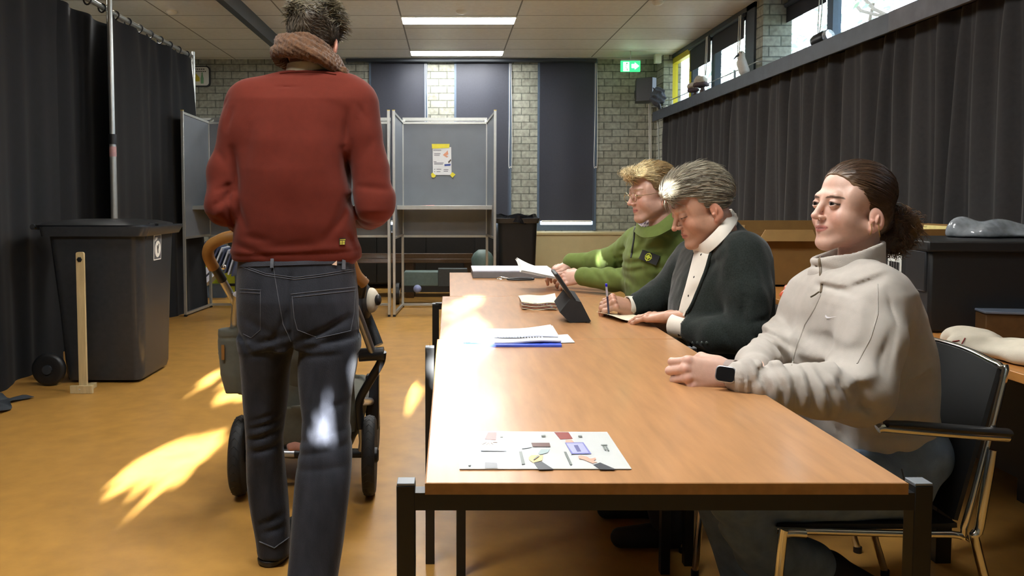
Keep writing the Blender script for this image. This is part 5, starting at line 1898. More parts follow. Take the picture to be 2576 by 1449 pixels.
# ================================================================== the pushchair in front of the standing man
t = thing('pushchair', 'grey pushchair with tan leather handle in front of the standing man', 'pushchair', (-0.58, 3.2, 0))
M_cloth = cloth_mat('stroller_cloth', (98, 98, 88), 0.9, 0.2)
M_rub = mat('tyre_rubber', (34, 34, 35), 0.7, var=0.15, scale=80)
M_leath = mat('tan_leather', (146, 102, 48), 0.45, var=0.12, scale=20)
M_silv = mat('satin_silver', (178, 180, 186), 0.28, 0.8, var=0.03)
M_matt = mat('matt_black', (27, 28, 31), 0.38, var=0.1)
YW = 3.04
for px, toe, sd in ((606, 4, -1), (930, 3, 1)):
    c = W(px, 1140 if sd < 0 else 1148, YW)
    c.z = 0.157
    M = Matrix.Translation(c) @ Matrix.Rotation(math.radians(toe), 4, 'Z') @ Matrix.Rotation(PI / 2, 4, 'Y')
    w = MB().lathe([(0.118, -0.020), (0.140, -0.025), (0.152, -0.018), (0.157, 0), (0.152, 0.018), (0.140, 0.025), (0.118, 0.020)], M, 48).build('wheel', M_rub, t)
    b = MB()
    for k in range(30):
        a = 2 * PI * k / 30
        for s in (-1, 1):
            p0 = M @ Vector((0.157 * math.cos(a), 0.157 * math.sin(a), 0))
            p1 = M @ Vector((0.150 * math.cos(a + 0.12), 0.150 * math.sin(a + 0.12), s * 0.02))
            b.tube([p0, p1], 0.0016, 5)
    b.build('tread', M_matt, w)
    b = MB().lathe([(0.122, -0.012), (0.122, 0.012), (0.108, 0.014), (0.108, -0.014)], M, 40).lathe([(0.03, -0.03), (0.03, 0.03), (0.02, 0.036)], M, 20)
    for k in range(6):
        a = 2 * PI * k / 6
        b.bar(M @ Vector((0.025 * math.cos(a), 0.025 * math.sin(a), 0)), M @ Vector((0.112 * math.cos(a), 0.112 * math.sin(a), 0)), 0.022, 0.03)
    b.build('rim', M_matt, w)
wl, wr = W(606, 1140, YW), W(930, 1148, YW)
MB().tube([(wl.x + .03, YW, 0.165), (wr.x - .03, YW, 0.165)], 0.017, 14).build('axle', M_silv, t)
MB().tube([(lerp(wl.x, wr.x, .42), YW, 0.165), (wr.x - .03, YW, 0.165)], 0.0185, 14).build('axle_sleeve', M_matt, t)
YS = 3.0
w_ = lambda px, py, dy=0.0: W(px, py, YS + dy)
for sx in (1, -1):
    mir = lambda v: v if sx > 0 else Vector((wl.x + wr.x - v.x, v.y, v.z))
    MB().tube([mir(v) for v in curve([w_(962, 885), w_(957, 912, .01), w_(934, 952, .02), w_(912, 990, .03), w_(903, 1015, .03), w_(905, 1050, .03), w_(908, 1078, .03)], 5)], 0.0165, 14).build('rear_leg', M_matt, t)
    MB().tube([mir(w_(908, 1074, .03)), mir(w_(912, 1110, .03)), mir(Vector((wr.x - .035, YW, .165)))], 0.014, 12).build('fork', M_silv, t)
    MB().tube([mir(w_(903, 893, .0)), mir(w_(966, 889, .0))], 0.026, 18).build('hinge', M_matt, t)
    MB().tube([mir(v) for v in curve([w_(936, 884, -.01), w_(905, 800, -.09), w_(880, 740, -.16)], 4)], 0.0155, 14).build('push_tube', M_silv, t)
    # front wheel unit
    fx = mir(W(938, 1010, 3.5))
    MB().tube([mir(w_(906, 1010, .05)), mir(W(932, 1010, 3.46))], 0.017, 12).build('front_leg', M_silv, t)
    MB().box((fx.x - .03, 3.46, 0.13), (fx.x + .03, 3.52, 0.38)).build('front_fork', M_matt, t, bevel=0.008)
    M = Matrix.Translation((fx.x, 3.56, 0.105)) @ Matrix.Rotation(PI / 2, 4, 'Y')
    MB().lathe([(0.07, -0.018), (0.1, -0.018), (0.105, 0), (0.1, 0.018), (0.07, 0.018)], M, 30).build('wheel', M_rub, t)
# handle: tan leather loop
YH = 2.70
hp = [W(537, 672, YH + .06), W(524, 645, YH + .02), W(527, 622, YH), W(548, 606, YH - .01), W(590, 594, YH - .02), W(720, 590, YH - .02), W(830, 594, YH - .02), W(868, 612, YH), W(880, 650, YH + .02), W(896, 690, YH + .05), W(918, 714, YH + .07)]
MB().tube(curve(hp, 6), 0.0205, 14).build('handle', M_leath, t)
for q in ([W(538, 668, YH + .06), W(560, 705, YH + .10)], [W(914, 706, YH + .07), W(907, 745, YH + .10)]):
    MB().tube(q, 0.017, 12).build('grip_joint', M_matt, t)
MB().ball(W(563, 672, YH + .04), 0.009).build('button', M_chrome, t)
MB().tube(curve([W(560, 705, YH + .10), W(585, 750, YH + .16), W(612, 800, YH + .2)], 4), 0.014, 12).build('push_tube', M_silv, t)
# seat, hood and basket
g = G((-0.88, 3.0, 0.15), (-0.22, 3.72, 1.0), 0.008)
sc = W(800, 900, 3.2)
g.cone((-0.60, 3.2, 0.48), (-0.60, 3.45, 0.86), 0.13, 0.16, 0.05, sq=(0.85, 1, 1)).ell((-0.60, 3.42, 0.46), (0.17, 0.26, 0.09), 0.05)
g.waves(0.004, 40, 6, 4)
V, Q = g.mesh()
np_obj('seat', V, Q, M_cloth, t)
g = G((-0.9, 2.95, 0.08), (-0.25, 3.7, 0.45), 0.008)
g.loft([(0.12, -0.59, 0.17, 3.35, 0.24), (0.20, -0.59, 0.21, 3.33, 0.28), (0.33, -0.59, 0.235, 3.32, 0.30), (0.36, -0.59, 0.235, 3.32, 0.30)], 0.01, 3.5)
g.loft([(0.345, -0.59, 0.215, 3.32, 0.28), (0.45, -0.59, 0.215, 3.32, 0.28)], 0.005, 3.5, sub=True).waves(0.006, 30, 6, 9)
V, Q = g.mesh()
np_obj('basket', V, Q, M_cloth, t)
MB().sheet(lambda u, v: (lerp(-0.80, -0.38, u) + 0.004 * math.sin(v * 9), 3.06 + 0.05 * v, lerp(0.24, 0.62, v) + 0.01 * math.sin(u * 7)), 16, 10, 0.006).build('rear_flap', M_cloth, t)
# bag hanging at the left
g = G((-0.98, 2.80, 0.36), (-0.74, 3.06, 0.80), 0.006)
bl, br_ = W(556, 900, 2.95), W(640, 900, 2.95)
for (y0_, y1_, x0_, x1_, d_) in ((700, 990, 585, 650, 0.04), (826, 984, 556, 612, 0.05)):
    a, c = W(x0_, y1_, 2.95), W(x1_, y0_, 2.95)
    g.loft([(a.z, (a.x + c.x) / 2 + .01, (c.x - a.x) / 2 * .75, 2.95, d_ * .8), (lerp(a.z, c.z, .3), (a.x + c.x) / 2, (c.x - a.x) / 2, 2.95, d_), (c.z, (a.x + c.x) / 2, (c.x - a.x) / 2, 2.95, d_)], 0.012, 3)
g.fold(W(556, 846, 2.95), W(612, 846, 2.95), 0.004, 0.006).waves(0.003, 50, 5, 3)
V, Q = g.mesh()
np_obj('side_bag', V, Q, M_cloth, t)
MB().box(tuple(W(558, 905, 2.893)), tuple(Vector(W(564, 868, 2.889)))).build('bag_tag', M_leath, t)
# hood hub at the right
c = W(918, 760, 3.0)
MB().lathe([(0.055, -0.05), (0.058, 0), (0.05, 0.012), (0.02, 0.014)], Matrix.Translation(c) @ Matrix.Rotation(PI / 2, 4, 'Y') @ Matrix.Rotation(.3, 4, 'X') @ Matrix.Scale(1.3, 4, (1, 0, 0)), 24).build('hood_hub', M_matt, t)
g = G((c.x - .05, 2.96, c.z - .12), (c.x + .1, 3.12, c.z + .1), 0.005)
g.ell((c.x + .022, 3.02, c.z + .005), (0.032, 0.045, 0.05), 0.01)
V, Q = g.mesh()
np_obj('hub_cover', V, Q, mat('cream_cloth', (214, 206, 186), 0.7), t)
MB().ball(c + Vector((.052, -.01, 0.01)), (0.014, 0.02, 0.022)).build('release_knob', M_matt, t)
MB().tube(curve([w_(903, 760), w_(925, 800, .05), w_(952, 868, .02)], 4), 0.02, 12).build('hood_arm', M_matt, t)
g = G((-0.46, 2.9, 0.6), (-0.26, 3.3, 1.1), 0.006)
g.cone(w_(893, 690, .1), w_(905, 730, .08), 0.028, 0.03, 0.01).cone(w_(905, 730, .08), w_(912, 800, .08), 0.03, 0.028, 0.01)
V, Q = g.mesh()
np_obj('hood_side', V, Q, M_cloth, t)
MB().tube([w_(912, 695, .0), w_(906, 722, .0)], 0.017, 12).build('hood_clip', M_silv, t)
# small peach garment in the basket
g = G((-0.66, 3.0, 0.16), (-0.48, 3.16, 0.30), 0.005)
cc = W(746, 1122, 3.05)
g.ell((cc.x, 3.05, cc.z), (0.035, 0.03, 0.022), 0.01).waves(0.004, 120, 5, 2)
V, Q = g.mesh()
tag(np_obj('peach_cloth', V, Q, cloth_mat('peach', (206, 150, 130)), None), 'scrap of peach cloth in the pushchair basket', 'cloth')

# ================================================================== standing man seen from behind
man = thing('person', 'man in rust red sweater and grey jeans standing with his back to the viewer', 'person', (-0.5, 2.4, 0))
M_red = cloth_mat('rust_sweatshirt', (92, 32, 20), 0.95, 0.10, 420, 0.3, 0.06)
M_denim = mat('charcoal_denim', (42, 44, 51), 0.85, var=0.42, scale=22, bump=0.35, bscale=500, sheen=0.15, stretch=(1, 1, 0.35), spec=0.2)
Yt = 2.42
lo, hi = W(500, 690, 2.35), W(1010, 150, 2.35)
g = G((lo.x - .03, 2.2, lo.z - .02), (hi.x + .03, 2.92, hi.z + .05), 0.0052)
rw = [(178, 700, 856), (186, 672, 878), (200, 645, 890), (225, 612, 905), (255, 592, 915), (300, 588, 902), (360, 592, 892), (430, 594, 886), (500, 599, 884), (560, 600, 887), (600, 597, 892), (628, 593, 902), (648, 595, 903), (660, 604, 890), (690, 612, 880)]
g.loft(rows(rw, Yt, ip([178, 200, 260, 400, 560, 690], [0.055, 0.075, 0.108, 0.122, 0.125, 0.118]), ip([178, 260, 400, 560, 690], [2.45, 2.43, 2.405, 2.41, 2.42])), 0.02, 2.3)
q = lambda px, py, y=Yt: W(px, py, y)
# arms: upper arm, elbow, forearm going forward
g.cone(q(628, 262), q(607, 330, 2.41), 0.066, 0.061, 0.05).cone(q(607, 330, 2.41), q(573, 430, 2.40), 0.061, 0.061, 0.03).cone(q(573, 430, 2.40), q(569, 515, 2.38), 0.061, 0.060, 0.02)
g.cone(q(569, 515, 2.38), q(612, 548, 2.62), 0.058, 0.050, 0.02).cone(q(612, 548, 2.62), q(650, 552, 2.78), 0.050, 0.042, 0.02)
g.cone(q(896, 268), q(913, 340, 2.41), 0.066, 0.062, 0.05).cone(q(913, 340, 2.41), q(932, 430, 2.40), 0.062, 0.061, 0.012).cone(q(932, 430, 2.40), q(942, 512, 2.38), 0.061, 0.059, 0.008)
g.cone(q(944, 515, 2.38), q(930, 540, 2.60), 0.058, 0.050, 0.012).cone(q(930, 540, 2.60), q(900, 545, 2.72), 0.050, 0.042, 0.01)
g.ell(q(972, 492, 2.40), (0.026, 0.05, 0.026), 0.02)
# hollow for the neck and the hem cut
g.ell(q(778, 160, 2.47), (0.082, 0.085, 0.055), 0.01, sub=True)
n = Vector((-0.10, 0, -1)).normalized()
g.cut(tuple(n), tuple(q(750, 664)), 0.006)
# hem and cuff gathers, creases
ff = lambda a, b, w, d: g.fold(q(*a), q(*b), w, d, (2.0, 2.44))
ff((590, 640), (905, 628), 0.004, 0.0045)
ff((592, 632), (905, 618), 0.012, -0.004)
for a, b, w, d in (((600, 560), (592, 470), .010, .012), ((612, 480), (602, 380), .012, .010), ((640, 570), (610, 500), .012, .006), ((884, 470), (868, 380), .010, .010), ((874, 370), (880, 285), .010, .008),
                   ((600, 285), (588, 330), .010, .006), ((860, 560), (880, 500), .012, .008), ((830, 600), (872, 540), .012, .006), ((680, 620), (800, 612), .014, .004), ((700, 600), (640, 590), .012, .005), ((612, 610), (700, 640), .01, .005),
                   ((760, 330), (690, 440), .03, .004), ((840, 330), (850, 450), .018, .005), ((650, 330), (640, 430), .02, .005), ((705, 226), (762, 226), .0028, .0045), ((708, 192), (760, 193), .0022, .003),
                   ((880, 500), (900, 540), .010, .008), ((580, 500), (600, 480), .010, .010), ((570, 480), (600, 465), .008, .006), ((560, 548), (592, 520), .012, -.008), ((566, 515), (596, 500), .008, .007), ((540, 540), (580, 556), .008, .006),
                   ((910, 470), (980, 478), .010, .006), ((905, 555), (960, 560), .008, .006), ((900, 530), (975, 530), .012, -.005), ((925, 300), (905, 270), .006, .004), ((572, 272), (584, 250), .006, .003), ((880, 590), (895, 625), .008, .006),
                   ((940, 360), (915, 400), .012, .004), ((560, 380), (590, 420), .012, .004), ((740, 480), (760, 600), .03, .003), ((800, 250), (860, 280), .02, .003)):
    ff(a, b, w, d)
# shoulder seams
ff((925, 262), (893, 330), .003, .0028)
ff((893, 330), (886, 420), .003, .0028)
ff((585, 262), (578, 330), .003, .002)
g.waves(0.0045, 15, 8, 5).waves(0.0012, 45, 6, 6)
V, Q = g.mesh()
V = relax(V, Q, 1)
np_obj('sweater', V, Q, M_red, man)
sS = Surf(V, Q)
# hem rib and neck rib
b = MB()
b.tube(sS.line([(704, 184), (735, 181), (775, 180), (815, 182), (846, 187)], 8, 0.000), 0.0045, 8, flat=1)
b.build('neck_rib', M_red, man)
tg = MB().sheet(sS.patch([(852, 599), (867, 599), (867, 616), (852, 616)], 6, 6, 0.003), 6, 6, 0.0012).build('woven_tag', mat('tag_black', (22, 24, 18), 0.6), man)
b = MB()
for k, y in enumerate((602, 606.5, 610, 613.5)):
    for j in range(4 if k == 0 else 2):
        w0 = 3 if k == 0 else 6
        x = 853.5 + j * (w0 + .4)
        b.sheet(sS.patch([(x, y), (x + w0 - .8, y), (x + w0 - .8, y + 2), (x, y + 2)], 2, 2, 0.0045), 2, 2, 0.0004)
b.build('tag_lettering', mat('tag_yellow', (206, 196, 70), 0.6), tg)
# cream shirt collar
g = G(tuple(q(680, 200, 2.30)), tuple(Vector(q(890, 140, 2.30)) + Vector((0, .3, 0))), 0.004)
c0 = q(775, 168, 2.46)
g.cone(c0 + Vector((0, 0, -.03)), c0 + Vector((0, .0, .012)), 0.072, 0.064, 0.005, sq=(1, 1, 1))
V, Q = g.mesh()
np_obj('undershirt', V, Q, cloth_mat('cream_tee', (196, 180, 150)), man)

# jeans
YL = ip([640, 860, 1000, 1200, 1420], [2.42, 2.42, 2.44, 2.46, 2.47])
YR = ip([640, 860, 1000, 1200, 1500], [2.42, 2.41, 2.38, 2.31, 2.22])
g = G((-0.72, 2.05, 0.02), (-0.22, 2.62, 1.03), 0.0055)
g.loft(rows([(640, 606, 884), (655, 604, 886), (700, 601, 893), (750, 600, 899), (810, 603, 902), (850, 607, 903), (872, 612, 903)], 2.42, ip([640, 760, 872], [0.112, 0.130, 0.115])), 0.02, 2.5)
g.loft(rows([(850, 606, 748), (880, 608, 740), (920, 611, 733), (960, 614, 727), (1000, 616, 722), (1050, 618, 715), (1100, 619, 711), (1150, 621, 713), (1200, 624, 716), (1250, 629, 721), (1300, 636, 727), (1350, 645, 731), (1392, 651, 730)], YL, ip([850, 960, 1100, 1200, 1392], [0.105, 0.09, 0.075, 0.078, 0.062])), 0.02, 2.3)
g.loft(rows([(850, 750, 903), (880, 750, 902), (920, 750, 897), (960, 752, 890), (1000, 756, 884), (1050, 762, 880), (1100, 758, 884), (1150, 751, 887), (1200, 745, 884), (1250, 741, 879), (1300, 736, 872), (1360, 731, 864), (1420, 727, 855), (1500, 722, 845), (1540, 722, 842)], YR, ip([850, 960, 1100, 1200, 1500], [0.110, 0.095, 0.08, 0.083, 0.070])), 0.02, 2.3)
zz = (2.0, 2.44)
ff = lambda a, b, w, d: g.fold(W(a[0], a[1], 2.38), W(b[0], b[1], 2.38), w, d, zz)
ff((742, 690), (745, 868), .006, .010)
ff((745, 860), (738, 905), .012, .018)
for a, b, w, d in (((650, 860), (740, 830), .010, .007), ((640, 890), (730, 862), .010, .006), ((760, 850), (880, 800), .010, .008), ((760, 872), (895, 842), .012, .008), ((780, 885), (860, 880), .010, .005), ((600, 830), (640, 880), .008, .005),
                   ((625, 1080), (700, 1060), .008, .006), ((620, 1110), (712, 1085), .008, .007), ((625, 1140), (708, 1125), .009, .006), ((632, 1060), (690, 1040), .008, .004), ((770, 1090), (880, 1060), .009, .006), ((765, 1120), (885, 1095), .009, .007),
                   ((765, 1150), (880, 1140), .010, .005), ((790, 1030), (870, 1000), .010, .005), ((700, 1150), (695, 1300), .02, .004), ((650, 1180), (660, 1330), .02, .004), ((800, 1180), (780, 1400), .025, .004), ((850, 1200), (830, 1420), .02, .005),
                   ((650, 1330), (728, 1300), .012, .007), ((655, 1350), (730, 1335), .010, .007), ((650, 920), (660, 1040), .02, .004), ((840, 900), (800, 1060), .025, .005), ((810, 830), (880, 790), .008, .006), ((620, 790), (700, 830), .012, .004), ((735, 780), (700, 850), .010, .006)):
    ff(a, b, w, d)
g.waves(0.003, 30, 8, 15)
V, Q = g.mesh()
V = relax(V, Q, 1)
np_obj('jeans', V, Q, M_denim, man)
sJ = Surf(V, Q)
M_stitch = mat('denim_seam', (82, 85, 92), 0.8, var=0.25, scale=60)
M_dark_d = mat('denim_pocket', (50, 52, 60), 0.85, var=0.25, scale=30, bump=0.3, bscale=500)
b = MB()
for pl in ([(732, 740), (895, 722)], [(735, 745), (740, 800), (748, 830), (795, 848)], [(893, 726), (890, 790), (882, 832), (795, 852)],
           [(603, 727), (657, 730)], [(655, 732), (655, 830), (632, 850), (612, 840)], [(604, 665), (668, 688), (742, 698), (810, 690), (893, 676)], [(604, 670), (668, 693), (742, 703), (810, 695), (893, 681)],
           [(688, 672), (692, 700), (702, 760), (712, 815), (732, 860)], [(888, 655), (893, 720), (897, 790), (903, 850)], [(735, 748), (896, 730)], [(604, 735), (656, 738)]):
    b.tube(sJ.line(pl, 6, 0.0006), 0.0011, 5)
b.build('seams', M_stitch, man)
b = MB()
for pl in ([(653, 1362), (690, 1378), (726, 1352)],):
    b.tube(sJ.line(pl, 8, 0.001), 0.002, 5)
b.build('hem_seam', M_stitch, man)
for cs in ([(682, 652), (690, 652), (689, 674), (681, 674)], [(858, 645), (866, 645), (866, 678), (858, 678)]):
    MB().sheet(sJ.patch(cs, 3, 8, 0.004), 3, 8, 0.003).build('belt_loop', M_stitch, man)
b = MB().sheet(sJ.patch([(604, 650), (884, 640), (884, 662), (604, 672)], 30, 4, 0.001), 30, 4, 0.002)
b.build('waistband', MATS['denim_pocket'], man)
b = MB().sheet(sJ.patch([(834, 666), (846, 656), (846, 668), (845, 668)], 2, 2, 0.004), 2, 2, 0.001).build('leather_label', mat('pale_leather', (206, 176, 150), 0.6), man)
# shoes
M_shoe = mat('black_suede', (26, 27, 28), 0.8, var=0.15, scale=60)
for (px, py, Y, dx, nm) in ((683, 1400, 2.46, 0.05, 'l'), (785, 1500, 2.24, -0.02, 'r')):
    c = W(px, 1400, Y)
    g = G((c.x - .08, Y - .08, 0.0), (c.x + .16, Y + .3, 0.16), 0.0045)
    g.cone((c.x, Y - .005, 0.045), (c.x + dx * .5, Y + .1, 0.05), 0.042, 0.045, 0.02).cone((c.x + dx * .5, Y + .1, 0.045), (c.x + dx, Y + .21, 0.035), 0.045, 0.036, 0.02).cone((c.x, Y + .0, 0.05), (c.x, Y + .01, 0.12), 0.04, 0.042, 0.02)
    g.cut((0, 0, -1), (0, 0, 0.012))
    V, Q = g.mesh()
    s_ = np_obj('shoe', V, Q, M_shoe, man)
    g = G((c.x - .08, Y - .08, 0.0), (c.x + .16, Y + .3, 0.05), 0.004)
    g.cone((c.x, Y - .005, 0.02), (c.x + dx * .5, Y + .1, 0.02), 0.044, 0.046, 0.02).cone((c.x + dx * .5, Y + .1, 0.02), (c.x + dx, Y + .21, 0.02), 0.046, 0.038, 0.02)
    g.cut((0, 0, 1), (0, 0, 0.022)).cut((0, 0, -1), (0, 0, 0.001))
    V, Q = g.mesh()
    np_obj('sole', V, Q, M_matt, s_)

# head, hands
P_man = dict(skin=(186, 136, 114), brow=(80, 62, 46), scalp=(120, 92, 76), open=0.001, h=0.003, neck=1.0, neck_y=0.075)
hp_ = head(P_man)
HM = Matrix.Translation(W(788, 103, 2.515)) @ Matrix.Rotation(math.radians(7), 4, 'Y') @ Matrix.Rotation(math.radians(-4), 4, 'Z') @ Matrix.Rotation(math.radians(-20), 4, 'X') @ Matrix.Scale(1.03, 4)
parts = [place(hp_, HM)]
hv = hand(curls=[(40, 55, 35)] * 4, h=0.0028)
hc = hand_col(hv[0], hv[2], (196, 138, 116))
parts.append(place((hv[0], hv[1], hc), frame(tuple(q(892, 545, 2.76)), (-0.85, 0.5, 0.1), (0, 0, 1))))
parts.append(place((hv[0] * np.array((-1, 1, 1)), hv[1][:, ::-1], hc), frame(tuple(q(660, 552, 2.82)), (0.75, 0.6, 0.0), (0, 0, 1))))
# inner trunk and legs under the clothes keep the body one figure
g = G((-0.75, 2.2, 0.06), (-0.15, 2.9, 1.75), 0.014)
g.cone(q(775, 150, 2.50), q(770, 230, 2.47), 0.05, 0.06, 0.03).cone(q(690, 290, 2.45), q(850, 290, 2.45), 0.055, 0.055, 0.04).cone(q(750, 320, 2.44), q(750, 700, 2.44), 0.07, 0.07, 0.05, sq=(0.7, 1, 1))
for yl, xs in ((YL, (680, 668, 668, 678, 690)), (YR, (822, 822, 824, 812, 795))):
    pp = [W(x_, y_, yl(y_) + .01) for x_, y_ in zip(xs, (720, 860, 1050, 1200, 1400))]
    for a, b in zip(pp, pp[1:]):
        g.cone(tuple(a), tuple(b), 0.045, 0.040, 0.02)
for pl in (((640, 290, 2.44), (572, 500, 2.39), (650, 552, 2.78)), ((890, 295, 2.44), (940, 500, 2.39), (897, 545, 2.74))):
    g.cone(q(*pl[0]), q(*pl[1]), 0.032, 0.03, 0.02).cone(q(*pl[1]), q(*pl[2]), 0.03, 0.024, 0.02)
V, Q = g.mesh()
parts.append((V, Q, np.tile(A3((196, 138, 116)), (len(V), 1))))
V, Q, c = join(parts)
np_obj('body', V, Q, M_skin, man, c)


def man_hair_col(V, top, side):
    return top


g = G((-0.1, -0.13, -0.06), (0.1, 0.12, 0.16), 0.003)
g.ell((0, -0.020, 0.040), (0.0795, 0.0985, 0.088), 0.01).ell((0.0, 0.0, 0.085), (0.066, 0.085, 0.052), 0.03)
g.cut((0, 1.2, -1.0), (0, -0.02, -0.035), 0.01)
g.cut((0, 0.9, -0.6), (0, 0.08, 0.05), 0.01)
x, y, z = g._p((slice(None),) * 3)
g.d += (0.0018 * np.sin(170 * x + 90 * z + 5 * np.sin(60 * y)) * np.clip((z - 0.03) / 0.03, 0, 1)).astype(np.float32)
g.waves(0.0022, 110, 8, 33)
V, Q = g.mesh()
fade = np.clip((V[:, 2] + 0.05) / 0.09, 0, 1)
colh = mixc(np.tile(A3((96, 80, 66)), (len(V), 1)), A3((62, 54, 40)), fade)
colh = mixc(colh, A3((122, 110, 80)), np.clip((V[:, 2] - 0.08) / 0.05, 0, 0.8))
hairO = np_obj('hair', xform(V, HM), Q, M_hair, man, colh)
rr = random.Random(5)
idx = [i for i in range(0, len(V), 3) if V[i][2] > 0.035]
rt = [tuple(V[rr.choice(idx)]) for _ in range(2600)]
idb = [i for i in range(0, len(V), 3) if -0.045 < V[i][2] <= 0.05]
rb = [tuple(V[rr.choice(idb)]) for _ in range(2600)]
def stp(p, k, j):
    n = Vector((p.x, (p.y + .02) * .6, max(p.z - .03, 0))).normalized()
    sw = Vector((0.8 * math.sin(p.z * 40 + 1) + 0.5, 0.2, -0.2))
    return n * (0.55 - 0.6 * k) + sw * 0.6 + j * 0.35
def stp2(p, k, j):
    n = Vector((p.x, (p.y + .02), (p.z - .03) * .8)).normalized()
    sw = Vector((0.9 + math.sin(p.x * 50 + p.z * 30), 0.0, -1.1 + 0.8 * math.sin(p.x * 36)))
    t_ = sw - n * sw.dot(n)
    return t_.normalized() + n * (0.25 - 0.25 * k) + j * 0.15
def stp(p, k, j):
    n = Vector((p.x, (p.y + .02) * .6, max(p.z - .03, 0))).normalized()
    sw = Vector((0.9 * math.sin(p.z * 60 + p.y * 40) + 0.4, 0.5 * math.cos(p.x * 50), -0.3))
    return n * (0.26 - 0.4 * k) + sw * 0.8 + j * 0.16
hc_ = lambda p, r: tuple(A3((84, 76, 56)) * r.uniform(0.45, 1.7) * (1.5 if p.z > 0.09 else 1))
strands('hair_tufts', man, rt, stp, 5, 0.036, 0.0016, hc_, 3, HM)
strands('short_hair', man, rb, stp2, 4, 0.018, 0.0011, lambda p, r: tuple(A3((78, 66, 50)) * r.uniform(0.5, 1.5)), 4, HM)

# scarf
M_knit = mat('brown_knit', (84, 54, 28), 0.9, var=0.45, scale=90, bump=0.6, bscale=260, sheen=0.3)
g = G(tuple(W(655, 235, 2.30)), tuple(Vector(W(900, 60, 2.30)) + Vector((0.0, .42, 0))), 0.0042)
def loop(cx, cy, Y, hw, hd, tl, bk, r, ph=0):
    c = W(cx, cy, Y)
    pts = []
    for k in range(29):
        a = 2 * PI * k / 28
        pts.append(Vector((c.x + hw * math.cos(a), c.y - hd * math.sin(a), c.z - tl * math.cos(a) + bk * math.sin(a))))
    for k in range(28):
        g.cone(tuple(pts[k]), tuple(pts[k + 1]), r * (1 + .1 * math.sin(k * 2.2 + ph)), None, 0.006)
loop(783, 122, 2.50, 0.058, 0.078, 0.022, 0.014, 0.018)
loop(777, 136, 2.485, 0.083, 0.094, 0.030, 0.010, 0.022, 1)
loop(774, 158, 2.475, 0.098, 0.104, 0.020, 0.014, 0.020, 2)
loop(784, 156, 2.475, 0.096, 0.112, 0.046, 0.016, 0.016, 3)
g.cone(W(866, 180, 2.42), W(872, 200, 2.42), 0.014, 0.010, 0.01)
x, y, z = g._p((slice(None),) * 3)
ang = np.arctan2(y - 2.48, x - W(776, 130, 2.48).x)
g.d += (0.0032 * np.sin(46 * ang + 190 * z) * np.sin(16 * ang - 230 * z)).astype(np.float32)
V, Q = g.mesh()
np_obj('scarf', V, Q, M_knit, man)
# what he holds: a folded paper edge
# ================================================================== seated people
def hairline(g, tab):
    zs, ys = zip(*tab)
    x, y, z = g._p((slice(None),) * 3)
    yh = np.interp(g.ax[2], zs, ys).astype(np.float32)[None, None, :]
    e = (y - yh) - 0.35 * np.maximum(np.abs(x) - 0.05, 0)
    g._mix((slice(None),) * 3, -e.astype(np.float32), 0.004, True)


def headM(C, yaw, pitch, roll, s):
    return Matrix.Translation(C) @ Matrix.Rotation(math.radians(yaw), 4, 'Z') @ Matrix.Rotation(math.radians(pitch), 4, 'X') @ Matrix.Rotation(math.radians(roll), 4, 'Y') @ Matrix.Scale(s, 4)


def mirror(part):
    return part[0] * np.array((-1, 1, 1)), part[1][:, ::-1], part[2]


def inner(segs, h=0.014, skin=(205, 160, 140)):
    pts = [s[0] for s in segs] + [s[1] for s in segs]
    lo = [min(p[i] for p in pts) - .12 for i in range(3)]
    hi = [max(p[i] for p in pts) + .12 for i in range(3)]
    g = G(lo, hi, h)
    for a, b, ra, rb in segs:
        g.cone(tuple(a), tuple(b), ra, rb, 0.03)
    V, Q = g.mesh()
    return V, Q, np.tile(A3(skin), (len(V), 1))


def bbox(pts, m=0.1):
    return [min(p[i] for p in pts) - m for i in range(3)], [max(p[i] for p in pts) + m for i in range(3)]


# ------------------------------------------------------------------ woman in cream fleece
wom = thing('person', 'woman with dark hair in a bun, cream half-zip fleece, seated at the near table', 'person', (1.1, 2.0, 0))
M_fleece = cloth_mat('cream_fleece', (180, 174, 166), 0.95, 0.14, 260, 0.35, 0.05)
YG = 2.03
q = lambda px, py, y=YG: W(px, py, y)
g = G((0.60, 1.60, 0.50), (1.36, 2.42, 1.14), 0.0052)
rw = [(640, 2100, 2180), (660, 2084, 2200), (684, 2060, 2232), (720, 2038, 2264), (780, 2016, 2294), (850, 2000, 2312), (900, 1996, 2322), (960, 1998, 2330), (1020, 2004, 2334), (1060, 2012, 2342), (1100, 2036, 2342), (1140, 2070, 2334), (1165, 2080, 2322), (1185, 2090, 2318)]
g.loft(rows(rw, YG, ip([640, 660, 684, 720, 800, 1000, 1185], [0.05, 0.075, 0.125, 0.175, 0.185, 0.17, 0.165])), 0.02, 2.2)
g.cone(q(2200, 738, 1.90), q(2196, 860, 1.84), 0.074, 0.076, 0.06).cone(q(2196, 860, 1.84), q(2158, 985, 1.79), 0.076, 0.078, 0.03)
g.cone(q(2158, 990, 1.79), q(2060, 985, 1.745), 0.072, 0.060, 0.03).cone(q(2060, 985, 1.745), q(1960, 968, 1.745), 0.058, 0.054, 0.02).cone(q(1960, 968, 1.745), q(1880, 950, 1.765), 0.054, 0.047, 0.02)
g.cone(q(1880, 950, 1.765), q(1856, 948, 1.775), 0.042, 0.036, 0.012)
# far arm
g.cone(q(2044, 745, 2.17), q(1975, 850, 2.17), 0.070, 0.060, 0.05).cone(q(1975, 855, 2.17), q(1940, 880, 2.10), 0.058, 0.052, 0.03).cone(q(1940, 885, 2.10), q(1895, 915, 1.92), 0.050, 0.046, 0.02).cone(q(1895, 915, 1.92), q(1900, 930, 1.86), 0.044, 0.040, 0.02)
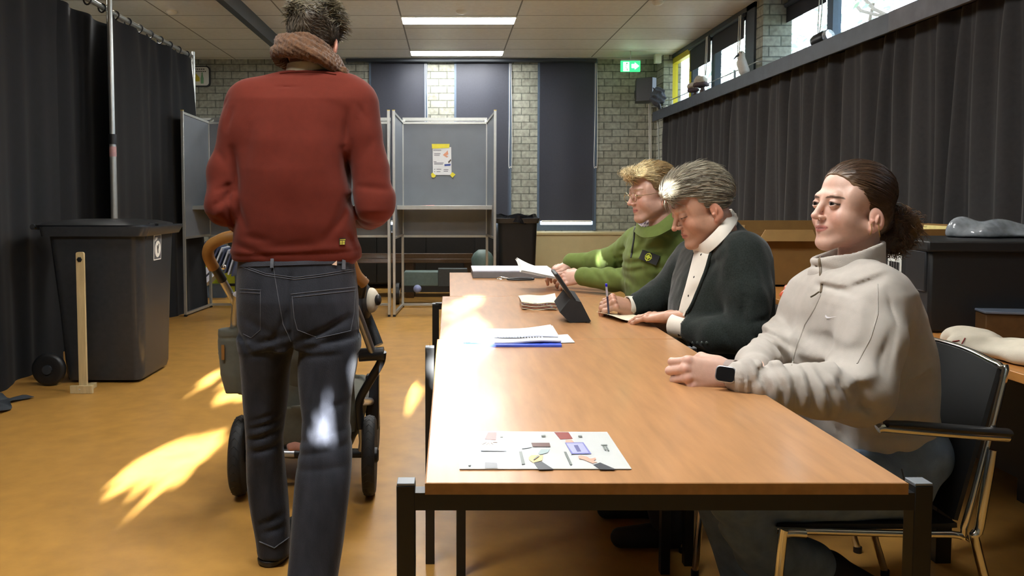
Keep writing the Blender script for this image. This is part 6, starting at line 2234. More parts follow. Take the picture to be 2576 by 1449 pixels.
# collar
cc = q(2134, 676, 2.05)
g.cone(cc + Vector((0, 0, -.0)), cc + Vector((-.002, 0, .14)), 0.064, 0.068, 0.008, sub=True)
# hem cut
g.cut(tuple(Vector((-0.02, 0, -1)).normalized()), tuple(q(2240, 1172, 1.9)), 0.012)
zz = (1.5, 2.02)
ff = lambda a, b, w, d, y=1.86: g.fold(q(a[0], a[1], y), q(b[0], b[1], y), w, d, zz)
for a, b, w, d in (((2208, 722), (2206, 802), .004, .005), ((2206, 802), (2156, 915), .004, .005), ((2119, 783), (2072, 886), .010, .010), ((2095, 769), (2050, 880), .012, -.008), ((2140, 760), (2100, 840), .014, -.008),
                   ((2041, 905), (2110, 858), .012, .012), ((2050, 925), (2120, 905), .016, -.012), ((2189, 816), (2142, 900), .010, .008), ((2060, 905), (2096, 960), .010, .010),
                   ((1988, 930), (2040, 890), .012, -.008), ((2025, 850), (2010, 930), .02, .005),
                   ((2344, 933), (2258, 982), .005, .006), ((2344, 925), (2256, 972), .010, -.006), ((2250, 800), (2290, 900), .02, .006), ((2262, 830), (2230, 960), .02, .008), ((2240, 990), (2190, 1060), .014, .010),
                   ((2140, 1080), (2160, 1130), .012, .014), ((2170, 1060), (2250, 1075), .02, -.010), ((2200, 1090), (2330, 1075), .016, .010), ((2230, 1110), (2320, 1120), .016, -.006), ((2180, 1120), (2200, 1165), .010, .006), ((2220, 1125), (2215, 1165), .010, .005), ((2270, 1125), (2260, 1165), .010, .006),
                   ((2056, 706), (2140, 734), .008, .016), ((2140, 734), (2222, 690), .008, .014), ((2070, 700), (2130, 712), .006, .006), ((2080, 716), (2150, 728), .008, -.005), ((2130, 705), (2205, 672), .008, .006), ((2110, 640), (2190, 636), .006, .003), ((2066, 722), (2140, 742), .005, .004), ((2150, 720), (2200, 690), .01, .004)):
    ff(a, b, w, d)
fa = lambda a, b, w, d: g.fold(q(a[0], a[1], 1.74), q(b[0], b[1], 1.74), w, d, (1.5, 1.84))
for a, b, w, d in (((1878, 922), (1888, 1000), .006, .007), ((1903, 915), (1922, 1000), .007, .009), ((1930, 915), (1945, 960), .008, .007), ((1946, 960), (1950, 1010), .008, .009), ((1976, 922), (1984, 1022), .009, .011),
                   ((2016, 925), (2020, 1030), .008, .010), ((2046, 925), (2072, 1035), .009, .012), ((2080, 935), (2118, 1010), .009, .010), ((1995, 940), (2000, 1010), .012, -.006), ((2032, 950), (2044, 1020), .012, -.007),
                   ((2110, 950), (2170, 1020), .010, .007), ((1890, 960), (1940, 905), .008, .006), ((2130, 1000), (2200, 1035), .012, .008), ((1960, 925), (2020, 905), .010, .008), ((1915, 930), (1955, 920), .008, .007)):
    fa(a, b, w, d * 1.35)
fb = lambda a, b, w, d: g.fold(q(a[0], a[1], 2.05), q(b[0], b[1], 2.05), w, d, (1.86, 2.4))
for a, b, w, d in (((1932, 832), (1985, 870), .008, .010), ((1925, 855), (1965, 895), .008, .009), ((1890, 885), (1940, 905), .008, .008), ((1880, 905), (1930, 915), .007, .007), ((1962, 790), (1990, 830), .012, .008), ((1870, 890), (1900, 930), .008, .006), ((2000, 760), (2010, 840), .012, .008)):
    fb(a, b, w, d * 1.3)
# cuff ribs
for k in range(7):
    g.fold(q(1846, 925 + k * 9, 1.74), q(1868, 922 + k * 10.5, 1.74), .0022, .0022, (1.5, 1.84))
g.fold(q(1870, 905, 1.74), q(1866, 1000, 1.74), .004, .006, (1.5, 1.84))
g.waves(0.0035, 26, 9, 51).waves(0.0012, 90, 8, 52)
V, Q = g.mesh()
V = relax(V, Q, 1)
np_obj('fleece', V, Q, M_fleece, wom)
sW = Surf(V, Q)
g = G((cc.x - .13, cc.y - .13, cc.z - .07), (cc.x + .13, cc.y + .13, cc.z + .09), 0.0042)
g.loft([(cc.z - .052, cc.x - .002, .090, cc.y, .094), (cc.z - .02, cc.x - .004, .092, cc.y, .094), (cc.z + .02, cc.x - .004, .087, cc.y, .088), (cc.z + .075, cc.x, .083, cc.y, .084)], 0.01, 2.1)
g.loft([(cc.z - .06, cc.x - .002, .078, cc.y, .082), (cc.z + .02, cc.x - .004, .075, cc.y, .076), (cc.z + .09, cc.x, .073, cc.y, .074)], 0.006, 2.1, sub=True)
g.cut(tuple(Vector((-0.30, 0.1, 1)).normalized()), tuple(q(2135, 636, 1.97)), 0.008)
g.cut(tuple(Vector((0.25, 0, -1)).normalized()), tuple(q(2135, 712, 1.97)), 0.01)
g.fold(q(2062, 668, 1.95), q(2140, 690, 1.95), .008, .006).fold(q(2140, 690, 1.95), q(2216, 650, 1.95), .008, .005).fold(q(2058, 640, 1.95), q(2066, 705, 1.95), .003, .006).waves(.003, 40, 6, 55)
V, Q = g.mesh()
V = relax(V, Q, 1)
np_obj('collar', V, Q, M_fleece, wom)
sK = Surf(V, Q)
MB().tube(sK.line([(2062, 648), (2065, 670), (2066, 700)], 5, 0.002), 0.0035, 6).build('collar_zip', mat('zip_brown', (110, 96, 78), 0.5), wom)
MB().tube(sW.line([(2068, 712), (2066, 736)], 5, 0.001), 0.0035, 6).build('zip', mat('zip_brown', (110, 96, 78), 0.5), wom)
MB().tube([sW.at(2066, 736, 0.006)[0], sW.at(2058, 745, 0.010)[0], sW.at(2050, 750, 0.012)[0]], 0.0022, 6).build('zip_pull', mat('zip_metal', (120, 108, 90), 0.3, 0.8), wom)
MB().tube(sW.line([(2065, 742), (2050, 775), (2025, 816), (2005, 870), (1992, 919)], 10, 0.0003), 0.0018, 6).build('front_seam', M_fleece, wom)
MB().tube(sW.line([(2208, 715), (2208, 790), (2190, 850), (2156, 915)], 10, 0.0003), 0.0016, 6).build('shoulder_seam', M_fleece, wom)
sw = [(2079, 792), (2078, 797), (2082, 801), (2088, 801), (2108, 796), (2090, 798), (2084, 797)]
cpt = sW.at(2084, 799, 0.003)[0]
MB().add([sW.at(x, y, 0.0025)[0] for x, y in sw], [(0, 1, 2, 6), (2, 3, 5, 6), (3, 4, 5)]).build('stitched_mark', mat('mark_white', (232, 232, 236), 0.6), wom)
# jeans
M_blue_d = mat('blue_denim', (112, 130, 152), 0.85, var=0.25, scale=22, bump=0.35, bscale=500, stretch=(1, 1, 1), spec=0.2)
g = G((0.48, 1.68, 0.02), (1.36, 2.36, 0.66), 0.006)
g.ell((1.17, 2.03, 0.53), (0.13, 0.18, 0.12), 0.05)
g.cone((1.12, 1.91, 0.470), (0.72, 1.885, 0.462), 0.090, 0.080, 0.03).cone((1.12, 2.12, 0.475), (0.74, 2.16, 0.47), 0.086, 0.076, 0.03)
g.cone((0.71, 1.885, 0.455), W(1920, 1385, 1.95), 0.080, 0.070, 0.02).cone(W(1920, 1385, 1.95), W(2040, 1415, 2.02), 0.070, 0.060, 0.02)
g.cone((0.73, 2.16, 0.48), (0.84, 2.14, 0.12), 0.074, 0.068, 0.02)
zz = (1.5, 2.0)
ff = lambda a, b, w, d: g.fold(W(a[0], a[1], 1.84), W(b[0], b[1], 1.84), w, d, zz)
for a, b, w, d in (((1785, 1290), (1800, 1330), .010, .010), ((1800, 1330), (1860, 1352), .010, .012), ((1820, 1290), (1850, 1320), .010, .009), ((1850, 1320), (1900, 1335), .010, .010), ((1790, 1360), (1880, 1440), .012, .010), ((1860, 1360), (1940, 1440), .012, .008), ((2100, 1300), (1960, 1310), .01, .005)):
    ff(a, b, w, d)
g.waves(0.003, 34, 8, 61)
V, Q = g.mesh()
V = relax(V, Q, 1)
np_obj('jeans', V, Q, M_blue_d, wom)
sj = Surf(V, Q)
MB().tube(sj.line([(2268, 1180), (2276, 1215), (2278, 1236)], 6, 0.001), 0.0016, 5).build('side_seam', M_stitch, wom)
for c, d in ((W(2085, 1432, 2.03), Vector((.12, 0, -.06))), (Vector((0.86, 2.14, 0.06)), Vector((-.14, 0, -.02)))):
    g = G((c.x - .26, c.y - .09, 0.0), (c.x + .26, c.y + .09, c.z + .1), 0.006)
    e = c + d
    e.z = max(e.z, 0.04)
    g.cone(tuple(c), tuple(e), 0.046, 0.038, 0.02).cone(tuple(c - d * .3), tuple(c), 0.04, 0.046, 0.02)
    g.cut((0, 0, -1), (0, 0, 0.002))
    V, Q = g.mesh()
    np_obj('shoe', V, Q, M_shoe, wom)
# head
SK_W = (208, 170, 152)
P_w = dict(skin=SK_W, brow=(58, 40, 34), brow_z=-0.0045, brow_w=0.0030, open=0.0054, ear_z=-0.020, lips=(178, 104, 98), blush=(214, 138, 120), mouth=1.0, smile=0.0022, jaw=1.04, chin=0.070, h=0.0019, lash=1.0, lash_w=0.0026, neck=0.98, nose=0.9, neck_y=0.02)
CW = Vector((1.072, 2.065, W(2090, 517, 2.03).z))
MW = headM(CW, 101, 3, 0, 1.02)
SKa = head(P_w)
parts = [place(SKa, MW)]
hv = hand(curls=[(52, 80, 50), (56, 82, 50), (60, 82, 50), (62, 80, 50)], thumb=[(-0.024, 0.020, -0.010), (-0.040, 0.050, -0.030), (-0.026, 0.076, -0.042), (-0.004, 0.082, -0.044)], spread=(0.05, 0.0, -0.05, -0.1))
hc = hand_col(hv[0], hv[2], SK_W, (214, 140, 124))
hm = mirror((hv[0], hv[1], hc))
wr = W(1832, 941, 1.80)
parts.append(place(hm, frame(tuple(wr), (-1, 0.12, -0.02), (-0.15, -0.95, 0.30), 1.06)))
wr2 = Vector(W(2050, 1000, 2.02))
parts.append(place((hv[0], hv[1], hc), frame(tuple(wr2), (0.9, -0.3, -0.1), (0, 0, 1), 0.8)))
parts.append(inner([(q(2150, 705, 2.05), q(2160, 760, 2.03), .045, .07), (q(2160, 740), q(2190, 1140), .08, .08), (q(2195, 750, 1.92), q(2150, 975, 1.80), .04, .035), (q(2150, 975, 1.80), wr, .034, .022),
                    (q(2050, 750, 2.17), q(1965, 860, 2.16), .04, .035), (q(1965, 860, 2.16), wr2, .033, .022), (Vector((1.12, 1.93, .50)), Vector((.74, 1.9, .48)), .06, .05), (Vector((.74, 1.9, .47)), W(1920, 1387, 1.96), .04, .035), (W(1920, 1387, 1.96), W(2040, 1418, 2.02), .035, .03),
                    (Vector((1.12, 2.12, .50)), Vector((.76, 2.15, .49)), .06, .05), (Vector((.76, 2.15, .49)), Vector((.85, 2.14, .1)), .045, .03), (q(2190, 1140), Vector((1.12, 2.02, .52)), .08, .09)], skin=SK_W))
V, Q, c = join(parts)
np_obj('body', V, Q, M_skin, wom, c)
eyes(dict(gaze=(-0.30, 1, 0.03)), MW, 1, wom, (58, 52, 50))
# watch
tw = MB()
wm = frame(tuple(lerp(wr, W(1745, 934, 1.86), -0.10)), W(1745, 934, 1.86) - wr, (0.25, -0.35, 1), 1)
mwv = MB()
for k in range(2):
    pass
ringp = [wm @ Vector((0.030 * math.cos(a), 0.0, 0.033 * math.sin(a))) for a in [2 * PI * k / 28 for k in range(28)]]
b = MB()
for i in range(28):
    b.bar(ringp[i], ringp[(i + 1) % 28], 0.020, 0.0028, up=tuple((ringp[i] - wm.translation)))
wt = b.build('watch_strap', mat('watch_strap', (150, 132, 124), 0.5), wom)
fc = Vector((-0.42, -0.84, 0.36))
ctr = Vector(W(1826, 943, 1.757))
Mf = frame(tuple(ctr), Vector((0.15, 0.15, 1)).cross(fc), fc, 1)
MB().prism([Mf @ Vector((x, y, 0)) for x, y in roundrect(0.038, 0.045, 0.011, 5)], Mf.to_3x3() @ Vector((0, 0, 0.009))).build('watch_case', M_silv, wom, bevel=0.002)
MB().prism([Mf @ Vector((x, y, 0.009)) for x, y in roundrect(0.033, 0.040, 0.009, 5)], Mf.to_3x3() @ Vector((0, 0, 0.0012))).build('watch_screen', mat('screen_black', (16, 17, 20), 0.08), wom)
# hair
HL = [(-0.08, -0.06), (-0.05, -0.050), (-0.03, -0.036), (-0.012, -0.012), (0.012, 0.016), (0.040, 0.036), (0.065, 0.052), (0.082, 0.068), (0.10, 0.10)]
g = G((-0.1, -0.14, -0.11), (0.1, 0.12, 0.15), 0.0024)
g.ell((0, -0.020, 0.037), (0.0775, 0.0965, 0.0835), 0.01).ell((0, -0.055, -0.03), (0.055, 0.055, 0.05), 0.03)
hairline(g, HL)
x, y, z = g._p((slice(None),) * 3)
g.d += (0.0008 * np.sin(260 * x + 6 * np.sin(30 * y)) * np.sin(220 * z + 60 * y)).astype(np.float32)
V, Q = g.mesh()
parting = gss(V[:, 0] ** 2, 0.0016) * (V[:, 1] > 0.0)
ch = np.tile(A3((58, 42, 30)), (len(V), 1))
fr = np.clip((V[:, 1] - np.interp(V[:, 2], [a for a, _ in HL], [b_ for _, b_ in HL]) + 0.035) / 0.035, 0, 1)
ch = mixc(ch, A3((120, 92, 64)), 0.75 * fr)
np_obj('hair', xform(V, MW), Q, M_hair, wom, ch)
rr = random.Random(8)
idx = list(range(0, len(V), 5))
rt = [tuple(V[rr.choice(idx)] * 1.004) for _ in range(2400)]


def sleek(p, k, j):
    n = Vector((p.x / 0.0775 ** 2, (p.y + .02) / 0.0965 ** 2, (p.z - .037) / 0.0835 ** 2)).normalized()
    tgt = Vector((0, -0.13, -0.005)) - p
    t = tgt - n * tgt.dot(n)
    return t.normalized() + j * 0.015
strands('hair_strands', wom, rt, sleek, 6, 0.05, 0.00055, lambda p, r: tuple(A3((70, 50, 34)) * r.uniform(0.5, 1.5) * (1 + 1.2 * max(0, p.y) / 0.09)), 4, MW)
g = G((-0.08, -0.24, -0.14), (0.08, -0.06, 0.06), 0.003)
g.ell((0, -0.125, -0.02), (0.034, 0.03, 0.034), 0.01).ell((0.0, -0.155, -0.048), (0.042, 0.040, 0.046), 0.02).ell((0, -0.140, -0.085), (0.036, 0.034, 0.034), 0.02)
g.waves(0.006, 90, 8, 71).waves(0.002, 240, 6, 72)
V, Q = g.mesh()
cb = mixc(np.tile(A3((60, 42, 28)), (len(V), 1)), A3((132, 104, 62)), np.clip((-V[:, 1] - 0.15) / 0.04, 0, 0.8))
np_obj('hair_bun', xform(V, MW), Q, M_hair, wom, cb)
rt = [tuple(V[rr.randrange(len(V))]) for _ in range(700)]
strands('bun_curls', wom, rt, lambda p, k, j: Vector((math.sin(k * 6 + p.x * 90), -0.4 + 0.5 * j.y, -0.6 + math.cos(k * 5 + p.z * 80))) + j * .3, 7, 0.035, 0.0009, lambda p, r: tuple(A3((84, 60, 38)) * r.uniform(0.5, 1.9)), 6, MW)
ear = MW @ Vector((-0.080, -0.010, -0.045))
for dx, l in ((-0.013, .028), (0.006, .034)):
    MB().tube(curve([ear + Vector((dx, -.004, .0)), ear + Vector((dx - .0, -.008, -l * .6)), ear + Vector((dx + (-.004 if dx < 0 else .004), -.006, -l))], 5), 0.0011, 6).build('earring_bar', mat('gold', (220, 190, 130), 0.25, 0.9), wom)
nr = MW @ Vector((-0.0105, 0.0985, -0.0415))
MB().tube([nr + Vector((0.0, 0.0035 * math.cos(a), 0.0035 * math.sin(a))) for a in [2 * PI * k / 12 for k in range(12)]], 0.0006, 5, closed=True).build('nose_ring', M_chrome, wom)

# ------------------------------------------------------------------ man in dark jacket
jm = thing('person', 'older man with swept silver hair, dark jacket and white shirt, writing with a pen', 'person', (1.0, 2.65, 0))
M_jack = mat('dark_tweed', (38, 44, 42), 0.95, var=0.45, scale=260, bump=0.3, bscale=420, sheen=0.25, spec=0.2)
M_shirt = cloth_mat('white_shirt', (222, 216, 204), 0.75, 0.1, 500, 0.1, 0.03)
YM = 2.64
q = lambda px, py, y=YM: W(px, py, y)
g = G((0.60, 2.28, 0.50), (1.22, 3.16, 1.20), 0.0058)
rw = [(548, 1800, 1842), (575, 1782, 1866), (600, 1762, 1892), (640, 1728, 1914), (700, 1702, 1926), (760, 1690, 1932), (830, 1690, 1934), (900, 1704, 1932), (950, 1720, 1930), (1010, 1720, 1925)]
g.loft(rows(rw, YM, ip([548, 575, 600, 640, 700, 1010], [0.05, 0.10, 0.16, 0.20, 0.205, 0.19])), 0.02, 2.3)
g.cone(q(1868, 640, 2.47), q(1884, 740, 2.42), 0.075, 0.068, 0.05).cone(q(1884, 740, 2.42), q(1880, 836, 2.40), 0.068, 0.064, 0.02)
g.cone(q(1880, 840, 2.40), q(1800, 842, 2.44), 0.062, 0.054, 0.02).cone(q(1800, 842, 2.44), q(1742, 828, 2.52), 0.054, 0.046, 0.02)
g.cone(q(1742, 650, 2.86), q(1690, 730, 2.92), 0.074, 0.070, 0.04).cone(q(1690, 730, 2.92), q(1650, 752, 2.93), 0.070, 0.062, 0.02).cone(q(1650, 752, 2.93), q(1606, 764, 2.93), 0.060, 0.044, 0.02)
sh = [q(1806, 560, 2.52), q(1768, 640, 2.50), q(1738, 720, 2.52), q(1708, 800, 2.55)]
# sleeve mouths
g.cone(q(1742, 828, 2.52), q(1700, 820, 2.56), 0.041, 0.041, 0.004, sub=True).cone(q(1604, 768, 2.93), q(1570, 768, 2.93), 0.038, 0.038, 0.004, sub=True)
g.cone(q(1790, 540, 2.60), q(1800, 500, 2.60), 0.066, 0.08, 0.01, sub=True)
zz = (2.2, 2.6)
ff = lambda a, b, w, d, y=2.44: g.fold(q(a[0], a[1], y), q(b[0], b[1], y), w, d, zz)
for a, b, w, d in (((1846, 600), (1850, 740), .006, .007), ((1850, 740), (1844, 800), .008, .009), ((1830, 760), (1860, 830), .010, .008), ((1860, 800), (1920, 790), .010, .007), ((1800, 815), (1830, 870), .010, .006), ((1840, 815), (1860, 880), .010, .008),
                   ((1900, 700), (1930, 760), .014, .006), ((1770, 680), (1740, 780), .010, .006), ((1820, 640), (1790, 700), .005, .006), ((1790, 700), (1740, 800), .005, .006), ((1826, 560), (1822, 640), .004, .006), ((1860, 830), (1900, 850), .010, .008), ((1885, 620), (1900, 700), .02, .004)):
    ff(a, b, w, d)
g.fold(q(1660, 730, 2.9), q(1680, 790, 2.9), .012, .010, (2.75, 3.2)).fold(q(1620, 740, 2.9), q(1640, 800, 2.9), .010, .008, (2.75, 3.2))
g.waves(0.0035, 26, 8, 81).waves(0.001, 120, 6, 82)
V, Q = g.mesh()
V = relax(V, Q, 1)
np_obj('jacket', V, Q, M_jack, jm)
sM = Surf(V, Q)
b = MB()
for k in range(4):
    p, n = sM.at(1744 + k * 11.5, 862, 0.001)
    MB().ball(p, (0.0055, 0.003, 0.0055), n=14, m=6).build('sleeve_button', mat('jacket_button', (60, 68, 66), 0.3), jm)
# shirt: chest, collar, cuffs
g = G((0.66, 2.35, 0.70), (1.0, 2.8, 1.2), 0.0045)
cl = q(1790, 582, 2.60)
g.cone(cl + Vector((.01, 0, -.03)), cl + Vector((.016, 0, .035)), 0.076, 0.066, 0.015)
g.cone(cl + Vector((.006, 0, .0)), cl + Vector((.02, 0, .12)), 0.056, 0.064, 0.006, sub=True)
g.cut(tuple(Vector((-0.55, 0, 1)).normalized()), tuple(q(1800, 566, 2.55)), 0.004)
ff = lambda a, b, w, d: g.fold(q(a[0], a[1], 2.5), q(b[0], b[1], 2.5), w, d)
ff((1768, 612), (1830, 548), .004, .004)
ff((1768, 612), (1772, 660), .003, .004)
ff((1752, 690), (1716, 790), .004, .003)
g.waves(0.0015, 50, 6, 91)
V, Q = g.mesh()
V = relax(V, Q, 1)
np_obj('shirt', V, Q, M_shirt, jm)
SR = [(585, 1768, 1812), (612, 1760, 1800), (640, 1750, 1788), (680, 1740, 1774), (720, 1730, 1760), (760, 1718, 1744), (800, 1708, 1722)]
def strip(u, v):
    y_ = lerp(585, 800, v)
    l_ = np.interp(y_, [r[0] for r in SR], [r[1] for r in SR])
    r_ = np.interp(y_, [r[0] for r in SR], [r[2] for r in SR])
    return sM.at(lerp(l_, r_, u), y_, 0.004 + 0.004 * math.sin(u * PI))[0]
MB().sheet(strip, 6, 30, 0.004).build('shirt_front', M_shirt, jm)
MB().tube([strip(0.62, v / 24) for v in range(25)], 0.0012, 5).build('placket', M_shirt, jm)
lap = [sM.at(np.interp(y_, [r[0] for r in SR], [r[2] for r in SR]) + 2, y_, 0.004)[0] for y_ in range(560, 800, 12)]
MB().tube(lap, 0.0055, 8).build('lapel_edge', M_jack, jm)
lap = [sM.at(np.interp(y_, [r[0] for r in SR], [r[1] for r in SR]) - 2, y_, 0.004)[0] for y_ in range(640, 806, 12)]
MB().tube(lap, 0.0055, 8).build('lapel_edge', M_jack, jm)
for px, py in ((1770, 645), (1753, 700), (1738, 745)):
    MB().ball(sM.at(px, py, 0.0095)[0], (0.0048, 0.0025, 0.0048), n=12, m=6).build('shirt_button', M_black, jm)
for (a, b, r) in ((q(1738, 826, 2.525), q(1694, 818, 2.575), .0385), (q(1606, 768, 2.93), q(1578, 769, 2.92), .036)):
    d = (b - a).normalized()
    e1 = d.orthogonal().normalized()
    e2 = d.cross(e1)
    pr = [(0, r), (1, r * 1.05), (1, r * 1.05 - .004), (0, r - .005)]
    def ringp_(u, v):
        k = min(int(v * 3), 2)
        f = v * 3 - k
        t0_, r0_ = pr[k]
        t1_, r1_ = pr[k + 1]
        rad = lerp(r0_, r1_, f) * (1 + 0.03 * math.sin(4 * PI * u))
        return a.lerp(b, lerp(t0_, t1_, f)) + (e1 * math.cos(2 * PI * u) + e2 * math.sin(2 * PI * u)) * rad
    MB().sheet(ringp_, 36, 6).build('shirt_cuff', M_shirt, jm)
MB().bar(*[q(1709, y_, 2.53) for y_ in (836, 846)], 0.008, 0.006).ball(q(1709, 841, 2.525), 0.006).build('cufflink', M_black, jm)
tp_ = curve([W(1742, 618, 2.60), W(1764, 613, 2.53), W(1790, 592, 2.497), W(1816, 563, 2.502), W(1834, 540, 2.55), W(1838, 528, 2.64), W(1826, 530, 2.71)], 6)
bt_ = curve([W(1750, 642, 2.60), W(1776, 640, 2.52), W(1806, 618, 2.475), W(1832, 588, 2.48), W(1850, 560, 2.54), W(1852, 548, 2.64), W(1838, 550, 2.72)], 6)
NB = len(tp_) - 1
MB().sheet(lambda u, v: lerp(tp_[int(round(u * NB))], bt_[int(round(u * NB))], v) + Vector((0, -0.004 * math.sin(v * PI), 0)), NB, 4, 0.005).build('shirt_collar', M_shirt, jm)
# trousers
g = G((0.55, 2.35, 0.02), (1.3, 3.0, 0.66), 0.009)
g.ell((1.14, 2.68, 0.53), (0.14, 0.19, 0.12), 0.05)
for y in (2.56, 2.80):
    g.cone((1.10, y, 0.51), (0.66, y, 0.50), 0.09, 0.08, 0.03).cone((0.66, y, 0.50), (0.74, y, 0.10), 0.078, 0.062, 0.02)
g.waves(0.003, 34, 6, 93)
V, Q = g.mesh()
np_obj('trousers', V, Q, mat('dark_trousers', (34, 36, 42), 0.9, var=0.2), jm)
for y in (2.56, 2.80):
    g = G((0.5, y - .08, 0), (0.9, y + .08, .14), 0.007)
    g.cone((0.77, y, 0.05), (0.58, y, 0.035), 0.045, 0.034, 0.02).cone((0.75, y, 0.05), (0.75, y, 0.11), 0.042, 0.04, 0.02).cut((0, 0, -1), (0, 0, .002))
    V, Q = g.mesh()
    np_obj('shoe', V, Q, M_shoe, jm)
SK_J = (186, 142, 118)
P_j = dict(skin=SK_J, brow=(176, 150, 122), brow_a=0.5, open=0.0012, lid_drop=0.0045, lips=(170, 104, 90), blush=(198, 112, 88), mouth=0.98, smile=-0.0018, jaw=1.05, chin=0.078, h=0.0022, lash=0.9, nose=1.02, neck=1.1, brow_r=0.0015, stubble=0.12, neck_y=0.05)
CJ = Vector((0.832, 2.565, W(1714, 545, 2.53).z + 0.033))
MJ = headM(CJ, 93, -24, 0, 1.02)
parts = [place(head(P_j), MJ)]
# right hand writes, left hand lies flat
hr = hand(stub=0.025, curls=[(48, 58, 30), (58, 64, 30), (64, 70, 34), (66, 70, 36)], thumb=[(-0.024, 0.020, -0.012), (-0.040, 0.050, -0.034), (-0.030, 0.078, -0.046), (-0.018, 0.100, -0.054)], spread=(0.04, 0.0, -0.04, -0.08))
wj = q(1588, 771, 2.925)
parts.append(place((hr[0], hr[1], hand_col(hr[0], hr[2], SK_J, (200, 120, 100))), frame(tuple(wj), W(1535, 757, 2.88) - wj, (-0.15, -0.75, 0.75), 1.02)))
hl = hand(curls=[(10, 14, 10), (8, 14, 10), (8, 16, 10), (8, 16, 12)], thumb=[(-0.024, 0.020, -0.012), (-0.048, 0.052, -0.020), (-0.050, 0.080, -0.022), (-0.046, 0.102, -0.024)], spread=(0.14, 0.03, -0.08, -0.2), splay=.6)
wl_ = Vector((W(1692, 812, 2.58).x, 2.60, 0.782))
tgt = Vector((W(1575, 800, 2.74).x, 2.76, 0.752))
parts.append(place(mirror((hl[0], hl[1], hand_col(hl[0], hl[2], SK_J, (200, 120, 100)))), frame(tuple(wl_), tgt - wl_, (0, -0.12, 1), 1.04)))
parts.append(inner([(q(1800, 600, 2.62), q(1810, 680, 2.64), .05, .08), (q(1810, 680), q(1830, 950), .09, .09), (q(1868, 650, 2.48), q(1880, 830, 2.42), .045, .04), (q(1880, 830, 2.42), wl_, .036, .024), (q(1745, 655, 2.84), q(1690, 745, 2.91), .042, .036), (q(1690, 740, 2.93), q(1612, 766, 2.935), .034, .024), (q(1612, 766, 2.935), wj, .024, .021),
                    (Vector((1.1, 2.56, .5)), Vector((.68, 2.56, .5)), .06, .05), (Vector((.68, 2.56, .5)), Vector((.74, 2.56, .1)), .045, .03), (Vector((1.1, 2.8, .5)), Vector((.68, 2.8, .5)), .06, .05), (Vector((.68, 2.8, .5)), Vector((.74, 2.8, .1)), .045, .03), (q(1830, 950), Vector((1.1, 2.67, .52)), .09, .09)], skin=SK_J))
V, Q, c = join(parts)
np_obj('body', V, Q, M_skin, jm, c)
eyes(dict(gaze=(0, 1, -0.6)), MJ, 1, jm, (90, 100, 110))
rg = wl_.lerp(tgt, 0.52) + Vector((0.0, -.004, .006))
MB().tube([rg + Vector((0.001 * math.cos(a), 0.0098 * math.cos(a), 0.0098 * math.sin(a))) for a in [2 * PI * k / 16 for k in range(16)]], 0.0014, 6, closed=True).build('ring', mat('gold', (220, 190, 130), 0.25, 0.9), jm)
HJ = [(-0.08, -0.075), (-0.05, -0.060), (-0.03, -0.045), (-0.015, -0.024), (0.0, 0.006), (0.02, 0.020), (0.04, 0.022), (0.055, 0.045), (0.07, 0.075), (0.10, 0.11)]
g = G((-0.105, -0.15, -0.11), (0.105, 0.14, 0.165), 0.0028)
g.ell((0, -0.022, 0.040), (0.0805, 0.1010, 0.088), 0.01).ell((0, 0.012, 0.092), (0.062, 0.078, 0.040), 0.03)
hairline(g, HJ)
g.ell((0, 0.078, 0.080), (0.046, 0.024, 0.020), 0.02)
x, y, z = g._p((slice(None),) * 3)
g.d += (0.0016 * np.sin(200 * z + 150 * x + 4 * np.sin(50 * y))).astype(np.float32)
g.waves(0.0016, 60, 6, 101)
V, Q = g.mesh()
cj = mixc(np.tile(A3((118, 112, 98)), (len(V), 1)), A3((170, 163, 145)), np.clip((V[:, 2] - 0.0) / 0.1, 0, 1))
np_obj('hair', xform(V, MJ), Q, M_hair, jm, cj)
idx = list(range(0, len(V), 3))
rt = [tuple(V[rr.choice(idx)]) for _ in range(3600)]


def swept(p, k, j):
    n = Vector((p.x / 0.08 ** 2, (p.y + .02) / 0.1 ** 2, (p.z - .04) / 0.088 ** 2)).normalized()
    d = Vector((p.x * 2, -1.0, -0.35 - 0.4 * max(0, -p.y / 0.1)))
    t = d - n * d.dot(n)
    return t.normalized() + n * (0.13 - 0.15 * k) + j * 0.07
strands('hair_strands', jm, rt, swept, 6, 0.048, 0.0010, lambda p, r: tuple(A3((158, 150, 130)) * r.uniform(0.35, 1.4)), 5, MJ)
rt = [(rr.uniform(-0.05, 0.045), rr.uniform(0.052, 0.078), rr.uniform(0.072, 0.095)) for _ in range(300)]
strands('fringe', jm, rt, lambda p, k, j: Vector((-0.15 + j.x * .2, 0.7 - 1.1 * k + j.y * .2, 0.45 - 1.3 * k + j.z * .2)), 7, 0.034, 0.0009, lambda p, r: tuple(A3((206, 196, 168)) * r.uniform(0.5, 1.3)), 7, MJ)
# pen and the card he writes on
pn = thing('ballpoint_pen', 'clear ballpoint pen with bright blue cap end in the hand of the jacket man', 'pen', tuple(W(1528, 790, 2.85)))
pa, pb = W(1532, 795, 2.85), W(1525, 714, 2.83)
MB().tube([pa, lerp(pa, pb, .08), lerp(pa, pb, .1), lerp(pa, pb, .93)], [0.001, .003, .0038, .0038], 8).build('barrel', mat('pen_dark', (60, 56, 84), 0.2), pn)
MB().tube([lerp(pa, pb, .62), lerp(pa, pb, .93)], 0.0041, 8).build('clear_end', mat('pen_clear', (190, 190, 205), 0.15), pn)
MB().tube([lerp(pa, pb, .92), pb], 0.0044, 8).build('plug', mat('pen_blue', (40, 30, 220), 0.35), pn)
t = thing('voting_card', 'curled cream card under the hands of the jacket man', 'card', tuple(T_(1570, 800)))
P4 = [T_(1500, 794), T_(1590, 792), T_(1640, 813), T_(1560, 812)]
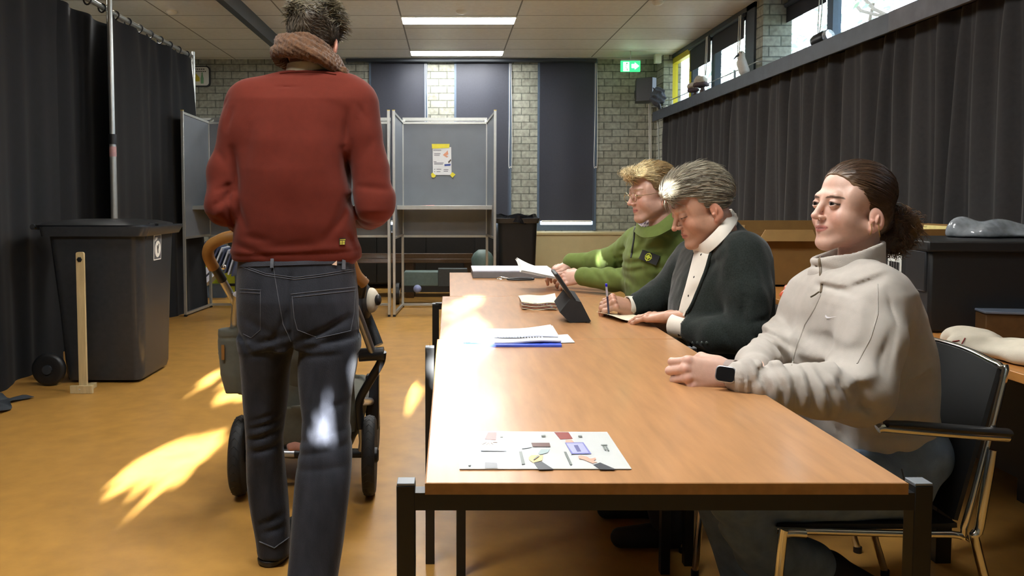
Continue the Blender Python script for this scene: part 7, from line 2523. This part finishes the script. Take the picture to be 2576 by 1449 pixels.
MB().sheet(lambda u, v: lerp(lerp(P4[0], P4[1], u), lerp(P4[3], P4[2], u), v) + Vector((0, 0, 0.002 + 0.012 * (1 - u) ** 3 + 0.003 * math.sin(v * 3))), 12, 8, 0.001).build('card', MATS['slip_cream'], t)

# ------------------------------------------------------------------ young man in green
gm = thing('person', 'young blond man with round glasses in a green fleece, holding papers at the far table', 'person', (0.95, 3.35, 0))
M_green = cloth_mat('green_fleece', (104, 120, 62), 0.95, 0.08, 300, 0.3, 0.08)
YY_ = 3.36
q = lambda px, py, y=YY_: W(px, py, y)
g = G((0.44, 3.02, 0.60), (1.12, 4.02, 1.20), 0.0062)
rw = [(536, 1640, 1690), (552, 1620, 1702), (575, 1600, 1716), (600, 1584, 1722), (640, 1572, 1728), (690, 1570, 1732), (740, 1578, 1732), (790, 1590, 1730)]
g.loft(rows(rw, YY_, ip([536, 552, 575, 600, 640, 790], [0.05, 0.09, 0.14, 0.185, 0.19, 0.175])), 0.02, 2.3)
g.cone(q(1676, 612, 3.20), q(1664, 660, 3.22), 0.075, 0.070, 0.04).cone(q(1664, 660, 3.22), q(1632, 702, 3.40), 0.070, 0.066, 0.03)
g.cone(q(1632, 702, 3.40), q(1540, 700, 3.54), 0.062, 0.056, 0.03).cone(q(1540, 700, 3.54), q(1468, 697, 3.62), 0.055, 0.044, 0.02)
g.cone(q(1604, 605, 3.50), q(1560, 645, 3.62), 0.070, 0.062, 0.04).cone(q(1560, 645, 3.62), q(1500, 658, 3.74), 0.060, 0.052, 0.03).cone(q(1500, 658, 3.74), q(1438, 658, 3.80), 0.050, 0.040, 0.02)
cg = q(1648, 562, 3.30)
g.cone(cg + Vector((0, 0, -.02)), cg + Vector((.012, 0, .035)), 0.090, 0.082, 0.015)
g.cone(cg + Vector((-.005, 0, .01)), cg + Vector((.01, 0, .13)), 0.070, 0.086, 0.008, sub=True)
g.cut(tuple(Vector((-0.55, 0, 1)).normalized()), tuple(q(1650, 548, 3.3)), 0.006)
zz = (2.9, 3.6)
ff = lambda a, b, w, d: g.fold(q(a[0], a[1], 3.25), q(b[0], b[1], 3.25), w, d, zz)
for a, b, w, d in (((1640, 585), (1665, 600), .006, .006), ((1665, 592), (1690, 640), .005, .005), ((1600, 640), (1640, 610), .010, .010), ((1590, 665), (1640, 640), .010, .010), ((1585, 690), (1620, 670), .010, .008), ((1620, 600), (1600, 640), .010, .008), ((1640, 690), (1660, 730), .010, .008),
                   ((1480, 680), (1486, 722), .008, .006), ((1505, 680), (1500, 720), .008, .008), ((1540, 675), (1560, 725), .010, .008), ((1575, 680), (1600, 720), .010, .009), ((1520, 690), (1540, 720), .008, .006), ((1590, 640), (1600, 560), .012, .004), ((1620, 660), (1690, 680), .012, .006)):
    ff(a, b, w, d)
g.fold(q(1500, 640, 3.7), q(1510, 680, 3.7), .01, .010, (3.55, 4)).fold(q(1530, 630, 3.7), q(1545, 680, 3.7), .01, .012, (3.55, 4)).fold(q(1560, 615, 3.65), q(1575, 670, 3.65), .012, .010, (3.5, 4)).fold(q(1470, 645, 3.7), q(1476, 680, 3.7), .008, .006, (3.55, 4))
g.waves(0.0035, 28, 8, 111).waves(0.001, 110, 6, 112)
V, Q = g.mesh()
V = relax(V, Q, 1)
np_obj('fleece', V, Q, M_green, gm)
sG = Surf(V, Q)
MB().tube(sG.line([(1598, 572), (1596, 600), (1592, 625), (1588, 648)], 4, 0.002), 0.004, 8).build('zip', M_black, gm)
pc = [(1622, 630), (1664, 645), (1653, 670), (1612, 651)]
pq = [sG.at(x, y, 0.004)[0] for x, y in pc]
nn = (pq[1] - pq[0]).cross(pq[3] - pq[0]).normalized()
if nn.y > 0: nn = -nn
pq[2] = pq[1] + pq[3] - pq[0]
off = max(0.0, max((sG.at(lerp(pc[0][0], pc[2][0], t_), lerp(pc[0][1], pc[2][1], t_))[0] - pq[0]).dot(nn) for t_ in (0.25, 0.5, 0.75))) + 0.003
def onp(u, v, o=0.0):
    return lerp(lerp(pq[0], pq[1], u), lerp(pq[3], pq[2], u), v) + nn * (off + o - 0.010 * ((2 * u - 1) ** 2))
pt = MB().sheet(lambda u, v: onp(u, v), 10, 6, 0.004).build('sleeve_patch', mat('patch_black', (18, 20, 20), 0.7), gm)
asp = (pq[1] - pq[0]).length / (pq[3] - pq[0]).length
b = MB()
def em(r, a, o=0.0055):
    return onp(0.54 + r / asp * math.cos(a), 0.5 + r * math.sin(a), o)
for r in (0.36, 0.17):
    b.tube([em(r, 2 * PI * k / 28) for k in range(28)], 0.0017, 5, closed=True)
for k in range(4):
    b.tube([em(0.03, k * PI / 2), em(0.47, k * PI / 2)], [0.0030, 0.0006], 5)
b.build('compass_emblem', mat('emblem_lime', (190, 200, 60), 0.6), pt)
g = G((cg.x - .1, cg.y - .11, cg.z - .04), (cg.x + .1, cg.y + .11, cg.z + .1), 0.0045)
g.cone(cg + Vector((-.012, 0, -.03)), cg + Vector((.002, 0, .030)), 0.071, 0.062, 0.01)
g.cone(cg + Vector((-.012, 0, -.0)), cg + Vector((.0, 0, .13)), 0.056, 0.068, 0.006, sub=True)
g.cut(tuple(Vector((-0.6, 0, 1)).normalized()), tuple(q(1642, 546, 3.26)), 0.004)
V, Q = g.mesh()
ck = np.where((np.sin(V[:, 0] * 330) * np.sin(V[:, 1] * 330 + V[:, 2] * 200) > 0.15)[:, None], A3((96, 84, 104))[None], A3((206, 198, 204))[None])
np_obj('checked_collar', V, Q, mat('checked_shirt', (0, 0, 0), 0.8, attr='Col', var=0.05), gm, ck)
g = G((0.55, 3.1, 0.02), (1.3, 3.75, 0.66), 0.010)
g.ell((1.12, 3.42, 0.53), (0.14, 0.18, 0.12), 0.05)
for y in (3.3, 3.54):
    g.cone((1.08, y, 0.51), (0.68, y, 0.50), 0.085, 0.075, 0.03).cone((0.68, y, 0.50), (0.76, y, 0.10), 0.07, 0.058, 0.02)
V, Q = g.mesh()
np_obj('trousers', V, Q, MATS['dark_trousers'], gm)
for y in (3.3, 3.54):
    g = G((0.5, y - .08, 0), (0.92, y + .08, .14), 0.008)
    g.cone((0.79, y, 0.05), (0.6, y, 0.035), 0.045, 0.034, 0.02).cone((0.77, y, 0.05), (0.77, y, 0.11), 0.042, 0.04, 0.02).cut((0, 0, -1), (0, 0, .002))
    V, Q = g.mesh()
    np_obj('shoe', V, Q, M_shoe, gm)
tp_ = curve([W(1604, 562, 3.26), W(1622, 573, 3.17), W(1652, 567, 3.12), W(1680, 545, 3.13), W(1698, 525, 3.20), W(1704, 514, 3.30), W(1694, 516, 3.40)], 6)
bt_ = curve([W(1598, 584, 3.25), W(1620, 598, 3.14), W(1656, 594, 3.08), W(1692, 573, 3.09), W(1718, 556, 3.17), W(1724, 545, 3.30), W(1714, 548, 3.42)], 6)
NB = len(tp_) - 1
MB().sheet(lambda u, v: lerp(tp_[int(round(u * NB))], bt_[int(round(u * NB))], v) + Vector((0, -0.008 * math.sin(v * PI), 0)), NB, 5, 0.006).build('fleece_collar', M_green, gm)
SK_G = (200, 160, 142)
P_g = dict(skin=SK_G, brow=(150, 116, 80), brow_a=0.7, open=0.0022, lid_drop=0.003, lips=(176, 108, 98), blush=(214, 130, 112), mouth=0.95, smile=0.0006, part=0.0012, jaw=1.0, chin=0.073, h=0.0026, lash=0.5, nose=1.0, neck=1.08, neck_y=0.03, stubble=0.10)
CG = Vector((0.836, 3.20, W(1598, 489, 3.15).z + 0.010))
MG = headM(CG, 103, -9, 0, 0.99)
parts = [place(head(P_g), MG)]
wg = q(1466, 697, 3.62)
hg = hand(curls=[(20, 30, 20), (24, 30, 20), (28, 30, 20), (30, 30, 20)], thumb=[(-0.024, 0.020, -0.010), (-0.046, 0.052, -0.012), (-0.044, 0.080, -0.012), (-0.034, 0.104, -0.014)], h=0.0024)
hcg = hand_col(hg[0], hg[2], SK_G)
parts.append(place(mirror((hg[0], hg[1], hcg)), frame(tuple(wg), W(1400, 703, 3.68) - wg, (-0.1, -0.8, 0.5), 1.0)))
wg2 = q(1440, 660, 3.80)
parts.append(place((hg[0], hg[1], hcg), frame(tuple(wg2), W(1392, 678, 3.84) - wg2, (-0.2, -0.2, 1), 1.0)))
parts.append(inner([(q(1652, 575, 3.30), q(1655, 620, 3.34), .05, .08), (q(1655, 620), q(1670, 780), .085, .085), (q(1676, 620, 3.22), q(1636, 700, 3.40), .045, .038), (q(1636, 700, 3.40), wg, .034, .023), (q(1606, 610, 3.5), q(1556, 647, 3.63), .042, .035), (q(1556, 647, 3.63), wg2, .033, .022),
                    (q(1670, 780), Vector((1.1, 3.42, .52)), .085, .09), (Vector((1.08, 3.3, .5)), Vector((.7, 3.3, .5)), .055, .05), (Vector((.7, 3.3, .5)), Vector((.76, 3.3, .1)), .04, .03), (Vector((1.08, 3.54, .5)), Vector((.7, 3.54, .5)), .055, .05), (Vector((.7, 3.54, .5)), Vector((.76, 3.54, .1)), .04, .03)], skin=SK_G))
V, Q, c = join(parts)
np_obj('body', V, Q, M_skin, gm, c)
eyes(dict(gaze=(0, 1, -0.4)), MG, 1, gm, (90, 100, 110))
HG_ = [(-0.08, -0.075), (-0.05, -0.058), (-0.03, -0.040), (-0.01, -0.020), (0.005, -0.002), (0.02, 0.012), (0.045, 0.020), (0.06, 0.046), (0.075, 0.080), (0.10, 0.12)]
g = G((-0.11, -0.15, -0.11), (0.11, 0.14, 0.17), 0.003)
g.ell((0, -0.022, 0.040), (0.0815, 0.1015, 0.084), 0.01).ell((0, 0.016, 0.078), (0.064, 0.080, 0.038), 0.03)
hairline(g, HG_)
g.ell((0, 0.080, 0.082), (0.052, 0.028, 0.022), 0.02)
g.waves(0.0035, 80, 8, 121)
V, Q = g.mesh()
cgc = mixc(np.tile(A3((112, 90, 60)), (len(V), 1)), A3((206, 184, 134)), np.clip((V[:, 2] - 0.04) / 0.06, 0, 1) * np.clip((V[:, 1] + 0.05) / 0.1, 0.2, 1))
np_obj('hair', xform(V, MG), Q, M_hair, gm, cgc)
rt = [tuple(V[rr.randrange(len(V))]) for _ in range(1900)]
strands('hair_strands', gm, rt, lambda p, k, j: swept(p, k, j) + Vector((0.5 * math.sin(k * 5 + p.y * 60), 0, 0.08)), 6, 0.034, 0.0013, lambda p, r: tuple(A3((150, 124, 82) if p.y < 0.01 else (214, 194, 146)) * r.uniform(0.5, 1.4)), 9, MG)
rt = [(rr.uniform(-0.055, 0.055), rr.uniform(0.03, 0.105), rr.uniform(0.082, 0.106)) for _ in range(520)]
strands('curls', gm, rt, lambda p, k, j: Vector((math.sin(k * 7 + j.x * 3), 0.7 * math.cos(k * 7 + j.y * 3) + .25, math.cos(k * 6 + j.z * 2) * .9)), 9, 0.045, 0.0013, lambda p, r: tuple(A3((224, 206, 160)) * r.uniform(0.6, 1.3)), 10, MG)
b = MB()
M_wire = mat('wire_frame', (196, 180, 130), 0.25, 0.9)
for sd in (-1, 1):
    b.tube([MG @ Vector((sd * 0.034 + 0.0215 * math.cos(a), 0.099 - 0.10 * abs(0.0215 * math.cos(a)) * .3, -0.008 + 0.0195 * math.sin(a))) for a in [2 * PI * k / 28 for k in range(28)]], 0.0009, 6, closed=True)
    b.tube(curve([MG @ Vector((sd * 0.0555, 0.096, -0.003)), MG @ Vector((sd * 0.074, 0.085, -0.002)), MG @ Vector((sd * 0.080, 0.02, -0.002)), MG @ Vector((sd * 0.079, -0.012, 0.002))], 5), 0.0009, 6)
b.tube(curve([MG @ Vector((-0.0125, 0.099, -0.004)), MG @ Vector((0, 0.103, 0.0)), MG @ Vector((0.0125, 0.099, -0.004))], 4), 0.0009, 6)
b.build('glasses', M_wire, gm)
# the papers he holds
t = thing('folded_papers', 'folded white papers held up by the young man in green', 'papers', tuple(W(1350, 680, 3.72)))
P = [W(1300, 648, 3.80), W(1378, 676, 3.80), W(1402, 698, 3.62), W(1312, 680, 3.62)]
for k in range(3):
    MB().sheet(lambda u, v: lerp(lerp(P[0], P[1], u), lerp(P[3], P[2], u), v) + Vector((-0.004 * k, 0, -0.004 * k - 0.01 * math.sin(u * PI) * (1 - v) + 0.01 * math.sin(v * PI))), 12, 6, 0.0012).build('sheet', M_paper, t)
